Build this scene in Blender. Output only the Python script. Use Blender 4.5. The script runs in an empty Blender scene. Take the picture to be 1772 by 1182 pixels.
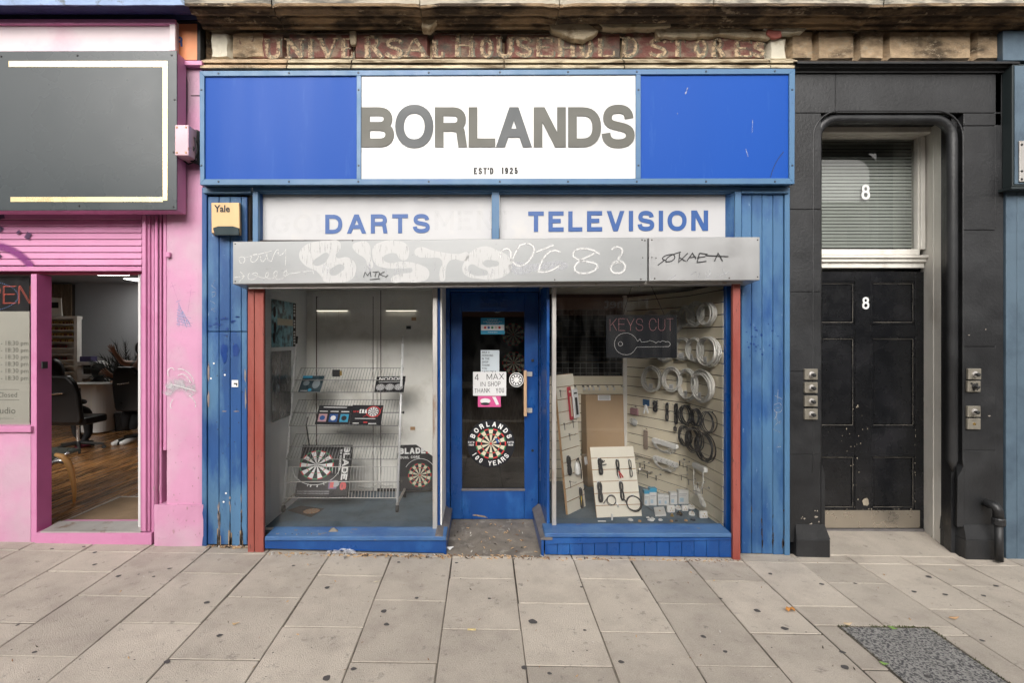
import bpy, bmesh, math, random
from mathutils import Vector, Matrix, noise as mnoise
random.seed(7)
sc = bpy.context.scene
COL = sc.collection
PI = math.pi
# ------------------------------------------------------------------ camera, sky, sun, exposure
F = 880.0            # focal length in photo pixels
DIST = 4.037         # camera to shop front
CAMZ = 1.68
VX, VY = 836.0, 586.0
cam_d = bpy.data.cameras.new('camera'); cam = bpy.data.objects.new('camera', cam_d); COL.objects.link(cam)
cam.location = (0, -DIST, CAMZ); cam.rotation_euler = (PI/2, 0, 0)
cam_d.sensor_width = 36; cam_d.lens = 36*F/1772.0
cam_d.shift_x = 50/1772.0; cam_d.shift_y = -5/1772.0
cam_d.clip_start = 0.05; cam_d.clip_end = 500
sc.camera = cam
w = bpy.data.worlds.new('World'); sc.world = w; w.use_nodes = True
nt = w.node_tree; nt.nodes.clear()
sky = nt.nodes.new('ShaderNodeTexSky'); sky.sky_type = 'NISHITA'; sky.sun_disc = False
SUN_EL, SUN_AZ = math.radians(30), math.radians(190)
sky.sun_elevation = SUN_EL; sky.sun_rotation = SUN_AZ
sky.dust_density = 4; sky.air_density = 1.0
hsv = nt.nodes.new('ShaderNodeHueSaturation'); hsv.inputs['Saturation'].default_value = 0.06
tint = nt.nodes.new('ShaderNodeMix'); tint.data_type = 'RGBA'; tint.blend_type = 'MULTIPLY'; tint.inputs[0].default_value = 1
tint.inputs[7].default_value = (1.04, 1.0, 0.955, 1)
bg = nt.nodes.new('ShaderNodeBackground'); bg.inputs['Strength'].default_value = 0.15
wo = nt.nodes.new('ShaderNodeOutputWorld')
nt.links.new(sky.outputs[0], hsv.inputs['Color']); nt.links.new(hsv.outputs[0], tint.inputs[6])
nt.links.new(tint.outputs[2], bg.inputs['Color']); nt.links.new(bg.outputs[0], wo.inputs['Surface'])
sun_d = bpy.data.lights.new('sun', 'SUN'); sun_d.energy = 1.5; sun_d.angle = math.radians(50); sun_d.color = (1, .97, .93)
sun = bpy.data.objects.new('sun', sun_d); COL.objects.link(sun)
# the sun stands behind the camera, high and veiled by cloud
sv = Vector((math.sin(SUN_AZ)*math.cos(SUN_EL), math.cos(SUN_AZ)*math.cos(SUN_EL), math.sin(SUN_EL)))
sun.rotation_euler = (sv).to_track_quat('Z', 'Y').to_euler(); sun.location = (0, -6, 12)
sc.view_settings.view_transform = 'Standard'; sc.view_settings.look = 'None'
sc.view_settings.exposure = 0.66; sc.view_settings.gamma = 1; sc.view_settings.use_curve_mapping = False
try:
    sc.cycles.max_bounces = 9; sc.cycles.transparent_max_bounces = 12; sc.cycles.use_denoising = True
    sc.cycles.caustics_reflective = False; sc.cycles.caustics_refractive = False
except Exception: pass

# ------------------------------------------------------------------ pixel to place
def X(px, Y=0.0): return (px-VX)*(DIST+Y)/F
def Z(py, Y=0.0): return CAMZ-(py-VY)*(DIST+Y)/F
def P(px, py, Y=0.0): return Vector((X(px, Y), Y, Z(py, Y)))
def gz(x, y): return -0.0158*x + 0.034*min(y, 0.25)
def PG(px, py):                      # pixel on the pavement
    d = (CAMZ+0.034*DIST)/((py-VY)/F - 0.0158*(px-VX)/F + 0.034)
    return Vector((X(px, d-DIST), d-DIST, Z(py, d-DIST)))
def PZ(px, py, z):                   # pixel on a level sheet at height z
    d = (CAMZ-z)*F/(py-VY)
    return Vector((X(px, d-DIST), d-DIST, z))

# ------------------------------------------------------------------ materials
def lin(c):
    c = c/255.0
    return c/12.92 if c <= .04045 else ((c+.055)/1.055)**2.4
def S(r, g, b, k=0.8): return (lin(r)*k, lin(g)*k, lin(b)*k)
MATS = {}
def mat(name, col, rough=.6, metal=0., spec=.5, var=.12, nscale=3., col2=None, s2=6., t2=(.5, .62), col3=None, s3=25., t3=(.62, .68),
        bump=.15, bscale=60., rnd=0., stretch=(1, 1, 1), coat=0., emit=None, estr=0., sheen=0, grain=0.0):
    if name in MATS: return MATS[name]
    m = bpy.data.materials.new(name); m.use_nodes = True; MATS[name] = m
    t = m.node_tree; n = t.nodes; L = t.links; n.clear()
    out = n.new('ShaderNodeOutputMaterial'); b = n.new('ShaderNodeBsdfPrincipled'); L.new(b.outputs[0], out.inputs[0])
    geo = n.new('ShaderNodeNewGeometry')
    mp = n.new('ShaderNodeMapping'); mp.inputs['Scale'].default_value = stretch; L.new(geo.outputs['Position'], mp.inputs[0])
    def nz(scale, det=4, rough_=.55):
        q = n.new('ShaderNodeTexNoise'); q.inputs['Scale'].default_value = scale; q.inputs['Detail'].default_value = det
        q.inputs['Roughness'].default_value = rough_; L.new(mp.outputs[0], q.inputs['Vector']); return q.outputs[0]
    def mr(src, a, b_, c, d):
        q = n.new('ShaderNodeMapRange'); L.new(src, q.inputs[0]); q.inputs[1].default_value = a; q.inputs[2].default_value = b_
        q.inputs[3].default_value = c; q.inputs[4].default_value = d; return q.outputs[0]
    def mix(fac, A, B):
        q = n.new('ShaderNodeMix'); q.data_type = 'RGBA'
        if isinstance(fac, (int, float)): q.inputs[0].default_value = fac
        else: L.new(fac, q.inputs[0])
        for i, v in ((6, A), (7, B)):
            if isinstance(v, tuple): q.inputs[i].default_value = (*v[:3], 1)
            else: L.new(v, q.inputs[i])
        return q.outputs[2]
    cur = tuple(col)
    if col2: cur = mix(mr(nz(s2, 5, .6), t2[0], t2[1], 0, 1), cur, tuple(col2))
    if col3: cur = mix(mr(nz(s3, 5, .7), t3[0], t3[1], 0, 1), cur, tuple(col3))
    hv = n.new('ShaderNodeHueSaturation')
    val = mr(nz(nscale, 3), .3, .7, 1-var, 1+var)
    if rnd:
        oi = n.new('ShaderNodeObjectInfo'); r_ = mr(oi.outputs['Random'], 0, 1, 1-rnd, 1+rnd)
        q = n.new('ShaderNodeMath'); q.operation = 'MULTIPLY'; L.new(val, q.inputs[0]); L.new(r_, q.inputs[1]); val = q.outputs[0]
    if grain:
        g_ = mr(nz(240, 2, .8), .3, .7, 1-grain, 1+grain)
        q = n.new('ShaderNodeMath'); q.operation = 'MULTIPLY'; L.new(val, q.inputs[0]); L.new(g_, q.inputs[1]); val = q.outputs[0]
    L.new(val, hv.inputs['Value'])
    if isinstance(cur, tuple): hv.inputs['Color'].default_value = (*cur, 1)
    else: L.new(cur, hv.inputs['Color'])
    L.new(hv.outputs[0], b.inputs['Base Color'])
    L.new(mr(nz(nscale*3, 3), .3, .7, max(0, rough-.08), min(1, rough+.08)), b.inputs['Roughness'])
    b.inputs['Metallic'].default_value = metal; b.inputs['Specular IOR Level'].default_value = spec
    b.inputs['Coat Weight'].default_value = coat
    if bump:
        bp = n.new('ShaderNodeBump'); bp.inputs['Strength'].default_value = bump; bp.inputs['Distance'].default_value = .01
        L.new(nz(bscale, 4, .65), bp.inputs['Height']); L.new(bp.outputs[0], b.inputs['Normal'])
    if emit: b.inputs['Emission Color'].default_value = (*emit, 1); b.inputs['Emission Strength'].default_value = estr
    return m
def flat(name, col, rough=.6, spec=.4, metal=0, var=.04): return mat(name, col, rough, metal, spec, var=var, bump=0)
def glassmat(name, tint_=(1, 1, 1), refl=.0, rough=.0, extra=None):
    m = bpy.data.materials.new(name); m.use_nodes = True; MATS[name] = m
    t = m.node_tree; n = t.nodes; L = t.links; n.clear()
    out = n.new('ShaderNodeOutputMaterial'); tr = n.new('ShaderNodeBsdfTransparent'); gl = n.new('ShaderNodeBsdfGlossy')
    tr.inputs[0].default_value = (*tint_, 1); gl.inputs['Roughness'].default_value = rough; gl.inputs[0].default_value = (1, 1, 1, 1)
    fr = n.new('ShaderNodeFresnel'); fr.inputs[0].default_value = 1.5
    ad = n.new('ShaderNodeMath'); ad.operation = 'ADD'; ad.inputs[1].default_value = refl; L.new(fr.outputs[0], ad.inputs[0])
    mx = n.new('ShaderNodeMixShader'); L.new(ad.outputs[0], mx.inputs[0]); L.new(tr.outputs[0], mx.inputs[1]); L.new(gl.outputs[0], mx.inputs[2])
    # a film of dust
    geo = n.new('ShaderNodeNewGeometry'); nz = n.new('ShaderNodeTexNoise'); nz.inputs['Scale'].default_value = 5; nz.inputs['Detail'].default_value = 6
    mp = n.new('ShaderNodeMapping'); mp.inputs['Scale'].default_value = (2.2, 1, .8); L.new(geo.outputs['Position'], mp.inputs[0]); L.new(mp.outputs[0], nz.inputs['Vector'])
    r_ = n.new('ShaderNodeMapRange'); L.new(nz.outputs[0], r_.inputs[0]); r_.inputs[1].default_value = .42; r_.inputs[2].default_value = .8; r_.inputs[3].default_value = .0; r_.inputs[4].default_value = .035
    df = n.new('ShaderNodeBsdfDiffuse'); df.inputs[0].default_value = (.45, .44, .41, 1)
    m2 = n.new('ShaderNodeMixShader'); L.new(r_.outputs[0], m2.inputs[0]); L.new(mx.outputs[0], m2.inputs[1]); L.new(df.outputs[0], m2.inputs[2])
    L.new(m2.outputs[0], out.inputs[0]); return m
def spraymat(name, col, edge=.35, op=.85, drips=False, scale=30, lo=.35, hi=.6):
    """spray or worn paint: UV v runs across the stroke, its edge fades, noise breaks it up"""
    m = bpy.data.materials.new(name); m.use_nodes = True; MATS[name] = m
    t = m.node_tree; n = t.nodes; L = t.links; n.clear()
    out = n.new('ShaderNodeOutputMaterial'); b = n.new('ShaderNodeBsdfPrincipled'); b.inputs['Base Color'].default_value = (*col, 1); b.inputs['Roughness'].default_value = .6
    uv = n.new('ShaderNodeUVMap'); sp = n.new('ShaderNodeSeparateXYZ'); L.new(uv.outputs[0], sp.inputs[0])
    def math_(op_, a, b_):
        q = n.new('ShaderNodeMath'); q.operation = op_; q.use_clamp = False
        for i, v in ((0, a), (1, b_)):
            if isinstance(v, (int, float)): q.inputs[i].default_value = v
            else: L.new(v, q.inputs[i])
        return q.outputs[0]
    d = math_('ABSOLUTE', math_('SUBTRACT', sp.outputs[1], .5), 0)
    r_ = n.new('ShaderNodeMapRange'); L.new(d, r_.inputs[0]); r_.inputs[1].default_value = .5; r_.inputs[2].default_value = max(0, .5-edge); r_.inputs[3].default_value = 0; r_.inputs[4].default_value = 1
    geo = n.new('ShaderNodeNewGeometry'); mp = n.new('ShaderNodeMapping'); mp.inputs['Scale'].default_value = (1, 1, .12 if drips else 1)
    L.new(geo.outputs['Position'], mp.inputs[0])
    nz = n.new('ShaderNodeTexNoise'); nz.inputs['Scale'].default_value = scale; nz.inputs['Detail'].default_value = 4; L.new(mp.outputs[0], nz.inputs['Vector'])
    r2 = n.new('ShaderNodeMapRange'); L.new(nz.outputs[0], r2.inputs[0]); r2.inputs[1].default_value = lo; r2.inputs[2].default_value = hi; r2.inputs[3].default_value = .25; r2.inputs[4].default_value = 1
    a = math_('MULTIPLY', math_('MULTIPLY', r_.outputs[0], r2.outputs[0]), op)
    L.new(a, b.inputs['Alpha']); L.new(b.outputs[0], out.inputs[0]); return m

# ------------------------------------------------------------------ mesh builder
def woff(o):
    v = Vector((0, 0, 0))
    while o is not None: v += Vector(o.location); o = o.parent
    return v
class M:
    def __init__(s): s.v = []; s.f = []; s.m = []; s.uv = {}
    def add(s, vs, fs, mi=0, uvs=None):
        o = len(s.v); s.v += [tuple(v) for v in vs]
        for k, f in enumerate(fs):
            if uvs is not None: s.uv[len(s.f)] = [uvs[i] for i in f]
            s.f.append(tuple(i+o for i in f)); s.m.append(mi)
        return s
    def box(s, x0, x1, y0, y1, z0, z1, mi=0):
        return s.hexa([(x0, y0, z0), (x1, y0, z0), (x1, y1, z0), (x0, y1, z0), (x0, y0, z1), (x1, y0, z1), (x1, y1, z1), (x0, y1, z1)], mi)
    def hexa(s, c, mi=0):
        return s.add(c, [(0, 3, 2, 1), (4, 5, 6, 7), (0, 1, 5, 4), (1, 2, 6, 5), (2, 3, 7, 6), (3, 0, 4, 7)], mi)
    def pb(s, px0, py0, px1, py1, Yf, Yb, mi=0):     # box whose front face at depth Yf fills the pixel rectangle
        a = P(px0, py1, Yf); b = P(px1, py0, Yf); return s.box(a.x, b.x, Yf, Yb, a.z, b.z, mi)
    def pq(s, pts, Yf, Yb, mi=0):                    # prism of a pixel polygon
        fr = [P(a, b, Yf) for a, b in pts]; return s.prism(fr, Vector((0, Yb-Yf, 0)), mi)
    def prism(s, fr, ext, mi=0):
        n = len(fr); bk = [Vector(p)+ext for p in fr]
        return s.add(list(fr)+bk, [tuple(range(n)), tuple(range(2*n-1, n-1, -1))]+[(i, i+n, (i+1) % n+n, (i+1) % n) for i in range(n)], mi)
    def quad(s, a, b, c, d, mi=0, uv=False): return s.add([a, b, c, d], [(0, 1, 2, 3)], mi, [(0, 0), (1, 0), (1, 1), (0, 1)] if uv else None)
    def tube(s, pts, r, n=6, mi=0, cyc=False, caps=True):
        pts = [Vector(p) for p in pts]; N = len(pts); rr = r if isinstance(r, (list, tuple)) else [r]*N
        vs = []; prev = None
        for i, p in enumerate(pts):
            if cyc: d = pts[(i+1) % N]-pts[i-1]
            else: d = pts[min(i+1, N-1)]-pts[max(i-1, 0)]
            if d.length < 1e-9: d = Vector((0, 0, 1))
            d.normalize()
            if prev is None:
                up = Vector((0, 0, 1)) if abs(d.z) < .9 else Vector((1, 0, 0)); a = d.cross(up).normalized()
            else:
                a = prev-d*prev.dot(d)
                a = a.normalized() if a.length > 1e-6 else d.orthogonal().normalized()
            prev = a; b = d.cross(a)
            for k in range(n):
                t = 2*PI*k/n; vs.append(p+(a*math.cos(t)+b*math.sin(t))*rr[i])
        fs = []
        for i in range(N if cyc else N-1):
            j = (i+1) % N
            for k in range(n): fs.append((i*n+k, i*n+(k+1) % n, j*n+(k+1) % n, j*n+k))
        if caps and not cyc: fs += [tuple(range(n-1, -1, -1)), tuple((N-1)*n+k for k in range(n))]
        return s.add(vs, fs, mi)
    def lathe(s, c, ax, prof, n=16, mi=0):           # prof: (radius, distance along axis)
        ax = Vector(ax).normalized(); a = ax.orthogonal().normalized(); b = ax.cross(a); c = Vector(c); vs = []
        for r, h in prof:
            for k in range(n):
                t = 2*PI*k/n; vs.append(c+ax*h+(a*math.cos(t)+b*math.sin(t))*r)
        fs = []
        for i in range(len(prof)-1):
            for k in range(n): fs.append((i*n+k, i*n+(k+1) % n, (i+1)*n+(k+1) % n, (i+1)*n+k))
        fs += [tuple(range(n-1, -1, -1)), tuple((len(prof)-1)*n+k for k in range(n))]
        return s.add(vs, fs, mi)
    def build(s, name, mt, parent=None, bevel=0, smooth=False, seg=1):
        me = bpy.data.meshes.new(name); off = woff(parent)
        me.from_pydata([tuple(Vector(v)-off) for v in s.v], [], s.f)
        for q in (mt if isinstance(mt, (list, tuple)) else [mt]): me.materials.append(q)
        for p, mi in zip(me.polygons, s.m): p.material_index = mi; p.use_smooth = smooth
        if s.uv:
            ul = me.uv_layers.new(name='UVMap')
            for pi, us in s.uv.items():
                for li, u in zip(me.polygons[pi].loop_indices, us): ul.data[li].uv = u
        me.update()
        o = bpy.data.objects.new(name, me); COL.objects.link(o)
        if parent is not None: o.parent = parent
        if bevel:
            bm_ = bmesh.new(); bm_.from_mesh(me); bmesh.ops.recalc_face_normals(bm_, faces=bm_.faces); 
            ed = [e for e in bm_.edges if len(e.link_faces) == 2 and e.calc_face_angle(0) > .5]
            try: bmesh.ops.bevel(bm_, geom=ed, offset=bevel, segments=seg, affect='EDGES', profile=.5, clamp_overlap=True)
            except Exception: pass
            bm_.to_mesh(me); bm_.free()
        return o
def tag(o, label=None, cat=None, group=None, kind=None):
    if label: o['label'] = label
    if cat: o['category'] = cat
    if group: o['group'] = group
    if kind: o['kind'] = kind
    return o
def thing(name, loc, label, cat, group=None):
    o = bpy.data.objects.new(name, None); COL.objects.link(o); o.location = loc; o.empty_display_size = .1
    return tag(o, label, cat, group)
def struct(o): o['kind'] = 'structure'; return o
def copy_tree(o, parent=None):
    c = o.copy(); COL.objects.link(c); c.parent = parent
    for ch in list(o.children): copy_tree(ch, c)
    return c
class Fr:                                            # a flat frame in space: metres along ex, ey, en
    def __init__(s, o, ex, ey, en=None):
        s.o = Vector(o); s.ex = Vector(ex).normalized(); s.ey = Vector(ey); s.ey = (s.ey-s.ex*s.ey.dot(s.ex)).normalized()
        s.en = Vector(en).normalized() if en else s.ex.cross(s.ey)
    def __call__(s, a, b, c=0): return s.o+s.ex*a+s.ey*b+s.en*c
    def at(s, a, b, c=0, rot=0):
        ca, sa = math.cos(rot), math.sin(rot)
        f = Fr(s(a, b, c), s.ex*ca+s.ey*sa, s.ey*ca-s.ex*sa); f.en = s.en; return f
def wallfr(px, py, Y): return Fr(P(px, py, Y), (1, 0, 0), (0, 0, 1), (0, -1, 0))
# ------------------------------------------------------------------ stroke lettering
GL = {
'A': (.96, "M0 0L.5 1M1 0L.5 1M.17 .31L.83 .31"), 'B': (.84, "M0 0L0 1M0 1L.55 1C.82 1 .93 .9 .93 .77C.93 .62 .8 .53 .55 .53L0 .53M.5 .53C.85 .53 1 .44 1 .27C1 .1 .85 0 .58 0L0 0"),
'C': (.9, "M.98 .7C.92 .9 .75 1 .52 1C.2 1 0 .8 0 .5C0 .2 .2 0 .52 0C.78 0 .95 .12 1 .35"), 'D': (.86, "M0 0L0 1M0 1L.42 1C.8 1 1 .82 1 .5C1 .18 .8 0 .42 0L0 0"),
'E': (.78, "M0 0L0 1M0 1L1 1M0 .53L.93 .53M0 0L1 0"), 'F': (.72, "M0 0L0 1M0 1L1 1M0 .52L.9 .52"), 'G': (.94, "M.95 .74C.88 .92 .74 1 .52 1C.2 1 0 .8 0 .5C0 .2 .2 0 .5 0C.8 0 1 .18 1 .47L.55 .47"),
'H': (.84, "M0 0L0 1M1 0L1 1M0 .53L1 .53"), 'I': (.2, "M.5 0L.5 1"), 'J': (.6, "M1 1L1 .3C1 .1 .85 0 .5 0C.2 0 0 .1 0 .33"), 'K': (.86, "M0 0L0 1M.95 1L.05 .4M.38 .6L1 0"),
'L': (.72, "M0 0L0 1M0 0L1 0"), 'M': (1.0, "M0 0L0 1M0 1L.5 .1M.5 .1L1 1M1 0L1 1"), 'N': (.86, "M0 0L0 1M1 0L1 1M.07 1L.93 0"),
'O': (.98, "M.5 1C.82 1 1 .79 1 .5C1 .21 .82 0 .5 0C.18 0 0 .21 0 .5C0 .79 .18 1 .5 1Z"), 'P': (.8, "M0 0L0 1M0 1L.55 1C.88 1 1 .88 1 .72C1 .55 .86 .45 .55 .45L0 .45"),
'R': (.84, "M0 0L0 1M0 1L.58 1C.86 1 .96 .88 .96 .75C.96 .58 .84 .5 .58 .5L0 .5M.55 .5C.85 .5 .92 .42 .93 .25L.98 0"),
'S': (.86, "M.95 .73C.93 .92 .78 1 .5 1C.22 1 .06 .92 .06 .74C.06 .56 .26 .54 .52 .5C.8 .45 1 .43 1 .24C1 .08 .8 0 .5 0C.2 0 .02 .08 0 .3"),
'T': (.8, "M.5 0L.5 1M0 1L1 1"), 'U': (.84, "M0 1L0 .35C0 .1 .2 0 .5 0C.8 0 1 .1 1 .35L1 1"), 'V': (.9, "M0 1L.5 0M1 1L.5 0"), 'W': (1.3, "M0 1L.26 0M.26 0L.5 1M.5 1L.74 0M.74 0L1 1"),
'X': (.9, "M0 0L1 1M0 1L1 0"), 'Y': (.9, "M0 1L.5 .42M1 1L.5 .42M.5 .46L.5 0"), 'Z': (.8, "M0 1L1 1M0 0L1 0M.95 1L.05 0"),
'0': (.66, "M.5 1C.85 1 1 .8 1 .5C1 .2 .85 0 .5 0C.15 0 0 .2 0 .5C0 .8 .15 1 .5 1Z"), '1': (.36, "M1 0L1 1M1 .8L0 .72"), '2': (.66, "M0 .72C0 .9 .2 1 .5 1C.8 1 1 .9 1 .72C1 .5 .2 .35 0 0M0 0L1 0"),
'4': (.7, "M.75 0L.75 1M.75 1L0 .28M0 .28L1 .28"), '5': (.66, "M.95 1L.15 1M.15 1L.08 .5C.3 .65 1 .68 1 .32C1 .1 .8 0 .5 0C.25 0 .05 .08 0 .24"),
'6': (.66, "M.95 .8C.9 .95 .7 1 .5 1C.1 1 0 .75 0 .4C0 .1 .2 0 .5 0C.8 0 1 .1 1 .32C1 .5 .8 .6 .5 .6C.25 .6 .05 .5 .02 .35"),
'8': (.7, "M.5 1C.8 1 .92 .88 .92 .76C.92 .62 .78 .53 .5 .53C.22 .53 .08 .62 .08 .76C.08 .88 .2 1 .5 1ZM.5 .53C.85 .53 1 .42 1 .26C1 .1 .82 0 .5 0C.18 0 0 .1 0 .26C0 .42 .15 .53 .5 .53Z"),
'9': (.66, "M.05 .2C.1 .05 .3 0 .5 0C.9 0 1 .25 1 .6C1 .9 .8 1 .5 1C.2 1 0 .9 0 .68C0 .5 .2 .4 .5 .4C.75 .4 .95 .5 .98 .65"),
"'": (.12, "M.5 .72L.5 1"), '.': (.14, "M.5 0L.5 .12"), '/': (.4, "M0 0L1 1"), '3': (.66, "M0 .76C.05 .94 .25 1 .5 1C.8 1 .95 .9 .95 .74C.95 .6 .8 .52 .45 .52C.85 .52 1 .42 1 .27C1 .1 .8 0 .5 0C.2 0 .02 .1 0 .27"), }
import re
_tok = re.compile(r'[MLCZ]|-?\d*\.?\d+')
def paths(d, ns=7):
    out = []; cur = None; it = _tok.findall(d); i = 0; cmd = None
    while i < len(it):
        if it[i] in 'MLCZ':
            cmd = it[i]; i += 1
            if cmd == 'Z': out[-1] = (out[-1][0], True)
            continue
        if cmd == 'M': cur = [(float(it[i]), float(it[i+1]))]; out.append((cur, False)); i += 2
        elif cmd == 'L': cur.append((float(it[i]), float(it[i+1]))); i += 2
        elif cmd == 'C':
            p0 = cur[-1]; q = [float(v) for v in it[i:i+6]]; i += 6
            for k in range(1, ns+1):
                t = k/ns; u = 1-t
                cur.append((u**3*p0[0]+3*u*u*t*q[0]+3*u*t*t*q[2]+t**3*q[4], u**3*p0[1]+3*u*u*t*q[1]+3*u*t*t*q[3]+t**3*q[5]))
        else: raise ValueError(d)
    return out
def ribbon2(pts, s, cyc=False):
    """left and right edges of a stroke of width s along 2D points, mitred"""
    if cyc and (abs(pts[0][0]-pts[-1][0])+abs(pts[0][1]-pts[-1][1])) < 1e-6: pts = pts[:-1]
    P_ = [Vector(p) for p in pts]; N = len(P_); Lf = []; Rt = []
    for i in range(N):
        if cyc: a, b = P_[i]-P_[i-1], P_[(i+1) % N]-P_[i]
        else: a = P_[i]-P_[i-1] if i else P_[1]-P_[0]; b = P_[i+1]-P_[i] if i < N-1 else P_[-1]-P_[-2]
        a = a.normalized() if a.length else Vector((1, 0)); b = b.normalized() if b.length else a
        t = (a+b); t = t.normalized() if t.length > 1e-6 else a
        n = Vector((-t.y, t.x)); c = max(.5, t.dot(b)); h = s/2/c
        Lf.append(P_[i]+n*h); Rt.append(P_[i]-n*h)
    return Lf, Rt
def glyph(m, fr, ch, x, y, w, h, s, d=.001, mi=0, depth0=0.):
    g = GL.get(ch)
    if not g: return
    for k, (pp, cyc) in enumerate(paths(g[1])):
        dg = len(pp) == 2 and abs(pp[0][0]-pp[1][0]) > .05 and abs(pp[0][1]-pp[1][1]) > .05
        q = [((s/2+u*(w-s)) if w > s*1.05 else w/2, v*h if dg and v in (0, 1) else s/2+v*(h-s)) for u, v in pp]
        Lf, Rt = ribbon2(q, s, cyc)
        if not cyc:
            for e, nb in ((0, 1), (-1, -2)):
                dv = Vector(q[e])-Vector(q[nb]); u, v = pp[e]
                if dv.length == 0: continue
                dv.normalize()
                for side in (Lf, Rt):
                    p = side[e]
                    if abs(dv.y) > .5 and v in (0, 1): side[e] = p+dv*(((0 if v == 0 else h)-p.y)/dv.y)
                    elif abs(dv.x) > .8 and u in (0, 1) and v in (0, 1): side[e] = p+dv*(((0 if u == 0 else w)-p.x)/dv.x)
        N = len(Lf); dd = depth0+d+k*.00025
        vs = [fr(x+p.x, y+p.y, dd) for p in Lf]+[fr(x+p.x, y+p.y, dd) for p in Rt]
        fs = [(N+i, N+(i+1) % N, (i+1) % N, i) for i in range(N if cyc else N-1)]
        if d > .0015:
            vs += [fr(x+p.x, y+p.y, depth0) for p in Lf]+[fr(x+p.x, y+p.y, depth0) for p in Rt]
            for i in range(N if cyc else N-1):
                j = (i+1) % N; fs += [(i, j, 2*N+j, 2*N+i), (3*N+i, 3*N+j, N+j, N+i)]
            if not cyc: fs += [(0, 2*N, 3*N, N), (N-1, 2*N-1, 4*N-1, 3*N-1)]
        m.add(vs, fs, mi)
def textw(t, h, s=.14, gap=.16, kx=1.0): return sum((GL[c][0]*h*kx if c in GL else .35*h)+gap*h for c in t)-gap*h
def stext(m, fr, t, x, y, h, s=.14, gap=.16, kx=1.0, width=None, d=.001, mi=0, center=False, depth0=0.):
    if width: kx = (width-(len(t)-1)*gap*h-sum(.35*h for c in t if c not in GL))/sum(GL[c][0]*h for c in t if c in GL)
    if center: x -= textw(t, h, s, gap, kx)/2
    for c in t:
        if c in GL: glyph(m, fr, c, x, y, GL[c][0]*h*kx, h, s*h, d, mi, depth0); x += GL[c][0]*h*kx+gap*h
        else: x += .35*h+gap*h
def arctext(m, fr, t, r, h, a0, a1, s=.14, top=True, d=.001, kx=.8, mi=0):
    n = len(t)
    for i, c in enumerate(t):
        a = math.radians(a0+(a1-a0)*i/(n-1))
        f2 = fr.at(r*math.cos(a), r*math.sin(a), 0, a-PI/2 if top else a+PI/2)
        if c in GL: w_ = GL[c][0]*h*kx; glyph(m, f2, c, -w_/2, -h/2, w_, h, s*h, d, mi)
def btext(body, fr, x, y, size, mt, parent, name='lettering', kx=1., bold=0., center=False, d=.001):
    c = bpy.data.curves.new(name, 'FONT'); c.body = body; c.size = size; c.offset = bold; c.resolution_u = 2
    if center: c.align_x = 'CENTER'
    o = bpy.data.objects.new(name, c); me = bpy.data.meshes.new_from_object(o); bpy.data.objects.remove(o)
    m = M(); m.add([fr(x+v.co.x*kx, y+v.co.y, d) for v in me.vertices], [tuple(p.vertices) for p in me.polygons])
    bpy.data.meshes.remove(me); return m.build(name, mt, parent)
def strokes(m, fr, lst, s, d=.001, mi=0, sm=6):
    """free strokes with UVs for the spray shader; lst holds path strings in metres or scaled pixels"""
    k = 0
    for dstr in lst:
        for pp, cyc in paths(dstr, sm):
            Lf, Rt = ribbon2(pp, s, cyc); N = len(Lf); k += 1
            vs = [fr(p.x, p.y, d+k*.0002) for p in Lf]+[fr(p.x, p.y, d+k*.0002) for p in Rt]
            uv = [(i/N, 1) for i in range(N)]+[(i/N, 0) for i in range(N)]
            m.add(vs, [(N+i, N+(i+1) % N, (i+1) % N, i) for i in range(N if cyc else N-1)], mi, uv)
def disc(m, fr, cx, cy, r, d=.001, n=28, mi=0, r0=0., a0=0., a1=2*PI, ky=1.):
    full = abs(a1-a0-2*PI) < 1e-6
    if r0 == 0 and full: m.add([fr(cx+r*math.cos(2*PI*k/n), cy+ky*r*math.sin(2*PI*k/n), d) for k in range(n)], [tuple(range(n))], mi); return
    vs = []
    for k in range(n+1):
        a = a0+(a1-a0)*k/n; vs += [fr(cx+r0*math.cos(a), cy+ky*r0*math.sin(a), d), fr(cx+r*math.cos(a), cy+ky*r*math.sin(a), d)]
    m.add(vs, [(2*k, 2*k+1, 2*k+3, 2*k+2) for k in range(n)], mi)
def rect(m, fr, x0, y0, x1, y1, d=.001, mi=0): m.add([fr(x0, y0, d), fr(x1, y0, d), fr(x1, y1, d), fr(x0, y1, d)], [(0, 1, 2, 3)], mi)
def dartboard(m, fr, cx, cy, R, d, blk, crm, red, grn, ky=1., detail=True):
    for k in range(20):
        a0 = (k-.5)*PI/10; a1 = a0+PI/10; e = k % 2
        base, ring = (blk, red) if e == 0 else (crm, grn)
        disc(m, fr, cx, cy, R*.59, d, 2, base, .08*R, a0, a1, ky); disc(m, fr, cx, cy, R*.92, d, 2, base, .66*R, a0, a1, ky)
        disc(m, fr, cx, cy, R, d, 2, ring, .92*R, a0, a1, ky); disc(m, fr, cx, cy, .66*R, d, 2, ring, .59*R, a0, a1, ky)
    disc(m, fr, cx, cy, .08*R, d, 10, red, ky=ky)
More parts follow.
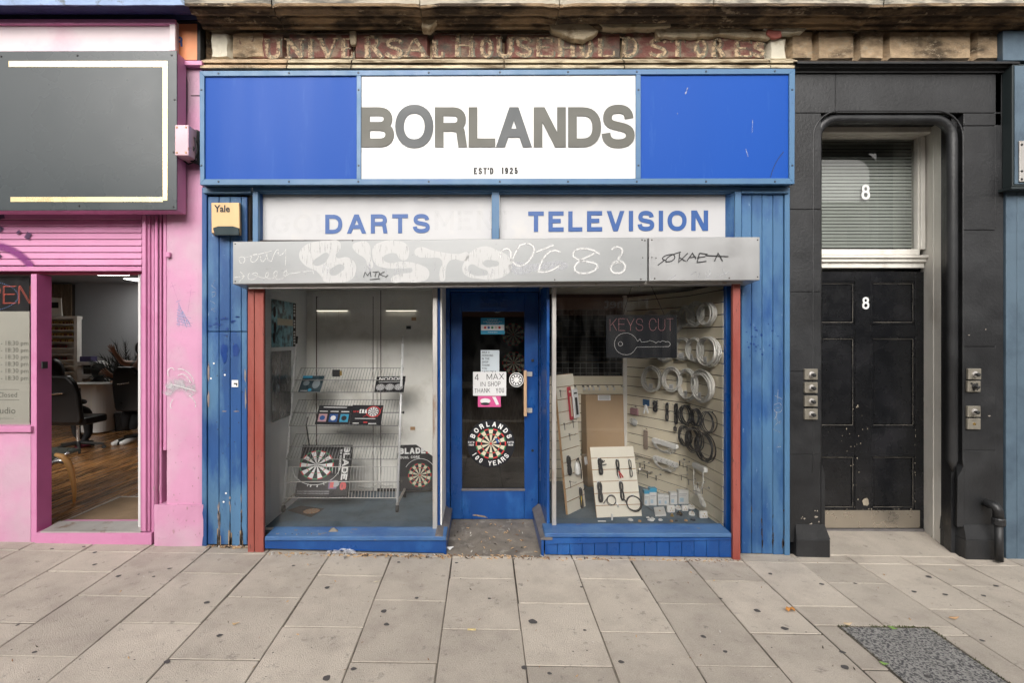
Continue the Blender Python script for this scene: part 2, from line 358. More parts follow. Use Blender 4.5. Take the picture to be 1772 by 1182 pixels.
def fillshape(m, fr, loops, Y, uv=True, d=.001, mi=0):
    """a flat painted shape with holes; loops in photo pixels"""
    k = (DIST+Y)/F; c = bpy.data.curves.new('shape', 'CURVE'); c.dimensions = '2D'; c.fill_mode = 'FRONT'; c.resolution_u = 5
    for lp in loops:
        s_ = c.splines.new('BEZIER'); s_.bezier_points.add(len(lp)-1); s_.use_cyclic_u = True
        for b, (x, y) in zip(s_.bezier_points, lp): b.co = (x*k, -y*k, 0); b.handle_left_type = b.handle_right_type = 'AUTO'
    o = bpy.data.objects.new('shape', c); COL.objects.link(o); dg = bpy.context.evaluated_depsgraph_get(); me = bpy.data.meshes.new_from_object(o.evaluated_get(dg)); bpy.data.objects.remove(o)
    n = len(me.vertices); m.add([fr(v.co.x, v.co.y, d) for v in me.vertices], [tuple(p.vertices) for p in me.polygons], mi, [(0, .5)]*n if uv else None); bpy.data.meshes.remove(me)
def rrect(x0, y0, x1, y1, r, n=4):
    out = []
    for cx, cy, a in ((x1-r, y0+r, -PI/2), (x1-r, y1-r, 0), (x0+r, y1-r, PI/2), (x0+r, y0+r, PI)):
        for k in range(n+1): t = a+PI/2*k/n; out.append((cx+r*math.cos(t), cy+r*math.sin(t)))
    return out
# ================================================================== MATERIALS
m_slab = mat('paving_stone', (.45, .402, .345), .85, var=.10, nscale=2.2, col2=(.375, .33, .285), s2=5.5, t2=(.47, .72), col3=(.24, .215, .19), s3=16, t3=(.60, .72), bump=.7, bscale=170, rnd=.14, grain=.18)
m_joint = mat('joint_dirt', (.15, .13, .105), .95, var=.2, nscale=20, bump=.4, col2=(.06, .05, .04), s2=1.3, t2=(.47, .56))
m_gum = flat('old_gum', (.075, .07, .07), .7)
m_tar = mat('asphalt', (.06, .06, .062), .9, var=.2, nscale=8, bump=.6, bscale=150)
m_agg = mat('exposed_aggregate', (.26, .255, .245), .9, var=.1, nscale=20, col2=(.06, .06, .065), s2=75, t2=(.47, .55), col3=(.34, .33, .31), s3=110, t3=(.56, .64), bump=.9, bscale=90)
m_stone = mat('sandstone', (.45, .33, .21), .9, var=.2, nscale=14, col2=(.11, .08, .05), s2=3.2, t2=(.46, .62), col3=(.42, .34, .24), s3=22, t3=(.56, .62), bump=1, bscale=70, stretch=(1, 1, 1.8), grain=.1, rnd=.06)
m_stone_dark = mat('sooty_sandstone', (.30, .205, .12), .9, var=.25, nscale=16, col2=(.065, .045, .03), s2=3.4, t2=(.44, .56), col3=(.38, .29, .19), s3=9, t3=(.58, .63), bump=1, bscale=70, stretch=(.7, 1, 2.5), grain=.16)
m_cream = mat('cream_stone_paint', (.50, .43, .30), .8, var=.18, nscale=9, col2=(.15, .11, .065), s2=6, t2=(.47, .6), bump=.4, stretch=(.6, 1, 3))
m_patch = mat('pale_render', (.62, .58, .47), .85, var=.1, nscale=9, col2=(.42, .35, .24), s2=8, t2=(.55, .7), bump=.5)
m_maroon = mat('maroon_sign_paint', (.17, .062, .048), .75, var=.2, nscale=12, col2=(.24, .165, .115), s2=9, t2=(.50, .60), col3=(.085, .07, .055), s3=4, t3=(.52, .66), bump=.5, stretch=(1, 1, 1.6))
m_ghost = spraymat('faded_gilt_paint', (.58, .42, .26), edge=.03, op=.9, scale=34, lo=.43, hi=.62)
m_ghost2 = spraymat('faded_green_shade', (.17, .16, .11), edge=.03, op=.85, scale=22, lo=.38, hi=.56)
m_frame = mat('blue_grey_metal', S(90, 136, 178, .62), .45, var=.07, nscale=3, col2=S(74, 114, 160), s2=4, t2=(.5, .7), col3=S(50, 70, 95), s3=40, t3=(.66, .72), bump=.06)
m_fascia = mat('bright_blue_panel', S(34, 98, 206, .56), .45, spec=.16, var=.035, nscale=.8, col3=S(60, 116, 214, .56), s3=9, t3=(.60, .74), stretch=(1, 1, .12), bump=0)
m_white = mat('white_sign_panel', (.62, .62, .615), .35, var=.02, nscale=2, bump=0)
m_greyl = mat('grey_letter_plastic', S(114, 113, 105, .64), .6, var=.02, nscale=1.5, col2=S(112, 112, 106, .64), s2=1.6, t2=(.45, .6), bump=.02)
m_black_t = flat('black_print', (.02, .02, .022), .5)
m_trans = mat('aged_white_panel', (.48, .48, .49), .4, var=.03, nscale=3, col2=(.52, .51, .5), s2=5, t2=(.55, .75), bump=0)
m_bluel = mat('blue_letter_plastic', S(50, 102, 178, .62), .4, var=.04, bump=0)
m_board = mat('blue_painted_board', S(82, 130, 176, .62), .55, var=.14, nscale=2, col2=S(34, 88, 152, .62), s2=2.6, t2=(.42, .60), col3=S(120, 150, 186), s3=22, t3=(.63, .70), bump=.25, bscale=30, rnd=.05, stretch=(1.6, 1, .55))
m_board_lo = mat('deep_blue_painted_board', S(38, 90, 156, .62), .55, var=.18, nscale=2.4, col2=S(90, 136, 178, .62), s2=3.0, t2=(.44, .58), col3=S(30, 60, 105), s3=24, t3=(.62, .70), bump=.3, bscale=30, rnd=.05, stretch=(1.6, 1, .5))
m_wood = mat('bare_weathered_wood', (.28, .2, .13), .85, var=.3, nscale=20, stretch=(3, 3, .5), bump=.5)
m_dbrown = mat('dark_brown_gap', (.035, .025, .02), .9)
m_blue = mat('royal_blue_gloss', S(22, 82, 158, .66), .32, var=.10, nscale=2.5, col2=S(44, 104, 178, .66), s2=5, t2=(.52, .68), col3=S(14, 50, 120), s3=18, t3=(.64, .72), bump=.15, bscale=25, coat=.2, stretch=(1, 1, .6))
m_sill = mat('blue_sill_worn', S(84, 128, 182, .62), .5, var=.12, nscale=4, col2=S(58, 106, 172, .62), s2=5, t2=(.45, .6), col3=(.2, .15, .11), s3=14, t3=(.62, .68), bump=.3, stretch=(.6, 1, 1))
m_silld = mat('dirty_grey_sill', (.13, .12, .12), .7, var=.2, nscale=9, bump=.3)
m_red = mat('red_oxide_guide', S(172, 90, 80, .64), .6, var=.10, nscale=3, col2=S(148, 66, 56), s2=4, t2=(.48, .64), col3=S(98, 56, 50), s3=18, t3=(.60, .68), bump=.3, stretch=(2, 1, .5))
m_alu = mat('weathered_aluminium', (.5, .48, .46), .45, .6, var=.12, nscale=5, col2=(.33, .25, .2), s2=9, t2=(.58, .7), bump=.05, stretch=(1, 1, .3))
m_shut = mat('grey_shutter_steel', (.30, .31, .315), .42, .35, var=.06, nscale=1.1, col2=(.34, .345, .35), s2=2, t2=(.5, .7), col3=(.22, .22, .22), s3=30, t3=(.66, .74), bump=.03, stretch=(.5, 1, 1))
m_shut2 = mat('bare_shutter_steel', (.42, .425, .43), .36, .5, var=.07, nscale=1.6, col2=(.36, .36, .365), s2=3, t2=(.5, .7), bump=.02)
m_screw = flat('dull_screw', (.03, .045, .07), .5)
m_pink = mat('pink_masonry_paint', S(240, 174, 211, .62), .6, var=.08, nscale=2.2, col2=S(234, 192, 214, .62), s2=2, t2=(.42, .62), col3=S(206, 150, 182, .62), s3=16, t3=(.64, .74), bump=.25, bscale=35)
m_pinkw = mat('pink_painted_timber', S(238, 158, 204, .62), .5, var=.08, nscale=2, col2=S(226, 140, 188, .62), s2=4, t2=(.55, .7), bump=.12, bscale=30)
m_pinkp = mat('pale_pink_sign_paint', S(248, 232, 236, .68), .5, var=.04, nscale=2, bump=.05, col2=S(236, 202, 214, .66), s2=2, t2=(.5, .7))
m_char = mat('charcoal_sign_panel', S(58, 66, 70), .3, var=.015, nscale=1, bump=0)
m_gold = mat('brushed_gold_trim', (.80, .66, .38), .28, .85, var=.05, bump=0)
m_orange = flat('orange_sign_board', S(232, 150, 100), .5)
m_navy = mat('navy_cornice_paint', S(40, 50, 100), .55, var=.15, nscale=5, bump=.3)
m_paleb = mat('pale_blue_cornice_paint', S(150, 175, 215), .6, var=.1, nscale=5, bump=.3, col2=S(110, 120, 130), s2=12, t2=(.56, .66))
m_blackm = mat('black_masonry_paint', (.013, .0135, .015), .42, var=.25, nscale=2.4, col2=(.024, .025, .027), s2=2.2, t2=(.42, .62), col3=(.09, .085, .08), s3=26, t3=(.68, .73), bump=.3, bscale=40)
m_blackg = mat('black_gloss_door_paint', (.008, .0085, .010), .26, var=.25, nscale=3, col2=(.014, .014, .016), s2=3, t2=(.5, .7), col3=(.13, .10, .07), s3=46, t3=(.715, .74), bump=.2, bscale=25)
m_offw = mat('dirty_white_joinery', (.72, .70, .65), .6, var=.07, nscale=4, col2=(.56, .53, .48), s2=5, t2=(.5, .7), bump=.2, bscale=50, stretch=(1, 1, .5))
m_slate = mat('slate_blue_boarding', S(88, 108, 124), .55, var=.08, nscale=2, col2=S(72, 90, 106), s2=3, t2=(.45, .65), bump=.15)
m_darkgreen = flat('near_black_green', (.02, .028, .03), .5)
m_wall = mat('cream_display_wall', (.86, .85, .80), .7, var=.05, nscale=2.5, col2=(.68, .66, .60), s2=3, t2=(.5, .7), bump=.06)
m_carpet = mat('blue_grey_carpet', (.12, .17, .21), .95, var=.12, nscale=5, bump=.6, bscale=300, col2=(.10, .145, .18), s2=6)
m_slat = mat('cream_slatboard', (.80, .73, .57), .5, var=.04, nscale=3, bump=.02, rnd=.02)
m_slatw = mat('white_slatboard', (.78, .74, .63), .45, var=.03, nscale=3, bump=.02)
m_groove = flat('brown_mdf_groove', (.06, .032, .016), .8)
m_mdf = flat('raw_mdf_edge', (.45, .27, .13), .8)
m_card = mat('brown_cardboard', (.36, .25, .15), .8, var=.05, nscale=4, bump=.1, col2=(.33, .225, .13), s2=2, t2=(.45, .6))
m_chrome = flat('bright_steel', (.7, .7, .7), .25, metal=.85)
m_post = mat('satin_steel_post', (.80, .80, .80), .3, .1, var=.06, bump=0)
m_wire = flat('galvanised_wire', (.26, .26, .25), .4, metal=.1)
m_wirew = flat('white_coated_wire', (.62, .61, .58), .45)
m_rubber = flat('black_rubber', (.018, .018, .018), .6)
m_blackp = flat('black_card_print', (.014, .014, .017), .5, .25)
m_whitep = flat('white_print', (.78, .78, .77), .5)
m_paper = flat('white_paper', (.68, .68, .68), .6)
m_redp = flat('red_print', (.55, .04, .04), .45)
m_greenp = flat('green_print', (.03, .22, .09), .45)
m_greyl2 = mat('cool_grey_letter_plastic', S(106, 110, 113, .60), .6, var=.02, nscale=1.5, bump=0)
m_creamp = flat('cream_print', (.62, .56, .42), .5)
m_cyan = flat('cyan_print', S(60, 165, 205), .4)
m_teal = mat('teal_photo_print', S(130, 190, 204, 1.), .35, var=.3, nscale=9, col2=S(52, 84, 98), s2=14, t2=(.45, .6), bump=0)
m_greyphoto = mat('crumpled_grey_photo_print', (.03, .03, .033), .22, var=.4, nscale=12, col2=(.30, .31, .33), s2=15, t2=(.53, .72), bump=.5, bscale=14, stretch=(1, 1, .5))
m_pinkprint = flat('magenta_print', S(222, 90, 150), .5)
m_whitecable = mat('white_cable_sheath', (.62, .61, .57), .4, var=.05, bump=0)
m_blackcable = flat('black_cable_sheath', (.02, .02, .022), .4)
m_whiteplastic = flat('white_plastic', (.74, .74, .72), .35)
m_yellow = flat('yellow_plastic', (.62, .45, .05), .4)
m_brass = flat('brass', (.5, .33, .1), .3, metal=.8)
m_led = flat('unlit_red_led', (.60, .26, .27), .35)
m_ledw = flat('unlit_white_led', (.8, .8, .78), .35)
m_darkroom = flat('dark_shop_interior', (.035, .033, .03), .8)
g_win = glassmat('window_glass', (1, 1, 1), .025)
g_door = glassmat('door_glass', (.62, .62, .62), .03)
m_clear = glassmat('clear_plastic', (.93, .93, .93), .03, .15)
m_grafw = spraymat('white_drip_spray', (.70, .70, .70), edge=.12, op=.62, drips=True, scale=90, lo=.30, hi=.42)
m_grafl = spraymat('white_spray_line', (.72, .72, .72), edge=.45, op=.9, scale=60, lo=.2, hi=.5)
m_grafb = spraymat('black_marker', (.01, .01, .012), edge=.15, op=1, scale=60, lo=.1, hi=.3)
m_faint = spraymat('faint_ghost_lettering', (.5, .5, .5), edge=.05, op=.05, scale=20)
m_scratch = spraymat('white_scratch', (.55, .56, .60), edge=.2, op=.55, scale=60)

# ================================================================== PAVEMENT AND STREET
def sheet(name, x0, x1, y0, y1, zf, mt, nx=2, ny=2):
    m = M(); vs = []; 
    for j in range(ny+1):
        for i in range(nx+1):
            x = x0+(x1-x0)*i/nx; y = y0+(y1-y0)*j/ny; vs.append((x, y, zf(x, y)))
    m.add(vs, [(j*(nx+1)+i, j*(nx+1)+i+1, (j+1)*(nx+1)+i+1, (j+1)*(nx+1)+i) for j in range(ny) for i in range(nx)])
    return m.build(name, mt)
pavement = struct(sheet('pavement', -14, 14, -6.2, .6, lambda x, y: gz(x, y)-.005, m_joint, 2, 4))
xs = [-7.0, -6.5, -6.02, -5.53, -5.04, -4.55, -4.05, -3.57, -3.09, -2.63, -2.15, -1.67, -1.18, -.707, -.239, .225, .69, 1.132, 1.574, 2.010, 2.44, 2.88, 3.31, 3.717, 4.15, 4.6, 5.05, 5.5]
rA = [.02, -.13, -.437, -1.035, -1.635, -2.235]; rB = [.02, -.13, -.745, -1.34, -1.94, -2.35]
gravel = [(1450, 1083), (1603, 1083), (1798, 1196), (1590, 1196)]
gp = [PG(a, b) for a, b in gravel]
gx0, gx1 = gp[0].x, gp[1].x; gy1 = gp[0].y; gy0 = gy1-.62
slabn = 0
def slab(x0, x1, y0, y1, tilt=0):
    global slabn
    e = .003+random.random()*.003; m = M()
    j = [random.uniform(-.0035, .0035) for _ in range(4)]
    t = [random.uniform(-.0022, .0022) for _ in range(4)]
    c = [(x0+e+j[0], y0+e), (x1-e+j[1], y0+e), (x1-e+j[2], y1-e), (x0+e+j[3], y1-e)]
    m.hexa([(a, b, gz(a, b)-.04) for a, b in c]+[(a, b, gz(a, b)+t[k]) for k, (a, b) in enumerate(c)])
    o = m.build('paving_slab', m_slab, pavement, bevel=.003); slabn += 1
for i in range(len(xs)-1):
    x0, x1 = xs[i], xs[i+1]
    n0 = i-14                      # column 14 starts left of the door
    rows = rA if n0 % 2 == 0 else rB
    rows = [r+random.uniform(-.012, .012) if k > 1 else r for k, r in enumerate(rows)]
    for k in range(len(rows)-1):
        y1, y0 = rows[k], rows[k+1]
        if x1 < -6 and k > 3: continue
        a0, a1, b0, b1 = x0, x1, y0, y1
        ov = min(x1, gx1)-max(x0, gx0); ovy = min(y1, gy1)-max(y0, gy0)
        if ov > .02 and ovy > .02:          # cut round the aggregate patch
            if y1 > gy1+.03: slab(x0, x1, gy1, y1)
            if y0 < gy0-.03: slab(x0, x1, y0, gy0)
            c0, c1 = max(y0, gy0), min(y1, gy1)
            if x0 < gx0-.03: slab(x0, gx0, c0, c1)
            if x1 > gx1+.03: slab(gx1, x1, c0, c1)
            continue
        slab(x0, x1, y0, y1)
m = M(); c = [(gx0+.012, gy0+.01), (gx1-.012, gy0+.01), (gx1-.012, gy1-.012), (gx0+.012, gy1-.012)]
m.hexa([(a, b, gz(a, b)-.05) for a, b in c]+[(a, b, gz(a, b)-.0025) for a, b in c])
patch = m.build('access_cover', m_agg); tag(patch, 'rough grey exposed aggregate infill panel set into the paving slabs', 'access cover')
# moss in its joint
m = M()
for k in range(420):
    if random.random() < .55: x = random.uniform(gx0, gx1); y = gy1+random.uniform(-.012, .010)
    else: x = gx1+random.uniform(-.012, .008); y = random.uniform(gy0, gy1)
    if mnoise.noise((x*6, y*6, 0)) < -.05: continue
    z = gz(x, y)-.003; r = random.uniform(.002, .006); a = random.random()*PI
    m.add([(x-r*math.cos(a), y-r*math.sin(a), z), (x+r*math.cos(a), y+r*math.sin(a), z), (x, y, z+r*1.6)], [(0, 1, 2)])
tag(m.build('moss', mat('moss', (.06, .075, .02), .9, var=.3)), 'green moss growing in the joint around the aggregate panel', 'moss', kind='stuff')
m = M()
for k in range(700):
    s_ = random.choice((0, 0, 1, 2)); t_ = random.random()
    x, y = [(gx0+random.gauss(.006, .008), gy0+t_*(gy1-gy0)), (gx1-random.gauss(.006, .008), gy0+t_*(gy1-gy0)), (gx0+t_*(gx1-gx0), gy1-random.gauss(.006, .008))][s_]
    z = gz(x, y)-.001; r = random.uniform(.002, .006); a = random.random()*PI
    m.add([(x-r*math.cos(a), y-r*math.sin(a), z), (x+r*math.cos(a), y+r*math.sin(a), z), (x-r*math.sin(a), y+r*math.cos(a), z+r*.8)], [(0, 1, 2)])
tag(m.build('soil_crumbs', mat('joint_soil', (.07, .06, .045), .95, var=.3)), 'dark soil crumbs packed round the edges of the aggregate panel', 'soil', kind='stuff')
# gum spots and grime flecks
gums = [(164, 957, 4), (484/2.953, 978, 4), (205, 998, 5), (289, 1147, 6), (358, 1044, 5), (380, 1101, 5), (293, 985, 3), (266, 999, 3), (240, 995, 2), (566, 1018, 5), (508, 980, 3), (565, 1175, 8),
 (664, 1059, 6), (669, 1082, 5), (721, 1036, 4), (612, 1159, 5), (847, 1037, 3), (922, 1077, 8), (907, 1157, 6), (951, 1167, 4), (1012, 1092, 3), (1006, 1017, 3), (1075, 1147, 5), (690, 974, 3), (790, 975, 3), (887, 964, 3),
 (1310, 1058, 6), (1358, 1089, 6), (1217, 1103, 5), (1458, 1130, 5), (1462, 1156, 7), (1333, 994, 4), (1422, 1012, 4), (1480, 1011, 3), (1607, 999, 5), (1636, 1030, 4), (1702, 1032, 4), (1724, 1015, 4), (1582, 1025, 4), (1605, 1172, 5), (1247, 1037, 3), (1255, 1129, 4), (90, 951, 3), (145, 947, 3), (1544, 957, 3), (60, 1130, 4), (30, 1083, 3), (1700, 1110, 4)]
m = M()
for gx, gy, gr in gums:
    c = PG(gx, gy); r = gr*(DIST+c.y)/F*.95
    ph = random.random()*6
    m.add([(c.x+r*math.cos(t)*(1+.18*math.sin(2*t+ph)), c.y+r*.95*math.sin(t)*(1+.15*math.sin(3*t+ph)), gz(c.x, c.y)+.003) for t in [2*PI*k/12 for k in range(12)]], [tuple(range(12))])
for _ in range(90):
    c = PG(random.uniform(0, 1772), random.uniform(975, 1182)); r = random.choice([.0025, .0035, .005])
    m.add([(c.x+r*math.cos(t), c.y+r*math.sin(t), gz(c.x, c.y)+.003) for t in [2*PI*k/6 for k in range(6)]], [tuple(range(6))])
tag(m.build('gum_spots', m_gum, pavement), kind='stuff')
# kerb, road, far pavement
m = M(); m.box(-14, 14, -6.5, -6.2, -.5, -.20); struct(m.build('kerb', m_slab))
road = struct(sheet('road', -60, 60, -14, -6.5, lambda x, y: -.33, m_tar))
struct(sheet('far_pavement', -60, 60, -17, -14, lambda x, y: -.20, m_slab))
struct(sheet('ground', -200, 200, -200, 60, lambda x, y: -.6, m_tar))

# ------------------------------------------------------------------ opposite side (seen in the glass)
ob = thing('opposite_building', (0, -17, -.2), 'dark stone tenement with shop fascias across the street, mirrored in the glass', 'building')
mo = mat('soot_grey_stone', (.16, .14, .12), .9, var=.2, nscale=.8, bump=.2)
m_dwin = flat('dark_window', (.015, .017, .02), .2)
m = M(); m.box(-26, 26, -20, -17, -.25, 7.6); m.build('wall', mo, ob)
for fl in range(1):
    for k in range(-6, 7):
        m = M(); x = k*3.9+.7; m.box(x-.6, x+.6, -17.01, -16.97, 4.9+fl*2.3*1.0, 6.4+fl*2.3); w_ = m.build('window', m_dwin, ob)
        m = M(); m.box(x-.75, x+.75, -16.99, -16.88, 4.72+fl*2.3, 4.88+fl*2.3); m.build('sill', m_offw, w_)
for x0, x1, nm in ((-26, -8.2, 0), (-7.4, -2.2, 1), (-1.8, 7.4, 2), (7.8, 26, 3)):
    m = M(); m.box(x0, x1, -17, -16.86, -.2, 2.55); m.build('shop_window', m_dwin, ob)
    m = M(); m.box(x0, x1, -17, -16.7, 2.62, 3.5)
    fm = [mo, m_trans, mat('brown_fascia', (.16, .07, .04), .5), m_darkgreen][nm]
    f_ = m.build('fascia', fm, ob)
    fr = Fr((x1-.3, -16.69, 2.78), (-1, 0, 0), (0, 0, 1), (0, 1, 0))
    if nm == 2:
        btext('Magnet', fr, .3, .15, .62, m_whitep, f_, d=.01, bold=.012); btext('Magnet', fr, 5.6, .15, .62, m_whitep, f_, d=.01, bold=.012)
    if nm == 1:
        btext('LAS outdoors', fr, .3, .12, .5, m_greyl, f_, d=.01); q = M(); disc(q, fr, .75, .3, .36, .012, 30, r0=.26); q.build('logo', m_creamp, f_)

# ================================================================== STONE BUILDING ABOVE THE SHOPS
tb = thing('tenement_facade', (0, .3, 3.8), 'weathered sandstone cornice and frieze carrying faded UNIVERSAL HOUSEHOLD STORES lettering', 'building')
def cornice(name, x0, x1, prof, mts, amp, parent, step=.03, seed=0, er=()):
    """prof: list of (Y, pixel row, material index); a moulding run along x, worn by noise"""
    m = M(); nx = int((x1-x0)/step); vs = []
    prow = []
    for k in range(len(prof)-1):          # subdivide each facet
        for t in (0, .5): prow.append((prof[k][0]+(prof[k+1][0]-prof[k][0])*t, prof[k][1]+(prof[k+1][1]-prof[k][1])*t, prof[k][2]))
    prow.append(prof[-1]); n = len(prow)
    for i in range(nx+1):
        x = x0+(x1-x0)*i/nx
        for Y, py, _ in prow:
            z = Z(py, Y); q = Vector((x*5+seed, Y*9, z*9)); d = mnoise.noise(q)*amp+mnoise.noise(q*3.1)*amp*.5
            e = 0
            for ex, ew in er: e += max(0, 1-abs(x-ex)/ew)*(.5+.5*(mnoise.noise(q*2.2) > 0))
            d2 = e*(.014+.02*mnoise.noise(q*1.7))
            vs.append((x+mnoise.noise(q+Vector((9, 9, 9)))*amp*.3, Y+abs(d)*.8+d2*.9, z+d*.5-d2*.3))
    for i in range(nx):
        for j in range(n-1): m.add([], []); m.f.append((i*n+j, (i+1)*n+j, (i+1)*n+j+1, i*n+j+1)); m.m.append(prow[j][2])
    m.v = [tuple(v) for v in vs]
    return m.build(name, mts, parent)
prof = [(.06, 52, 0), (-.01, 50, 0), (-.03, 46, 0), (-.035, 41, 0), (-.075, 38, 0), (-.10, 31, 0), (-.105, 27, 0), (-.17, 24, 0), (-.20, 15, 0), (-.205, 11, 0), (-.25, 9.5, 0), (-.255, 4.5, 1), (-.26, -14, 1), (.1, -60, 1)]
m_ledge = mat('pale_weathered_ledge', (.42, .38, .31), .9, var=.2, nscale=6, col2=(.16, .15, .13), s2=7, t2=(.48, .6), bump=.6, stretch=(.5, 1, 2))
XL = X(352); XR = X(1790)
joints = [XL, X(492), X(733), X(960), X(1210), X(1487), X(1745), X(1990)]
for k in range(len(joints)-1):
    x0, x1 = joints[k]+.003, joints[k+1]-.003
    er = [(a, b) for a, b in ((X(733), .16), (X(960), .13), (X(1487), .26), (X(1745), .14), (X(492), .05)) if x0-.3 < a < x1+.3]
    cornice('cornice_block', x0, x1, prof, [m_stone_dark, m_ledge], .0028, tb, seed=k*7, er=er)
# painted length over the pink shop
prof2 = [(.06, 36, 0), (-.02, 34, 0), (-.035, 26, 0), (-.10, 24, 0), (-.18, 12, 0), (-.21, 9, 1), (-.25, 7.5, 1), (-.26, -14, 1), (.1, -60, 1)]
cornice('painted_cornice_block', X(-260), XL-.003, prof2, [m_navy, m_paleb], .006, tb, seed=40)
# frieze stones
m = M(); m.box(X(-300), X(2060), .08, .5, Z(120, .08), Z(-80, .08)); m.build('backing_wall', m_stone, tb)
def relief(name, px0, py0, px1, py1, Yf, mt, amp, step=.025, parent=tb, seed=0, T=.06, rag=0):
    """a stone or plaster face with an uneven surface"""
    a = P(px0, py1, Yf); b = P(px1, py0, Yf); nx = max(2, int((b.x-a.x)/step)); nz = max(2, int((b.z-a.z)/step)); m = M(); vs = []
    for j in range(nz+1):
        for i in range(nx+1):
            x = a.x+(b.x-a.x)*i/nx; z = a.z+(b.z-a.z)*j/nz; q = Vector((x*7+seed, 3, z*9))
            edge = i in (0, nx) or j in (0, nz)
            y = Yf+(T if edge and (i in (0, nx) or j in (0, nz)) else 0)+mnoise.noise(q)*amp+mnoise.noise(q*2.7)*amp*.6
            if rag:
                x += mnoise.noise(q*2.1+Vector((5, 0, 0)))*rag; z += mnoise.noise(q*2.3+Vector((0, 0, 8)))*rag
            vs.append((x, y, z))
    m.add(vs, [(j*(nx+1)+i, j*(nx+1)+i+1, (j+1)*(nx+1)+i+1, (j+1)*(nx+1)+i) for j in range(nz) for i in range(nx)])
    return m.build(name, mt, parent)
fx = [404, 495, 610, 745, 872, 1078, 1240, 1328]
for k in range(len(fx)-1): relief('frieze_stone', fx[k]+.6, 51, fx[k+1]-.6, 104.5, .03, m_maroon, .0025, seed=k)
tag(relief('render_patch', 361, 52, 399, 103, .012, m_patch, .003, rag=.012, seed=3), 'cracked white render patch at the left end of the old lettering')
tag(relief('render_patch', 1329, 62, 1364, 106, .012, m_patch, .003, rag=.012, seed=13), 'cream render patch at the right end of the old lettering')
relief('frieze_stone', 352, 47, 362, 120, .035, m_stone_dark, .003, seed=5); relief('frieze_stone', 398, 51, 460, 104, .026, m_stone, .005, seed=9, rag=.012)
for k, (a, b) in enumerate(((1366, 1410), (1412, 1482), (1484, 1533), (1535, 1684), (1686, 1733))): relief('frieze_stone', a, 50, b, 105, .03, m_stone, .007, seed=20+k)
m_peel = mat('peeling_render', (.48, .40, .28), .9, var=.15, nscale=8, col2=(.26, .2, .13), s2=9, t2=(.5, .62), bump=.7)
# ragged overhanging render
def blob(name, pts, Yf, T, mt, parent, seed=0, amp=.01):
    out = []
    for i in range(len(pts)):
        a, b = Vector(pts[i]), Vector(pts[(i+1) % len(pts)]); n = max(1, int((b-a).length/4))
        for k in range(n):
            p = a+(b-a)*k/n; v = P(p.x, p.y, Yf); q = Vector((v.x*17+seed, 0, v.z*17)); out.append(v+Vector((mnoise.noise(q)*amp, 0, mnoise.noise(q+Vector((4, 4, 4)))*amp)))
    m = M(); m.prism(out, Vector((0, T, 0))); return m.build(name, mt, parent, bevel=.006)
blob('peeling_render', [(948, 36), (1010, 34), (1036, 52), (1028, 60), (1010, 67), (985, 65), (972, 56), (955, 50)], -.035, .08, m_peel, tb, 1)
blob('peeling_render', [(1030, 36), (1160, 34), (1162, 46), (1080, 48), (1045, 47)], -.04, .08, m_peel, tb, 2)
blob('peeling_render', [(1135, 48), (1240, 46), (1300, 50), (1340, 55), (1334, 66), (1300, 64), (1250, 60), (1200, 64), (1140, 62)], -.012, .05, m_peel, tb, 3, .015)
blob('peeling_render', [(1320, 49), (1398, 46), (1390, 55), (1362, 56), (1340, 60)], -.02, .06, m_patch, tb, 4, .012)
blob('peeling_render', [(728, 18), (748, 22), (757, 34), (742, 47), (730, 46)], -.09, .1, m_peel, tb, 5)
blob('peeling_render', [(604, 52), (616, 52), (615, 78), (606, 76)], .012, .04, m_peel, tb, 6, .012)
blob('peeling_render', [(1328, 50), (1352, 52), (1354, 62), (1340, 66), (1326, 58)], -.026, .03, mat('old_red_paint', (.33, .10, .08), .8), tb, 8, .012)
for a, b, c, d in ((455, 50, 760, 64), (760, 50, 960, 66), (1018, 48, 1138, 62)): relief('soot_stained_stone', a, b, c, d, .022, mat('soot_band', (.085, .065, .05), .95, var=.25, nscale=8, col2=(.2, .15, .1), s2=8, t2=(.55, .66), bump=.5), .002, seed=a, rag=.008)
# base moulding
for k, (a, b) in enumerate(((352, 499), (501, 609), (611, 871), (873, 1077), (1079, 1327), (1329, 1376))):
    cornice('base_moulding', X(a), X(b), [(.05, 101, 0), (-.03, 104, 0), (-.035, 107.5, 0), (-.005, 109, 0), (-.005, 111, 0), (-.045, 113, 0), (-.05, 117, 0), (.05, 122, 0)], [m_cream if k > 0 else m_stone], .002, tb, seed=k*3+60)
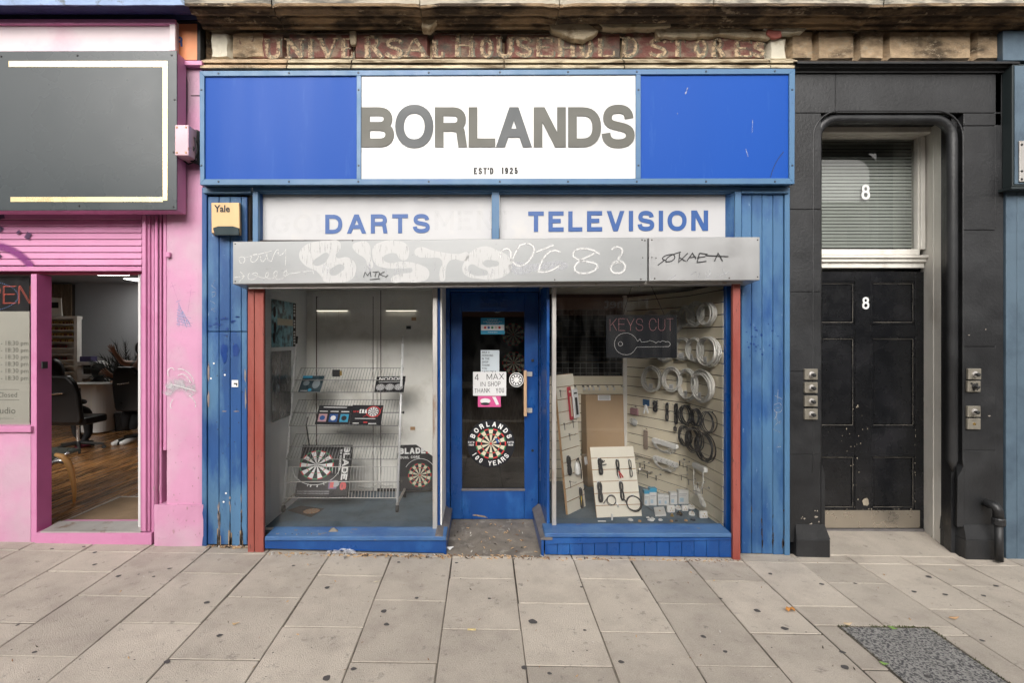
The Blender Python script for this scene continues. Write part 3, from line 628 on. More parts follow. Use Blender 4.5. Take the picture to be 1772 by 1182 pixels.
# ghost lettering: stems, hairlines and serifs
def serif(ch, px0, px1, py0, py1, parent):
    for off, mt, dd in ((1.6, m_ghost2, .0272), (0, m_ghost, .0264)):
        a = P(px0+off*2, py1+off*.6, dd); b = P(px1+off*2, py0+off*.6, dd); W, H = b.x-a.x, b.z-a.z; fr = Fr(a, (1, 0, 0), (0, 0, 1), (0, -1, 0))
        m = M(); T, t = .034, .014
        def st(dstr, s, k): strokes(m, fr, [re.sub(r'(-?\d*\.?\d+) (-?\d*\.?\d+)', lambda q: '%f %f' % (float(q[1])*W, float(q[2])*H), dstr)], s, .0004+k*.0003)
        sf = {'A': [("M.0 0L.45 1", t), ("M.95 0L.5 1", T), ("M.2 .35L.8 .35", t)], 'U': [("M.15 1L.15 .35C.15 .1 .3 .02 .52 .02C.75 .02 .85 .12 .85 .35L.85 1", T*.9)], 'N': [("M.12 0L.12 1", t), ("M.12 1L.88 0", T), ("M.88 0L.88 1", t)],
              'I': [("M.5 0L.5 1", T)], 'V': [("M.05 1L.5 0", T), ("M.95 1L.5 0", t)], 'E': [("M.2 0L.2 1", T), ("M.2 .97L.9 .97", t), ("M.2 .5L.7 .5", t), ("M.2 .03L.95 .03", t), ("M.9 .97L.9 .75", t), ("M.95 .03L.95 .3", t)],
              'R': [("M.2 0L.2 1", T), ("M.2 .97L.5 .97C.8 .97 .8 .52 .5 .52L.2 .52", T*.7), ("M.5 .52L.95 0", T)], 'S': [("M.9 .78C.8 .98 .2 1.02 .15 .74C.12 .5 .88 .55 .88 .26C.85 -.02 .15 -.02 .08 .25", T*.85)],
              'L': [("M.2 0L.2 1", T), ("M.2 .03L.95 .03", t), ("M.95 .03L.95 .3", t)], 'H': [("M.15 0L.15 1", T), ("M.85 0L.85 1", T), ("M.15 .5L.85 .5", t)], 'O': [("M.5 .98C.1 .98 .1 .02 .5 .02C.9 .02 .9 .98 .5 .98Z", T*.85)],
              'D': [("M.2 0L.2 1", T), ("M.2 .97L.45 .97C1 .97 1 .03 .45 .03L.2 .03", T*.75)], 'T': [("M.5 0L.5 1", T), ("M.05 .97L.95 .97", t), ("M.05 .97L.05 .78", t), ("M.95 .97L.95 .78", t)]}
        for k, (d_, s_) in enumerate(sf[ch]): st(d_, s_, k)
        for sx in {'A': (0, .95), 'I': (.5,), 'H': (.15, .85), 'N': (.12,), 'R': (.2,), 'E': (), 'L': (), 'T': (.5,)}.get(ch, ()):
            st("M%f .015L%f .015" % (sx-.16, sx+.16), t*.8, 5)
        for sx in {'U': (.15, .85), 'I': (.5,), 'H': (.15, .85), 'N': (.1, .88), 'V': (.05, .95), 'D': (.12,)}.get(ch, ()):
            st("M%f .985L%f .985" % (sx-.16, sx+.16), t*.8, 6)
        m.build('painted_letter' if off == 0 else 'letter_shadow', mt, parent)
for ch, a, b, c, d in (('U', 457, 486, 67, 99), ('N', 494, 525, 67, 99), ('I', 531, 543, 67, 99), ('V', 552, 582, 66, 99), ('E', 590, 610, 66, 99), ('R', 628, 661, 62, 99), ('S', 665, 697, 66, 99), ('A', 700, 736, 66, 97), ('L', 748, 766, 68, 98),
    ('H', 786, 820, 58, 97), ('O', 828, 854, 66, 97), ('U', 858, 888, 64, 97), ('S', 891, 921, 64, 97), ('E', 925, 958, 64, 97), ('H', 965, 995, 66, 97), ('O', 1000, 1027, 66, 97), ('L', 1032, 1064, 66, 97), ('D', 1074, 1104, 64, 97),
    ('S', 1122, 1154, 66, 97), ('T', 1160, 1184, 66, 97), ('O', 1198, 1225, 66, 97), ('R', 1230, 1253, 66, 97), ('E', 1268, 1300, 68, 97), ('S', 1303, 1322, 72, 97)):
    serif(ch, a, b, c, d, tb)
# ================================================================== BLUE SHOP FRONT
sf = thing('shopfront', (.55, .1, 0), 'blue painted timber shopfront with two display windows and a recessed glazed door', 'shop front')
GB = -.02
# backing and solid bits
m = M(); m.box(X(345), X(430), .03, .09, gz(-2, 0)-.03, Z(322)); m.build('pilaster_backing', m_dbrown, sf); m = M(); m.box(X(1282), X(1368), .03, .09, gz(2.3, 0)-.03, Z(322)); m.build('pilaster_backing', m_dbrown, sf)
def boards(edges, top, bot, Yf, mlo=None, split=None):
    for a, b in edges:
        x0, x1 = X(a), X(b); zb = gz((x0+x1)/2, 0)+random.uniform(-.002, .012) if bot is None else Z(bot)
        zs = [(zb, Z(top))] if split is None else [(zb, Z(split)-.0025), (Z(split)+.0025, Z(top))]
        for k, (z0, z1) in enumerate(zs):
            m = M(); j = random.uniform(-.0015, .0015); m.box(x0+.0012, x1-.0012, Yf+j, Yf+.022+j, z0, z1)
            m.build('board', (mlo if (k == 0 and split and mlo) else m_board), sf, bevel=.004)
L_b = [(359.3, 378.8), (379, 398), (398.2, 417.4), (417.6, 427.6)]
boards([(a, b) for a, b in L_b], 340, None, .0, m_board_lo, 574)
R_b = [(1283, 1300.6), (1300.8, 1318.8), (1319, 1337.6), (1337.8, 1356)]
boards(R_b, 332, None, .0)
for a, b, top in ((350.5, 358.8, 325), (1356.6, 1365.5, 325)):      # edge trims
    m = M(); m.box(X(a), X(b), -.012, .03, gz(X(a), 0), Z(top)); m.build('edge_trim', m_board_lo if a < 800 else m_frame, sf, bevel=.003)
for a, b in ((351, 434), (1283, 1366)):
    m = M(); m.pb(a, 323.5, b, 334, -.03, .03); m.build('capping', m_frame, sf, bevel=.003)
m = M()   # peeled timber at the foot of the left boards
for x in (398, 417.5, 379, 352):
    for k in range(7):
        a = X(x)+random.uniform(-.012, .012); h = random.uniform(.02, .15); m.box(a-.004, a+.004, -.0035, .0, gz(a, 0)+.0, gz(a, 0)+h)
m.build('bare_wood_splinters', m_wood, sf)
# window head frame and transom
tY = .045
def bar(name, px0, py0, px1, py1, Yf, Yb, mt=m_frame, bv=.003, parent=sf):
    m = M(); m.pb(px0, py0, px1, py1, Yf, Yb); return m.build(name, mt, parent, bevel=bv)
bar('head_rail', 437, 323, 1283, 329.5, -.035, .06); bar('head_fillet', 445, 329.5, 1273, 333, -.012, .06)
bar('head_post', 437, 330, 446.5, 500, -.03, .06); bar('head_post', 1272, 330, 1283, 500, -.03, .06)
bar('transom_post', 851, 330, 864, 430, -.022, .06, m_frame)
m = M(); m.prism([P(446.5, 330, -.02), P(446.5, 470, -.02), P(455, 470, tY), P(455, 333, tY)], Vector((0, .02, 0))); m.build('head_lining', m_board_lo, sf); m = M(); m.prism([P(1272, 330, -.02), P(1255, 333, tY), P(1255, 470, tY), P(1272, 470, -.02)], Vector((0, .02, 0)))
m.build('head_lining', m_board_lo, sf)
for a, b in ((454, 850.5), (864.5, 1256)):
    t_ = bar('transom_panel', a, 333, b, 440, tY, .07, m_trans, 0)
    fr = wallfr(a, 404, tY); m = M()
    if a < 800:
        f2 = wallfr(563, 404.5, tY); f2.ex = Vector((1, 0, .008)).normalized()
        stext(m, f2, 'DARTS', 0, 0, 32/218*1.045, s=.21, gap=.25, width=175/218*1.045, d=.004); l_ = m.build('lettering', m_bluel, t_)
        for px_, py_, tx_ in ((470, 404, 'GOL'), (752, 398, 'MENT')):
            m = M(); stext(m, wallfr(px_, py_, tY), tx_, 0, 0, .155, s=.2, gap=.2, d=.001); m.uv = {i: [(0, .5)]*len(f) for i, f in enumerate(m.f)}; m.build('ghost_lettering', m_faint, t_)
    else:
        f2 = wallfr(914, 401, tY); f2.ex = Vector((1, 0, .006)).normalized()
        stext(m, f2, 'TELEVISION', 0, 0, 34/218*1.045, s=.21, gap=.23, width=301/218*1.045, d=.004); m.build('lettering', m_bluel, t_)
# shutter guide posts
for k, (a, b) in enumerate(((428.5, 439.5), (440.5, 456), (1268.5, 1281.5))):
    m = M(); x0, x1 = X(a, -.1), X(b, -.1)
    m.box(x0, x1, -.10, -.07, gz(x0, -.1)-.004, Z(486, -.1)+.02); m.build('shutter_guide', m_red, sf, bevel=.003)
for a, b in ((456, 457.4), (1266.5, 1268.3)): m = M(); m.box(X(a, -.08), X(b, -.08), -.08, -.06, gz(X(a), 0), Z(497, -.08)); m.build('guide_gap', m_dbrown, sf)
m = M(); m.box(-1.84, -1.766, -.06, .08, gz(-1.8, 0), 2.12); m.build('window_return', m_board_lo, sf); m = M(); m.box(1.978, 1.992, -.06, .02, gz(2, 0), 2.12); m.build('window_return', m_blue, sf)
# sills and risers
GY = .06      # glass
def riser(px0, px1, ytop, yback, ymid, ybot, tonguey=False):
    Yf = -.105; z_s = Z(ytop, Yf)
    m = M(); m.hexa([P(px0, ytop+7, Yf), P(px1, ytop+7, Yf), (X(px1, Yf), .08, Z(ytop+7, Yf)), (X(px0, Yf), .08, Z(ytop+7, Yf)), P(px0, ytop, Yf), P(px1, ytop, Yf), (X(px1, Yf), .08, z_s+.012), (X(px0, Yf), .08, z_s+.012)])
    m.build('sill', m_sill, sf, bevel=.004)
    if tonguey:
        m = M(); m.hexa([P(px0, ymid, Yf+.012)]+[P(px1, ymid-8, Yf+.012), P(px1, ymid-8, Yf+.012)+Vector((0, .1, 0)), P(px0, ymid, Yf+.012)+Vector((0, .1, 0)), P(px0, ytop+7.5, Yf+.012), P(px1, ytop+7.5, Yf+.012), P(px1, ytop+7.5, Yf+.012)+Vector((0, .1, 0)), P(px0, ytop+7.5, Yf+.012)+Vector((0, .1, 0))])
        m.build('riser_rail', m_blue, sf, bevel=.003)
        n = 15
        for i in range(n):
            x0 = X(px0, -.08)+(X(px1, -.08)-X(px0, -.08))*i/n; x1 = X(px0, -.08)+(X(px1, -.08)-X(px0, -.08))*(i+1)/n
            m = M(); m.box(x0+.0012, x1-.0012, -.08, -.06, gz(x0, 0)+.004, z_s-.05); m.build('riser_board', m_blue, sf, bevel=.003)
    else:
        m = M(); x0, x1 = X(px0, -.09), X(px1, -.09); m.hexa([(x0, -.09, gz(x0, 0)+.02), (x1, -.09, gz(x1, 0)+.006), (x1, .02, gz(x1, 0)+.006), (x0, .02, gz(x0, 0)+.02), (x0, -.09, Z(ytop+7.5, Yf)), (x1, -.09, Z(ytop+7.5, Yf)), (x1, .02, Z(ytop+7.5, Yf)), (x0, .02, Z(ytop+7.5, Yf))])
        m.build('riser_rail', m_blue, sf, bevel=.003)
riser(458, 772, 929.5, 917, 945, 950); riser(943, 1266, 923.5, 911, 943, 960, True)
# recess: side risers, side sills, side panels and posts
DY = .59; xl, xr = -.285, .452        # recess sides
for sx, xa in ((-1, xl), (1, xr)):
    zb = gz(xa, 0)
    m = M(); a0, a1 = (xa-.02, xa) if sx < 0 else (xa, xa+.02)
    m.box(a0, a1, -.088, DY, zb-.01, .118); m.build('side_riser', m_blue, sf, bevel=.002)
    o0, o1 = (xa-.085, xa+.006) if sx < 0 else (xa-.006, xa+.085)
    m = M(); m.box(o0, o1, -.1, DY-.003, .119, .132); q = m
    m.hexa([(o0, -.1, .132), (o1, -.1, .132), (o1, DY-.003, .132), (o0, DY-.003, .132), (o0 if sx < 0 else o1-.01, -.1, .165), (o0+.01 if sx < 0 else o1, -.1, .165), (o0+.01 if sx < 0 else o1, DY-.003, .2), (o0 if sx < 0 else o1-.01, DY-.003, .2)])
    m.build('side_sill', m_silld, sf)
    p0, p1 = (xa-.085, xa-.062) if sx < 0 else (xa+.062, xa+.085)
    m = M(); m.box(p0, p1, .07, DY-.05, .14, 2.12); m.build('side_panel', m_blue, sf, bevel=.002)
# aluminium window posts and glass
for a, b in ((749, 757), (955, 962)):
    m = M(); m.box(X(a, GY), X(b, GY), GY-.02, GY+.03, .14, 2.10); m.build('glazing_bar', m_alu, sf, bevel=.002)
for a, b in ((457, 749), (962, 1253)):
    x0, x1 = X(a, GY), X(b, GY); m = M(); m.quad((x0, GY+.006, .145), (x1, GY+.006, .145), (x1, GY+.006, 2.10), (x0, GY+.006, 2.10)); m.build('window_glass', g_win, sf)
    m = M(); m.box(x0, x1, GY-.012, GY+.02, .14, .152); m.build('glazing_bead', m_alu, sf)
m = M(); m.box(X(1253.5, GY), X(1266, GY)+.03, GY-.03, GY+.05, .13, 2.12); m.build('window_frame', m_blue, sf, bevel=.003)
m = M(); m.box(X(430), X(1283), .005, .10, 2.10, Z(415)); m.build('head_board', m_dbrown, sf)
# door frame
dz0, dz1 = .035, Z(506, DY)
dx0, dx1 = X(780, DY), X(931.5, DY)
m = M(); m.box(xl-.06, dx0-.004, DY-.05, DY+.06, 0, 2.16); m.build('door_jamb', m_blue, sf, bevel=.004)
m = M(); m.box(dx1+.004, xr+.06, DY-.05, DY+.06, 0, 2.16); m.build('door_jamb', m_blue, sf, bevel=.004)
m = M(); m.box(dx0-.004, dx1+.004, DY-.045, DY+.06, dz1+.004, 2.16); m.build('door_head', m_blue, sf, bevel=.004)
m = M(); m.box(xl-.09, xr+.09, -.0, DY+.06, 2.161, 2.2); m.build('recess_ceiling', m_silld, sf)
# the door
door = thing('door', Vector((dx0, DY, dz0))-Vector(sf.location), None, None); door.parent = sf
gx0_, gx1_ = X(799.5, DY), X(907.5, DY); gt, gb_ = Z(539, DY), Z(847, DY)
for nm, x0, x1, z0, z1 in (('stile', dx0, gx0_, dz0, dz1), ('stile', gx1_, dx1, dz0, dz1), ('top_rail', gx0_+.0005, gx1_-.0005, gt, dz1), ('bottom_rail', gx0_+.0005, gx1_-.0005, dz0, gb_)):
    m = M(); m.box(x0, x1, DY, DY+.045, z0, z1); m.build(nm, m_blue, door, bevel=.003)
m = M(); m.box(gx0_-.004, gx1_+.004, DY-.008, DY+.01, gb_-.012, gb_+.006); m.build('weather_bar', m_silld, door)
m = M(); m.quad((gx0_, DY+.02, gb_), (gx1_, DY+.02, gb_), (gx1_, DY+.02, gt), (gx0_, DY+.02, gt)); m.build('door_glass', g_door, door)
m = M(); m.pb(831, 516, 879, 519, DY-.012, DY); m.pb(831, 530, 879, 533, DY-.012, DY); m.build('letter_plate', m_blue, door)
m = M(); m.pb(906.5, 641, 911.8, 721, DY-.055, DY-.035); m.build('handle', mat('varnished_wood_handle', (.5, .33, .2), .4), door, bevel=.003)
m = M()
for y in (647, 710): m.pb(912, y-3.5, 921, y+4.5, DY-.014, DY-.001); m.pb(908, y-2, 913, y+3, DY-.036, DY-.006)
m.build('handle_bracket', m_alu, door)
m = M(); m.lathe(P(921.5, 624, DY), (0, -1, 0), [(.014, 0), (.014, .006), (.009, .008)], 12); m.lathe(P(921.5, 780, DY), (0, -1, 0), [(.012, 0), (.012, .004)], 12); m.build('keyhole_cover', m_rubber, door)
m = M()  # chipped paint on the bottom rail
m.add([P(817, 892, DY)-Vector((0, .001, 0)), P(845, 897, DY)-Vector((0, .001, 0)), P(838, 893, DY)-Vector((0, .001, 0)), P(822, 890.5, DY)-Vector((0, .001, 0))], [(0, 1, 2, 3)]); m.build('chipped_paint', m_wood, door)
# round BORLANDS decal on the glass
cY = DY+.0165; fr = Fr(P(849.5, 768, cY), (1, 0, 0), (0, 0, 1), (0, -1, 0)); k_ = (DIST+cY)/F; m = M()
disc(m, fr, 0, 0, 41.5*k_, .0004, 40, 0); dartboard(m, fr, 0, 0, 26.3*k_, .0009, 0, 1, 2, 3)
arctext(m, fr, 'BORLANDS', 34*k_, 8.6*k_, 157, 22, .2, True, d=.0012, kx=.85, mi=4)
arctext(m, fr, '100 YEARS', 34*k_, 8.2*k_, 212, 322, .18, False, d=.0012, kx=.85, mi=4)
for sx in (-1, 1):
    stext(m, fr, "EST'D", sx*34*k_, 1.0*k_, 3.0*k_, s=.2, gap=.2, kx=.8, d=.0012, mi=4, center=True); stext(m, fr, "1925", sx*34*k_, -3.6*k_, 3.0*k_, s=.2, gap=.2, d=.0012, mi=4, center=True)
for (a, b, c, d_) in ((856, 759, 862, 762), (858, 762, 863, 766), (859, 767, 862, 764)):
    p, q = P(a, b, cY-.002), P(c, d_, cY-.002); m.tube([p, q], [.004, .008], 5, 5)
m.build('dartboard_decal', [m_blackp, m_creamp, m_redp, m_greenp, m_whitep, m_bluel], door)
# small white dartboard sticker
fr = Fr(P(893.6, 657.5, cY), (1, 0, 0), (0, 0, 1), (0, -1, 0)); m = M(); disc(m, fr, 0, 0, 12.6*k_, .0004, 28, 1); disc(m, fr, 0, 0, 11.4*k_, .0007, 28, 0); disc(m, fr, 0, 0, 9.6*k_, .001, 28, 1)
for i in range(10): disc(m, fr, 0, 0, 8.6*k_, .0013, 2, 0, 4.3*k_, i*PI/5, i*PI/5+PI/10)
m.build('round_sticker', [m_blackp, m_whitep], door)
# threshold step
m = M(); c4 = [(xl, -.11), (xr, -.11), (xr, DY+.06), (xl, DY+.06)]
m.hexa([(a, b, -.1) for a, b in c4]+[(xl, -.11, gz(xl, -.11)+.004), (xr, -.11, gz(xr, -.11)+.004), (xr, DY+.06, .032), (xl, DY+.06, .032)])
m.build('door_step', mat('worn_concrete_step', (.20, .175, .145), .85, var=.15, nscale=5, col2=(.13, .115, .10), s2=6, t2=(.45, .62), col3=(.27, .245, .21), s3=9, t3=(.56, .66), bump=.5, grain=.12), sf)

# notices on the door glass
def sheetof(name, px0, py0, px1, py1, Y, mt, label, cat, rot=0, th=.0006):
    m = M(); fr = wallfr((px0+px1)/2, (py0+py1)/2, Y); k = (DIST+Y)/F; w_, h_ = (px1-px0)/2*k, (py1-py0)/2*k; f2 = fr.at(0, 0, 0, rot)
    m.hexa([f2(-w_, -h_, th), f2(w_, -h_, th), f2(w_, -h_, 0), f2(-w_, -h_, 0), f2(-w_, h_, th), f2(w_, h_, th), f2(w_, h_, 0), f2(-w_, h_, 0)])
    return m, f2, k, mt, name, label, cat
def finish(t_, extra=[]):
    m, f2, k, mt, name, label, cat = t_; o = m.build(name, [mt]+extra); tag(o, label, cat); return o
Yn = DY+.0172
t_ = sheetof('notice', 832, 550, 873, 578.5, Yn, m_cyan, 'bright blue printed notice with white band stuck high on the door glass', 'notice'); m, f2, k = t_[:3]
rect(m, f2, -20*k, -7.5*k, 20*k, 2*k, .0012, 1)
for i, c in enumerate((2, 3, 4, 5, 2)): disc(m, f2, (-13+6.2*i)*k, -2.7*k, 2.2*k, .0018, 10, c)
for y, w_ in ((10, 9), (6.5, 16), (3.8, 10), (-11.5, 8)): stext(m, f2, 'MMNNHMN' if w_ > 12 else 'MNHM', 0, y*k, 1.6*k, s=.25, center=True, width=w_*2*k, d=.0016, mi=1)
finish(t_, [m_whitep, m_redp, m_bluel, m_greenp, m_creamp])
t_ = sheetof('notice', 832, 606, 864, 645, Yn, flat('pale_blue_paper', (.52, .58, .62), .6), 'pale typed notice reading MAX 4 PERSONS IN THE SHOP, behind the handwritten one', 'notice'); m, f2, k = t_[:3]
for i, l in enumerate(('MAX 4', 'PERSONS', 'IN THE', 'SHOP', 'THANK', 'YOU', 'CASH ONLY')): stext(m, f2, l, -14*k, (14-5.6*i)*k, 3.6*k, s=.17, gap=.1, kx=.8, d=.0014, mi=1)
finish(t_, [flat('grey_print', (.12, .13, .14))])
t_ = sheetof('notice', 818.5, 643.5, 876, 685, Yn-.0012, m_paper, 'handwritten white notice reading 4 MAX IN SHOP THANK YOU taped to the door', 'notice'); m, f2, k = t_[:3]
for (l, x, y, h, w_) in (('4', -26, 5.5, 11, 9), ('MAX', -5, 7, 10, 30), ('IN', -16, -4.5, 7.5, 9), ('SHOP', -3, -4.5, 8, 22), ('THANK', -26, -16, 7.5, 27), ('YOU', 11, -16, 8.5, 14)):
    stext(m, f2.at(x*k, y*k, 0, .03), l, 0, 0, h*k, s=.10, gap=.14, width=w_*k if len(l) > 1 else None, d=.0014, mi=1)
finish(t_, [m_black_t])
t_ = sheetof('notice', 827, 685.5, 866.5, 704.5, Yn, m_pinkprint, 'magenta notice with fast food drawings peeping out below the handwritten one', 'notice'); m, f2, k = t_[:3]
disc(m, f2, -7*k, 1*k, 9*k, .0012, 16, 1, ky=.5); disc(m, f2, -7*k, -4*k, 8*k, .0014, 14, 2, ky=.3); m.add([f2(5*k, 8*k, .0014), f2(11*k, 8*k, .0014), f2(17*k, -5*k, .0014), f2(12*k, -6*k, .0014)], [(3, 2, 1, 0)], 1)
finish(t_, [m_paper, m_black_t])

# ================================================================== FASCIA SIGN
fs = thing('fascia_sign', (.55, -.05, 3.3), 'long blue fascia sign with white centre reading BORLANDS over the shop', 'sign')
FY = -.12
def fb(name, pts, Yf, Yb, mt, bv=.002):
    m = M(); m.pq([(a, b) for a, b in reversed(pts)], Yf, Yb); return m.build(name, mt, fs, bevel=bv)
def yt(x): return 122-4*(x-345)/1030           # the top of the sign rises slightly to the right
m = M(); m.pq([(1374, 317), (347, 318), (347, 124), (1374, 120)][::1], FY+.025, .02); m.build('sign_box', m_frame, fs)
for nm, pts in (('frame', [(345, yt(345)), (1376, yt(1376)), (1366, yt(1366)+9), (353.5, yt(353)+9)]), ('frame', [(353.5, 309.5), (1366, 308), (1375, 318), (346, 319.5)]),
    ('frame', [(345, yt(345)), (353.5, yt(353)+9), (353.5, 309.5), (346, 319.5)]), ('frame', [(1366, yt(1366)+9), (1376, yt(1376)), (1375, 318), (1366, 308)]), ('mullion', [(617, 130), (625, 130), (624.5, 309), (617, 309)]), ('mullion', [(1100.5, 128), (1109, 128), (1109, 308.5), (1100.5, 308.5)])):
    fb(nm, pts, FY, FY+.03, m_frame)
fb('panel', [(352, 128), (617.5, 127), (617.5, 311), (352, 311)], FY+.015, FY+.022, m_fascia, 0)
fb('panel', [(1108.5, 126), (1367, 125), (1367, 309.5), (1108.5, 309.5)], FY+.015, FY+.022, m_fascia, 0)
wp = fb('panel', [(624, 127), (1101, 126), (1101, 310), (624, 310)], FY+.012, FY+.022, m_white, 0); tag(wp, 'white centre panel with grey raised letters')
LY = FY+.012; kk = (DIST+LY)/F
for ch, a, b in (('B', 625.5, 682), ('O', 684, 750), ('R', 752.5, 808), ('L', 811, 857), ('A', 858.5, 920), ('N', 923.5, 979), ('D', 983, 1040), ('S', 1041, 1098)):
    yb, yt_ = (254.5, 185.5) if ch not in 'OS' else (256, 181)
    fr = wallfr(a, yb, LY); m = M(); glyph(m, fr, ch, 0, 0, (b-a)*kk, (yb-yt_)*kk, 15.0*kk, .006); m.build('letter', m_greyl2 if ch in 'OA' else m_greyl, wp)
m = M(); stext(m, wallfr(820, 301.5, LY), "EST'D", 0, 0, 11.5*kk, s=.23, gap=.2, kx=.8, width=34*kk, d=.001); stext(m, wallfr(868, 301, LY), "1925", 0, 0, 11.5*kk, s=.23, gap=.22, width=28*kk, d=.001); m.build('lettering', m_black_t, wp)
m = M()
for x in (378, 500, 620, 742, 865, 983, 1102, 1222, 1341):
    m.lathe(P(x, yt(x)+4.5, FY), (0, -1, 0), [(.0085, 0), (.0065, .004)], 8); m.lathe(P(x, 314, FY), (0, -1, 0), [(.0085, 0), (.0065, .004)], 8)
for y in (155, 286):
    for x in (348.5, 620.5, 1104.8, 1371): m.lathe(P(x, y, FY), (0, -1, 0), [(.008, 0), (.006, .004)], 8)
m.build('screws', m_screw, fs)
tag(fs.children[-1], kind='stuff')
m = M(); f0 = Fr(P(0, 0, FY+.014), (1, 0, 0), (0, 0, 1), (0, -1, 0))
def pxs(s_, Y): # pixel path -> strokes path relative to P(0,0,Y)
    k = (DIST+Y)/F; return re.sub(r'(-?\d*\.?\d+) (-?\d*\.?\d+)', lambda q: '%f %f' % (float(q[1])*k, -float(q[2])*k), s_)
def PXL(Y, *a): return [pxs(q, Y) for q in a]
strokes(m, f0, [pxs("M1361 263C1350 275 1342 290 1338 308", FY)], .004); m.build('crack', m_black_t, fs)
m = M(); strokes(m, f0, [pxs("M1194 152L1190 163", FY)], .012); strokes(m, f0, [pxs("M1177 196L1176 198", FY), pxs("M1307 208L1306 230", FY), pxs("M1295 258L1299 272", FY)], .006); m.build('scuffs', m_scratch, fs)

# ================================================================== SHUTTER BOX
sb = thing('shutter_box', (.1, -.1, 2.1), 'long grey metal roller shutter housing covered in white graffiti over both windows', 'shutter box')
SY = -.22
def sbox(px0, px1, yt0, yt1, yb0, yb1, mt, xb0=None, xb1=None):
    a, b, c, d = P(px0, yb0, SY), P(px1, yb1, SY), P(px1, yt1, SY), P(px0, yt0, SY); B = Vector((0, -SY-.001, 0)); dn = Vector((0, 0, -.021))
    m = M(); m.hexa([a, b, b+B+dn, a+B+dn, d, c, c+B, d+B]); return m.build('cover_panel', mt, sb, bevel=.003)
sbox(403, 1120.5, 418, 410.5, 491.5, 486, m_shut); sbox(1123, 1315, 410.5, 410, 486, 484.5, m_shut2)
m = M(); m.hexa([P(430, 500, -.16), P(1285, 491, -.16), P(1285, 491, -.02), P(430, 500, -.02), P(430, 490, -.16), P(1285, 484, -.16), P(1285, 484, -.02), P(430, 490, -.02)]); m.build('bottom_rail', m_alu, sb, bevel=.002)
m = M()
for x, y in ((407, 422), (407, 487), (610, 416), (1111, 415), (1116, 416), (1128, 415), (1311, 415), (1311, 479), (1133, 482), (1109, 483), (1262, 481), (960, 484)): m.lathe(P(x, y, SY), (0, -1, 0), [(.006, 0), (.0045, .003)], 6)
tag(m.build('rivets', m_dbrown, sb), kind='stuff')
g0 = Fr(P(0, 0, SY), (1, 0, 0), (0, 0, 1), (0, -1, 0)); KS = (DIST+SY)/F
# wide drippy white piece: "B'STO"
def gp_(lp): return [(500+a/2.858, 405+b/2.858) for a, b in lp]
for loops in ([[(50, 105), (75, 60), (130, 38), (200, 32), (250, 38), (255, 70), (232, 112), (290, 115), (325, 140), (330, 190), (300, 230), (230, 240), (175, 235), (160, 210), (130, 180), (80, 155)], [(120, 148), (150, 110), (195, 95), (190, 125), (165, 150)], [(200, 192), (218, 165), (260, 150), (275, 165), (258, 186), (218, 206)]],
    [[(315, 55), (345, 38), (378, 36), (397, 50), (404, 110), (411, 168), (397, 165), (376, 122), (330, 88)]],
    [[(413, 110), (420, 60), (460, 38), (530, 34), (582, 50), (594, 95), (577, 128), (548, 122), (530, 97), (490, 98), (466, 118), (485, 140), (560, 136), (645, 150), (692, 182), (688, 218), (650, 236), (560, 237), (508, 235), (508, 215), (560, 196), (612, 178), (560, 170), (480, 168), (430, 150)]],
    [[(620, 88), (640, 66), (720, 83), (840, 98), (885, 92), (880, 128), (805, 127), (783, 150), (774, 190), (768, 230), (751, 232), (745, 185), (755, 128), (690, 117), (632, 108)]],
    [[(858, 180), (868, 135), (905, 84), (975, 60), (1035, 82), (1085, 110), (1104, 160), (1078, 200), (1010, 224), (930, 220), (880, 207)], [(884, 176), (900, 150), (940, 166), (985, 194), (955, 206), (905, 200)], [(960, 140), (1010, 130), (1040, 146), (1005, 162), (970, 160)]],
    [[(1090, 150), (1200, 148), (1370, 140), (1380, 160), (1250, 175), (1100, 190)]]):
    m = M(); fillshape(m, g0, [gp_(l) for l in loops], SY, d=.0008); m.build('graffiti', m_grafw if len(loops[0]) > 6 else m_scratch, sb)
m = M()
for _ in range(70):
    x = random.choice([random.gauss(578, 20), random.gauss(690, 22), random.gauss(850, 22), random.gauss(640, 5)]); y0 = random.uniform(452, 470); y1 = min(487, y0+random.uniform(6, 22))
    strokes(m, g0, [pxs("M%.1f %.1fL%.1f %.1f" % (x, y0, x, y1), SY)], random.uniform(.6, 1.2)*KS, .0012)
tag(m.build('paint_drips', m_scratch, sb), kind='stuff')
m = M()
strokes(m, g0, PXL(SY, "M866 446C862 432 880 424 884 436C880 456 900 470 915 452C935 428 920 415 900 424C892 436 890 440 886 452", "M970 436C950 424 935 450 932 470C945 474 960 466 970 458M928 436L958 424",
    "M1038 440C1020 424 985 428 992 444C1005 456 1035 450 1034 462C1028 476 990 478 994 462C998 448 1020 446 1028 438", "M1058 432C1066 422 1082 428 1076 440C1070 446 1068 448 1072 454C1060 452 1050 466 1062 472C1078 478 1088 462 1078 454C1070 450 1064 452 1060 456"), 5.2*KS, .0016)
m.build('graffiti', m_grafl, sb)
m = M()
strokes(m, g0, PXL(SY, "M415 452C408 444 425 440 424 450C422 458 414 456 415 452M424 446L470 434M436 442C444 436 452 442 444 450C438 458 430 452 436 444M452 440C448 454 458 460 462 440C464 430 458 454 470 452C474 440 478 430 482 432C478 446 490 444 495 430L494 460",
    "M406 480L422 478M416 470L423 478L414 488M432 472C426 480 430 488 442 482C450 476 446 468 436 474C452 480 456 484 464 478C468 468 458 470 460 480C470 486 482 480 480 470C474 466 470 478 480 484C490 484 500 478 496 468C488 470 490 484 500 474L542 468M540 462L543 474"), 1.7*KS, .001)
m.build('graffiti', m_grafl, sb)
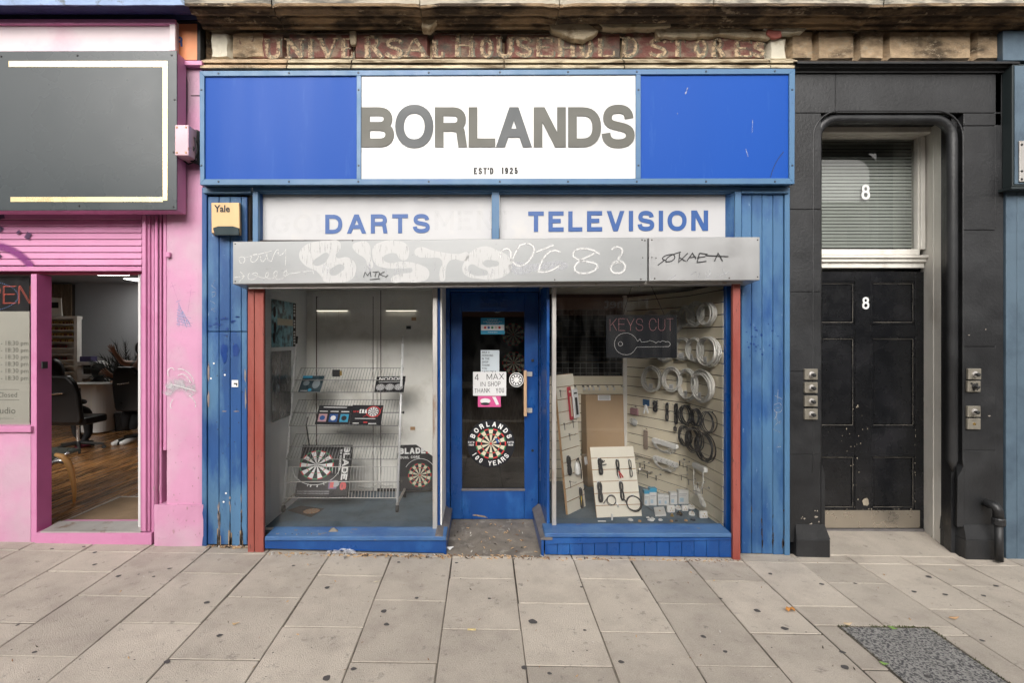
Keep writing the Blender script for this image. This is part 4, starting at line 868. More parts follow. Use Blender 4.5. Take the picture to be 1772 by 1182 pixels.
m = M(); strokes(m, g0, PXL(SY, "M1158 484L1170 476M1195 476C1205 466 1214 470 1208 480M1222 470C1218 484 1232 484 1228 466M1240 480L1262 470M1250 464L1256 480"), 1.4*KS, .001); m.build('graffiti', m_scratch, sb)
m = M()
strokes(m, g0, PXL(SY, "M1138 459L1150 450C1140 448 1150 440 1164 440C1172 444 1166 454 1152 453C1150 446 1162 440 1178 436M1176 438L1174 454L1190 438M1176 446L1186 452M1188 452L1198 438L1204 448M1192 446L1204 444M1210 438L1206 454L1222 452M1206 446L1220 444M1210 438L1224 440M1220 442L1260 444M1236 452L1242 438L1250 452M1111 445.5L1112.5 446.5M1121 445.5L1123 446.5M1127 445L1128.5 446M1134 446L1135.5 447"), 1.9*KS, .0036)
m.build('graffiti', m_grafb, sb); m = M()
strokes(m, g0, PXL(SY, "M629 480L632 471L636 477L641 470L642 479M645 471L656 470M651 471L649 479M657 471L655 480M666 470L656 475L668 479L672 476M640 484L658 482"), 1.35*KS, .0036)
m.build('graffiti', m_grafb, sb)
# alarm box
al = thing('alarm_box', P(391, 380, -.06), 'square cream alarm box with dark strobe lens on the blue boards', 'alarm box')
m = M(); m.hexa([P(366, 403, -.07), P(415, 403, -.07), P(418, 408, -.005), P(370, 408, -.005), P(365.5, 350.5, -.07), P(414, 350.5, -.07), P(417, 351, -.005), P(368, 351, -.005)]); m.build('cover', mat('cream_plastic', (.62, .41, .20), .45, var=.06, nscale=6, bump=0), al, bevel=.006, seg=2)
m = M(); m.pq([(371, 407), (368, 394), (377, 391), (402, 391), (413, 394), (413, 407)], -.083, -.06); m.build('strobe_lens', flat('smoked_lens', (.035, .05, .055), .15), al, bevel=.004)
btext('Yale', wallfr(371.5, 366.5, -.071), 0, 0, .075, m_black_t, al, bold=.0022, kx=.92)
# ================================================================== WINDOW DISPLAYS
FZ = .152
def strct(name, m, mt): return struct(m.build(name, mt))
m = M(); m.box(-1.80, xl-.066, .07, 1.06, FZ-.04, FZ); strct('display_floor', m, m_carpet)
m = M(); m.box(xr+.066, 1.97, .07, 1.45, FZ-.04, FZ); strct('display_floor', m, m_carpet)
LX = -1.765; BY = 1.045
m = M(); m.box(LX-.03, LX, .085, BY+.03, FZ, 2.2); strct('display_side_wall', m, mat('pale_display_wall', (.80, .81, .81), .6, var=.04, nscale=2))
m = M(); m.box(xl-.062, xl-.05, .085, BY, FZ, 2.2); strct('display_side_wall', m, m_wall)
m = M(); m.box(LX, xl-.05, BY, BY+.03, FZ, 2.2); back = strct('display_back_wall', m, m_wall)
m = M(); m.box(LX, xl-.05, .10, BY, 2.16, 2.2); m.box(xr+.06, 1.97, .10, 1.45, 2.16, 2.2); strct('display_ceiling', m, m_wall)
# blanked white panelled door and cover strips in the back wall
bd = thing('panelled_door', (X(596, BY), BY, FZ), 'cream six panelled internal door closing off the left window display', 'door')
def bp(name, px0, py0, px1, py1, Yf, Yb, mt, parent, bv=.002):
    m = M(); m.pb(px0, py0, px1, py1, Yf, Yb); return m.build(name, mt, parent, bevel=bv)
Yd = BY-.02
bp('leaf', 548, 515, 645, 850, Yd, BY-.001, m_wall, bd)
for a, b in ((562, 588), (606, 632)):
    for t0, t1 in ((520, 561), (581, 690), (712, 835)):
        for q in ((a, t0, b, t0+1.6), (a, t1-1.6, b, t1), (a, t0+1.6, a+1.4, t1-1.6), (b-1.4, t0+1.6, b, t1-1.6)): bp('panel_moulding', *q, Yd-.008, Yd-.0005, m_wall, bd, 0)
        bp('panel', a+4, t0+4, b-4, t1-4, Yd-.004, Yd-.0005, m_wall, bd, .002)
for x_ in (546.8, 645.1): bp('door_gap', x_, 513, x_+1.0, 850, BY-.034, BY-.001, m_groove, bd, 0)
bp('frame', 541, 505, 547.5, 850, Yd-.012, BY-.001, m_wall, bd); bp('frame', 645.5, 505, 652, 850, Yd-.012, BY-.001, m_wall, bd)
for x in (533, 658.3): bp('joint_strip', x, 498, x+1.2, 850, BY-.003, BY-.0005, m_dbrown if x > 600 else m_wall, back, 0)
for a, b, mt in ((592, 566, m_darkgreen), (703, 564, m_darkgreen), (712, 549, m_mdf), (710, 739, m_mdf)): bp('hook_plate', a, b, a+8, b+5.5, BY-.012, BY-.001, mt, back, 0)
m = M()      # plug leads on the skirting behind the rack
m.tube([P(620, 842, 1.0), P(640, 845, .95), P(655, 838, 1.0), P(668, 842, .95), P(680, 840, 1.0)], .006, 5); tag(m.build('white_cable', m_whitecable), 'white flex trailing along the foot of the back wall behind the wire rack', 'cable')
bp('skirting', 600, 846, 690, 856, BY-.012, BY-.001, m_rubber, back)
for k, (a, b) in enumerate(((548, 601), (668, 720))):  # glowing strips added to brighten the left window display
    t = thing('strip_light', P((a+b)/2, 538, BY-.02), ['left of two slim lit strip lights on the back wall of the left window', 'right of two slim lit strip lights on the back wall of the left window'][k], 'strip light', 'lit strip lights in the left window')
    m = M(); m.tube([P(a, 538, BY-.035), P(b, 538, BY-.035)], .0035, 8); m.build('tube', mat('lit_warm_tube', (.9, .85, .7), emit=(1, .93, .78), estr=.9, bump=0), t)
    m = M(); m.pb(a-1, 535.5, b+1, 537, BY-.04, BY-.001); m.build('batten', m_wall, t)
# posters on the side wall
def poster(name, ya, yb, z0, z1, mt, label, cat='poster', bow=0):
    m = M(); n = 8; vs = []
    for j in range(n+1):
        for i in range(n+1):
            y = ya+(yb-ya)*i/n; z = z0+(z1-z0)*j/n; vs.append((LX+.004+bow*(1+mnoise.noise((y*9, 1, z*7))), y, z))
    m.add(vs, [(j*(n+1)+i, (j+1)*(n+1)+i, (j+1)*(n+1)+i+1, j*(n+1)+i+1) for j in range(n) for i in range(n)])
    return tag(m.build(name, mt, smooth=True), label, cat)
p1 = poster('poster', .19, .745, 1.606, 2.012, m_teal, 'teal and white striped darts poster high on the side wall of the left window')
fr = Fr((LX+.0055, .19, 1.606), (0, 1, 0), (0, 0, 1), (1, 0, 0)); m = M()
for k in range(9): rect(m, fr, .13+k*.04, .005, .134+k*.04, .4, .001, 1)
rect(m, fr, .12, .19, .47, .25, .0015, 2); rect(m, fr, .475, .0, .55, .4, .0012, 0)
stext(m, Fr(fr(.54, .39), (0, 0, -1), (0, 1, 0), (1, 0, 0)), 'SHOW AND EVENT', 0, -.05, .04, s=.28, gap=.2, width=.37, d=.002, mi=3)
for x, y in ((.06, .3), (.07, .17), (.05, .08)): disc(m, fr, x, y, .03, .002, 10, 0, ky=1.6)
m.build('print', [m_blackp, m_teal, m_creamp, m_whitep], p1)
p2 = poster('poster', .19, .61, .98, 1.572, m_greyphoto, 'crumpled dark grey photographic poster low on the side wall of the left window', bow=.006)

# ---- wire display rack
rk = thing('display_rack', (X(590, .45), .6, FZ), 'leaning silver wire literature rack on castors in the left window', 'display rack')
pz0, pz1 = FZ+.07, 1.63; py0_, py1_ = .44, .74; RX0, RX1 = -1.755, -.755
def postY(z): return py0_+(py1_-py0_)*(z-pz0)/(pz1-pz0)
for x in (RX0, RX1):
    m = M(); m.tube([(x, py0_, pz0-.01), (x, py1_, pz1)], .0115, 10); m.build('post', m_post, rk, smooth=True)
    m = M(); m.tube([(x, py1_, pz1-.002), (x, py1_+.02, pz1+.07)], .0105, 8); m.build('post_end', m_rubber if x < -1 else m_alu, rk)
    m = M(); m.tube([(x, py0_-.02, FZ+.075), (x, .86, FZ+.075)], .012, 8); m.build('foot', m_alu, rk)
    for y in (py0_-.01, .85):
        m = M(); m.lathe((x-.014, y, FZ+.031), (1, 0, 0), [(.020, 0), (.030, .003), (.030, .025), (.020, .028)], 14); m.tube([(x, y, FZ+.04), (x, y, FZ+.075)], .008, 6); m.build('castor', m_rubber, rk)
def bolt(x, z, s):
    m = M(); m.lathe((x, postY(z), z), (s, 0, 0), [(.006, .008), (.006, .022), (.012, .024), (.012, .034)], 8); m.build('bolt', m_rubber, rk)
for yf, ybk, ym in ((679, 637, 658), (737, 692, 714), (795, 751, 773), (862, 808, 834)):
    zm = 1.68-(ym-VY)*(DIST+.55)/F; pY = postY(zm); Yf, Yb = pY-.07, pY+.17; low = ym > 800
    if low: Yf, Yb = pY-.03, pY+.06
    zf, zb = Z(yf, Yf), Z(ybk, Yb); zmm = Z(ym, pY)
    mt = m_wirew if low else m_wire; m = M(); n = 35; r = .0019 if not low else .0022
    a0, a1 = RX0+.02, RX1-.02
    for k in range(n+1):
        x = a0+(a1-a0)*k/n; m.tube([(x, Yf, zf), (x, Yb, zb)]+([(x, Yb, zb), (x, Yf+.0, zf)][:0]), r, 4, caps=False)
    for y, z, rr in ((Yf, zf, .0032), (Yb, zb, .0028), ((Yf+Yb)/2, (zf+zb)/2-.003, .003)): m.tube([(a0-.01, y, z), (a1+.01, y, z)], rr, 5)
    m.tube([(RX0, pY, zmm), (RX1, pY, zmm)], .004, 6)
    for x in (a0-.01, a1+.01): m.tube([(x, Yf, zf), (x, Yb, zb)], .003, 5)
    m.build('wire_shelf', mt, rk); bolt(RX0, zmm, -1); bolt(RX1, zmm, 1)
def card(bl, br, tl, th=.002):
    bl, br, tl = Vector(bl), Vector(br), Vector(tl); fr = Fr(bl, br-bl, tl-bl); w_ = (br-bl).length; h_ = (tl-bl).dot(fr.ey); sk = (tl-bl).dot(fr.ex)
    if fr.en.y > 0 and abs(fr.en.y) > .2: fr.en = -fr.en
    m = M(); m.hexa([fr(0, 0, 0), fr(w_, 0, 0), fr(w_, 0, -th), fr(0, 0, -th), fr(0, h_, 0), fr(w_, h_, 0), fr(w_, h_, -th), fr(0, h_, -th)]); return m, fr, w_, h_
def yz(px, py, Y): return P(px, py, Y)
s1f, s1b = .60, .72; 
m, fr, w_, h_ = card(yz(515.5, 679, .60), yz(553.5, 679, .60), yz(520, 650.5, .74)); rect(m, fr, .0, h_*.86, w_*.45, h_, .001, 1)
disc(m, fr, w_*.25, h_*.55, .03, .001, 12, 2); disc(m, fr, w_*.72, h_*.5, .035, .001, 12, 2, ky=1.6); disc(m, fr, w_*.5, h_*.14, .018, .001, 12, 1); rect(m, fr, w_*.08, h_*.08, w_*.4, h_*.11, .001, 3)
tag(m.build('leaflet', [flat('dark_teal_print', (.02, .045, .06), .3), m_cyan, flat('grey_face_print', (.22, .26, .28), .4), m_whitep]), 'small dark teal darts leaflet at the left end of the top rack shelf', 'leaflet')
m, fr, w_, h_ = card(yz(647, 679.5, .60), yz(698.5, 678.5, .60), yz(649, 652, .74)); stext(m, fr, 'NODOR', w_*.1, h_*.74, h_*.2, s=.2, gap=.12, width=w_*.8, d=.0012, mi=1); rect(m, fr, w_*.1, h_*.63, w_*.9, h_*.655, .001, 1)
for k in range(3):
    disc(m, fr, w_*(.19+.31*k), h_*.32, w_*.145, .001, 20, 1); disc(m, fr, w_*(.19+.31*k), h_*.32, w_*.135, .0014, 20, 0); dartboard(m, fr, w_*(.19+.31*k), h_*.32, w_*.12, .0018, 0, 1, 2, 2)
tag(m.build('leaflet', [m_blackp, m_whitep, flat('pale_grey_print', (.5, .5, .52), .4)]), 'black leaflet reading NODOR with three dartboards on the top rack shelf', 'leaflet')
m, fr, w_, h_ = card(yz(544.5, 734.5, .52), yz(603.5, 735.5, .52), yz(551, 701.5, .64)); rect(m, fr, w_*.15, h_*.88, w_*.85, h_*.92, .001, 1)
for k in range(3): rect(m, fr, w_*(.06+.32*k), h_*.66, w_*(.30+.32*k), h_*.70, .001, 1); rect(m, fr, w_*(.06+.32*k), h_*.14, w_*(.31+.32*k), h_*.55, .001, 2+k); disc(m, fr, w_*(.18+.32*k), h_*.34, h_*.13, .0015, 8, [3, 1, 0][k])
tag(m.build('leaflet', [m_blackp, m_whitep, flat('pale_pink_print', (.5, .3, .32), .4), m_bluel, m_cyan]), 'black folded leaflet with three small pictures on the second rack shelf', 'leaflet')
m, fr, w_, h_ = card(yz(604, 735.5, .52), yz(659, 736, .52), yz(607, 701, .64)); disc(m, fr, w_*.70, h_*.66, w_*.24, .001, 22, 2, ky=.85); disc(m, fr, w_*.70, h_*.66, w_*.2, .0014, 22, 0, ky=.85); dartboard(m, fr, w_*.70, h_*.66, w_*.165, .0018, 0, 1, 1, 1)
stext(m, fr, 'ERA', w_*.26, h_*.58, h_*.2, s=.22, gap=.12, width=w_*.24, d=.0015, mi=1); stext(m, fr, 'NEW', w_*.06, h_*.62, h_*.08, s=.2, d=.0015, mi=2); rect(m, fr, w_*.15, h_*.30, w_*.8, h_*.33, .001, 1); rect(m, fr, w_*.1, h_*.06, w_*.3, h_*.1, .001, 1); rect(m, fr, w_*.6, h_*.05, w_*.85, h_*.09, .001, 1); rect(m, fr, w_*.44, h_*.1, w_*.56, h_*.16, .001, 2)
strokes(m, fr, ["M%f %fL%f %fM%f %fL%f %f" % (w_*.4, h_*.4, w_*.55, h_*.52, w_*.85, h_*.4, w_*.97, h_*.9)], .004, .0012, 2)
tag(m.build('leaflet', [m_blackp, m_whitep, m_redp]), 'black and red leaflet reading ERA with a dartboard on the second rack shelf', 'leaflet')
# boxed dartboard on the bottom shelf
m, fr, w_, h_ = card(yz(510, 859.5, .42), yz(600, 859.5, .43), yz(522, 770, .62), .05); del_ = 0
cx, cy = w_*.34, h_*.60
disc(m, fr, cx, cy, w_*.48, .0005, 40, 1, r0=w_*.47, a0=PI*1.05, a1=PI*2.1, ky=.82)
for k in range(20):
    a0 = (k-.5)*PI/10; a1 = a0+PI/10; e = k % 2
    disc(m, fr, cx, cy, w_*.31, .001, 2, 0 if e else 1, 0, a0, a1, .86); disc(m, fr, cx, cy, w_*.335, .001, 2, 3 if e else 2, w_*.31, a0, a1, .86); disc(m, fr, cx, cy, w_*.20, .0015, 2, 3 if e else 2, w_*.185, a0, a1, .86)
f2 = Fr(fr(w_*.845, h_*.97), -fr.ey, fr.ex); f2.en = fr.en; stext(m, f2, 'BLADE', 0, 0, w_*.12, s=.25, gap=.10, width=h_*.66, d=.002, mi=1); stext(m, f2, '6', h_*.70, 0, w_*.12, s=.28, width=h_*.15, d=.002, mi=2)
stext(m, f2, 'NEW GENERATION', h_*.06, -w_*.07, w_*.035, s=.2, gap=.2, width=h_*.4, d=.002, mi=1)
for yy in (.085, .045): stext(m, fr, 'STAPLE FREE CONSTRUCTION BLADE WIRING', w_*.03, h_*yy, h_*.018, s=.25, gap=.15, width=w_*.62, d=.002, mi=4)
arctext(m, fr.at(cx, cy), '7 19 3 17', w_*.41, w_*.05, 235, 305, .18, False, d=.002, mi=1)
rect(m, fr, w_*.62, h_*.14, w_*.78, h_*.30, .002, 5); disc(m, fr, w_*.75, h_*.24, w_*.08, .0025, 12, 4, ky=.8); rect(m, fr, w_*.65, h_*.16, w_*.72, h_*.27, .003, 2)
tag(m.build('dartboard_box', [m_blackp, m_whitep, m_redp, m_greenp, flat('grey_small_print', (.3, .3, .32), .4), flat('violet_print', (.12, .06, .16), .4)]), 'black boxed dartboard reading BLADE 6 lying in the bottom shelf of the wire rack', 'box')
# boxed dartboard behind
m, fr, w_, h_ = card(yz(689, 851, .90), yz(757, 848, .97), yz(677, 771, 1.0), .03)
cx, cy = w_*.55, h_*.33
disc(m, fr, cx, cy, w_*.42, .0005, 40, 1, r0=w_*.41, a0=-.6, a1=2.6)
dartboard(m, fr, cx, cy, w_*.30, .001, 0, 4, 2, 3)
stext(m, fr, 'BLADE', w_*.02, h_*.80, h_*.13, s=.28, gap=.12, width=w_*.68, d=.002, mi=1); stext(m, fr, '//E', w_*.72, h_*.80, h_*.13, s=.28, gap=.08, width=w_*.26, d=.002, mi=2); stext(m, fr, 'DUAL CORE', w_*.05, h_*.70, h_*.055, s=.2, gap=.2, width=w_*.5, d=.002, mi=1)
tag(m.build('dartboard_box', [m_blackp, m_whitep, m_redp, m_greenp, m_creamp]), 'black boxed dartboard reading BLADE standing on the floor behind the right rack post', 'box')
c = [PZ(498, 884, FZ), PZ(538, 896, FZ), PZ(561, 881, FZ), PZ(520, 876, FZ)]; m = M(); m.hexa([v+Vector((0, 0, .001)) for v in c]+[v+Vector((0, 0, .003)) for v in c])
fr = Fr(c[0]+Vector((0, 0, .003)), c[1]-c[0], c[3]-c[0], (0, 0, 1)); dartboard(m, fr, (c[1]-c[0]).length*.62, .10, .07, .001, 1, 2, 1, 1); 
tag(m.build('leaflet', [flat('faded_dark_print', (.05, .045, .04), .6), flat('faded_orange_print', (.35, .17, .09), .6), flat('faded_cream_print', (.35, .32, .25), .6)]), 'faded dark leaflet with a dartboard lying on the display floor by the left castor', 'leaflet')
# thin black stand on the rack
m = M(); m.tube([P(533, 722, .6), P(530, 735, .6), P(535, 770, .62)], .006, 6); tag(m.build('easel_leg', m_rubber), 'thin black plastic stand leaning between the second and third rack shelves', 'stand')
m = M(); m.pb(575, 640, 588, 652, .74, .752); m.pb(588, 642, 591, 650, .74, .76, 1); tag(m.build('dart_case', [m_blackp, m_brass]), 'small black card with gold darts clipped on the top rack shelf', 'card')

# ================================================================== RIGHT WINDOW: SLATWALLS
WA0, WA1, WB0 = Vector((1.90, .71, 0)), Vector((1.938, .075, 0)), Vector((1.534, 1.41, 0))
zk = Z(586.8, .095)
def slatwall(name, p0, p1, z0, z1, zref, label, pitch=.1, mt=m_slat, first=None, trim=False):
    p0, p1 = Vector(p0), Vector(p1); fr = Fr((p0.x, p0.y, 0), p1-p0, (0, 0, 1)); L = (p1-p0).length
    t = thing(name, ((p0.x+p1.x)/2, (p0.y+p1.y)/2, z0), label, 'slatwall')
    m = M(); m.hexa([fr(0, z0, -.02), fr(L, z0, -.02), fr(L, z0, -.012), fr(0, z0, -.012), fr(0, z1, -.02), fr(L, z1, -.02), fr(L, z1, -.012), fr(0, z1, -.012)]); m.build('backing', m_groove, t)
    k0 = math.floor((z0-zref)/pitch); z = zref+k0*pitch
    while z < z1:
        a, b = max(z+.004, z0), min(z+pitch-.004, z1)
        if b-a > .02:
            m = M(); m.hexa([fr(0, a, 0), fr(L, a, 0), fr(L, a, -.011), fr(0, a, -.011), fr(0, b, 0), fr(L, b, 0), fr(L, b, -.011), fr(0, b, -.011)]); m.build('slat', mt, t)
        z += pitch
    return t, fr, L
swA, frA, LA = slatwall('slatwall', WA0, WA1, FZ, 2.12, zk, 'front length of the cream slatwall on the right of the right window')
swB, frB, LB = slatwall('slatwall', WB0, WA0, FZ, 2.12, zk, 'rear angled length of the cream slatwall hung with white cable coils')
by = 1.41; bx0, bx1 = xr+.066, X(1078, by)
swC, frC, LC = slatwall('slatwall', (bx0, by, 0), (bx1, by, 0), FZ, Z(650, by), Z(666.5, by), 'low cream slatwall across the back of the right window below the dark grille')
m = M(); m.box(bx1+.001, X(1084.5, by)-.0, by-.012, by+.02, FZ, 2.14); m.build('corner_strip', m_offw, swC)
def hook(m, fr, x, z, L_=.05, mi=0):
    m.tube([fr(x, z+.008, .0), fr(x, z, .012), fr(x, z-.004, L_), fr(x, z+.008, L_+.006)], .0022, 5, mi); m.add([fr(x-.012, z-.004, .001), fr(x+.012, z-.004, .001), fr(x+.012, z+.010, .001), fr(x-.012, z+.010, .001)], [(0, 1, 2, 3)], mi)
for hx in (995, 1009, 1017, 1025, 1035, 1049, 1060, 1077):
    m = M(); x = X(hx, by)-bx0; z = Z(669, by); hook(m, frC, x, z, .06); m.add([frC(x-.009, z-.035, .066), frC(x+.009, z-.035, .066), frC(x+.009, z-.006, .066), frC(x-.009, z-.006, .066)], [(0, 1, 2, 3)], 1)
    m.build('hook', [m_chrome, m_paper], swC)
# grille window into the shop
gr = thing('mesh_grille', ((bx0+bx1)/2, by, Z(650, by)), 'steel mesh grille in front of the dark shop interior behind the right window', 'grille')
z0, z1 = Z(650, by)+.004, 2.14; m = M(); n = 15
for k in range(n+1): x = bx0+.01+(bx1-bx0-.02)*k/n; m.tube([(x, by, z0), (x, by, 1.995)], .0018, 4, caps=False)
for k in range(13): z = z0+.02+(1.99-z0-.02)*k/12; m.tube([(bx0, by-.003, z), (bx1, by-.003, z)], .0018, 4, caps=False)
m.build('wire_mesh', m_wire, gr); m = M(); m.box(bx0, bx1, by-.01, by+.02, 1.995, 2.12); m.build('top_rail', mat('brown_stained_board', (.12, .07, .045), .5), gr)
# shop interior beyond
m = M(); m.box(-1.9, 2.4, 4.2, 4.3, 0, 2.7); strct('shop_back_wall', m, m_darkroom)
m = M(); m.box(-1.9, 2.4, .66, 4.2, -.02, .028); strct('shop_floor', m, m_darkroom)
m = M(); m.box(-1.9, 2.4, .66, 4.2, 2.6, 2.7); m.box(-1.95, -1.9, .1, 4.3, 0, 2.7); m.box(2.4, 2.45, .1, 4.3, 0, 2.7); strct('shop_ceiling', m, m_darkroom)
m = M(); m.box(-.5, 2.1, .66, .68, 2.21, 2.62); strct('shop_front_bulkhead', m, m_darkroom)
for (a, b, lab) in ((888, 579, 'upper dartboard hanging in the dark shop behind the door glass'), (889, 628, 'lower dartboard hanging in the dark shop behind the door glass')):
    Yk = 1.5; fr = wallfr(a, b, Yk); m = M(); m.lathe(P(a, b, Yk+.03), (0, -1, 0), [(.17, 0), (.17, .029)], 32); dartboard(m, fr, 0, 0, .125, .001, 0, 1, 2, 3); tag(m.build('dartboard', [m_blackp, m_creamp, m_redp, m_greenp]), lab, 'dartboard')
sh = thing('shop_counter', (.2, 3.0, .03), 'dim wooden counter inside the dark shop seen through the door glass', 'counter')
m = M(); m.box(-.6, 1.2, 3.0, 3.5, .03, .95); m.build('body', m_wood, sh); m = M(); m.box(-.65, 1.25, 2.95, 3.55, .951, .99); m.build('worktop', m_wood, sh)
for k in range(4):
    m = M(); m.box(.7, 2.3, 3.9, 4.19, .5+.4*k, .52+.4*k)
    tag(m.build('wall_shelf', m_wood), ['bottom', 'second', 'third', 'top'][k]+' shelf on the dim rear wall of the shop behind the grille', 'shelf')
    for j in range(5):
        if j == 2 or (k+j) % 3 == 0: continue
        m = M(); x = .75+j*.3; h = .12+.1*((k*3+j) % 3); m.box(x, x+.2, 3.95, 4.15, .521+.4*k, .52+.4*k+h); o = m.build('stock_box', [m_card, m_creamp, m_slate][(k+j) % 3], bevel=.003)
        tag(o, 'dim %s stock box, %s on the %s rear shelf' % (['cardboard', 'cream', 'slate'][(k+j) % 3], ['far left', 'left of centre', 'centre', 'right of centre', 'far right'][j], ['bottom', 'second', 'third', 'top'][k]), 'box', 'stock boxes on the rear shelves')
# leaning cardboard sheet
m, fr, w_, h_ = card(P(1017, 843, 1.2), P(1083, 843, 1.2), P(1017, 683, 1.3), .006); cb = tag(m.build('cardboard_sheet', m_card, bevel=.001), 'tall folded brown cardboard sheet standing against the back slatwall', 'cardboard')
m = M(); rect(m, fr, w_*.32, h_*.935, w_*.66, h_*.995, .002, 0)
for k in range(4): rect(m, fr, w_*.35, h_*(.945+.012*k), w_*.63, h_*(.949+.012*k), .0025, 1)
m.build('paper_label', [m_paper, flat('grey_print', (.12, .13, .14))], cb)
m = M(); a, b = fr(-.0, h_*.0, -.004), fr(0, h_, -.004); m.add([a, a+Vector((-.03, .14, 0)), b+Vector((-.03, .10, 0)), b], [(0, 1, 2, 3)]); m.build('folded_flap', m_card, cb)
c = PZ(1030, 868, FZ)
m = M(); m.hexa([P(1018, 895, .5)*1, P(1036, 905, .35), P(1050, 870, .8), P(1012, 855, .9)]+[P(1008, 795, .95), P(1030, 815, .55), P(1040, 800, .9), P(1010, 785, 1.1)]); m.v = []; m.f = []; m.m = []
# leaning slat panels
def slatpanel(name, bl, br, tl, th, ngroove, label, mt):
    bl, br, tl = Vector(bl), Vector(br), Vector(tl); fr = Fr(bl, br-bl, tl-bl); w_ = (br-bl).length; h_ = (tl-bl).dot(fr.ey)
    if fr.en.y > 0: fr.en = -fr.en
    t = thing(name, bl, label, 'display board'); m = M(); m.hexa([fr(0, 0, -th+.004), fr(w_, 0, -th+.004), fr(w_, 0, -th), fr(0, 0, -th), fr(0, h_, -th+.004), fr(w_, h_, -th+.004), fr(w_, h_, -th), fr(0, h_, -th)]); m.build('backing', m_mdf, t)
    for k in range(ngroove+1):
        a, b = h_*k/(ngroove+1)+.003, h_*(k+1)/(ngroove+1)-.003; m = M()
        m.hexa([fr(0, a, 0), fr(w_, a, 0), fr(w_, a, -th+.005), fr(0, a, -th+.005), fr(0, b, 0), fr(w_, b, 0), fr(w_, b, -th+.005), fr(0, b, -th+.005)]); m.build('slat', [mt, m_mdf], t)
        me = t.children[-1].data
        for p in me.polygons:
            if abs(p.normal.dot(fr.en)) < .7: p.material_index = 1
    return t, fr, w_, h_
spL, fL, wL, hL = slatpanel('slat_panel', PZ(983, 892, FZ), PZ(1013.5, 877, FZ), P(962.5, 649, .46), .022, 10, 'tall narrow cream slat panel leaning at the left of the right window', m_slatw)
spF, fF, wF, hF = slatpanel('slat_panel', PZ(1033, 897, FZ), PZ(1111, 894, FZ), P(1025.5, 773.5, .48), .015, 5, 'white slat board leaning near the glass with black cables hooked on it', m_slatw)
# ---- cables
def coil(m, fr, cx, cy, R, r, n, kx=1., mi=0, dep=.03, sd=0, jit=.06, z0=.02):
    rnd_ = random.Random(sd)
    for k in range(n):
        rr = R*(1-rnd_.random()*jit*2.6); ox, oy = rnd_.uniform(-1, 1)*R*jit, rnd_.uniform(-1, 1)*R*jit-R*.04; ph = rnd_.random()*6; d0 = z0+dep*rnd_.random()
        m.tube([fr(cx+ox+rr*kx*math.cos(t), cy+oy+rr*math.sin(t)*(1+.05*math.sin(2*t+ph)), d0+.008*math.sin(t+ph)) for t in [2*PI*q/22 for q in range(22)]], r, 6, mi, cyc=True)
def hank(m, fr, cx, cy, w_, h_, r, n, mi=0, sd=0, dep=.02, pinch=.25, rot=0):
    rnd_ = random.Random(sd); f2 = fr.at(cx, cy, 0, rot)
    for k in range(n):
        s_ = 1-rnd_.random()*.25; ox = rnd_.uniform(-.15, .15)*w_; d0 = .012+dep*rnd_.random(); pts = []
        for q in range(26):
            t = 2*PI*q/26; yy = math.sin(t); xx = math.cos(t)*(pinch+(1-pinch)*abs(yy)**.8)*(1 if k % 2 else 1)
            pts.append(f2(ox+xx*w_/2*s_, yy*h_/2*(1-.08*rnd_.random()), d0))
        m.tube(pts, r, 5, mi, cyc=True)
    m.tube([f2(-w_*.28, .0, .006), f2(0, .004, .02+dep), f2(w_*.28, 0, .006)], r*1.3, 5, mi)
def wall_at(px, py):
    best = None
    for fr, p0, p1, nm in ((frB, WB0, WA0, 'B'), (frA, WA0, WA1, 'A')):
        # X0+dx t over D+Y0+dy t = (px-VX)/F
        k = (px-VX)/F; dx, dy = p1.x-p0.x, p1.y-p0.y; t = (k*(DIST+p0.y)-p0.x)/(dx-k*dy); L = math.hypot(dx, dy)
        if 0 <= t <= 1 or (nm == 'A' and t > 0): best = (fr, t*L, Z(py, p0.y+dy*t), DIST+p0.y+dy*t)
    return best
def wthing(name, px, py, label, cat, group=None):
    fr, a, z, d = wall_at(px, py); t = thing(name, fr(a, z, 0), label, cat, group); return t, fr, a, z, d/F
# white coils: three rows
row_names = {0: 'top', 1: 'middle', 2: 'bottom'}
WH = [(0, 1133, 558, 1.0, 'white cable coil half hidden behind the middle of the black sign in the top row'), (0, 1170, 556, 1.0, 'white cable coil in the top row just behind the right edge of the black sign'),
 (0, 1196, 547, .95, 'loose white cable coil in the top row, first clear of the black sign'), (0, 1212.5, 543, 1.1, 'white cable coil in the top row, second from the window edge, its end poking up'), (0, 1231, 543, 1.05, 'slim white cable coil in the top row nearest the window edge'),
 (1, 1155, 608, .95, 'white cable coil mostly hidden, peeping out under the black sign'), (1, 1185.5, 603, 1.05, 'white cable coil in the middle row beside the right edge of the black sign'), (1, 1208.5, 605, 1.1, 'white cable coil in the middle of the middle row'), (1, 1233, 607, 1.35, 'large white cable coil in the middle row nearest the window edge'),
 (2, 1133, 655, 1.12, 'white cable coil in the bottom row, leftmost below the black sign'), (2, 1168, 656, 1.12, 'white cable coil in the bottom row, second from the left with a broad tag'), (2, 1198.5, 665, 1.35, 'white cable coil in the bottom row, third from the left'), (2, 1223, 668, 1.45, 'largest and brightest white cable coil, at the right end of the bottom row')]
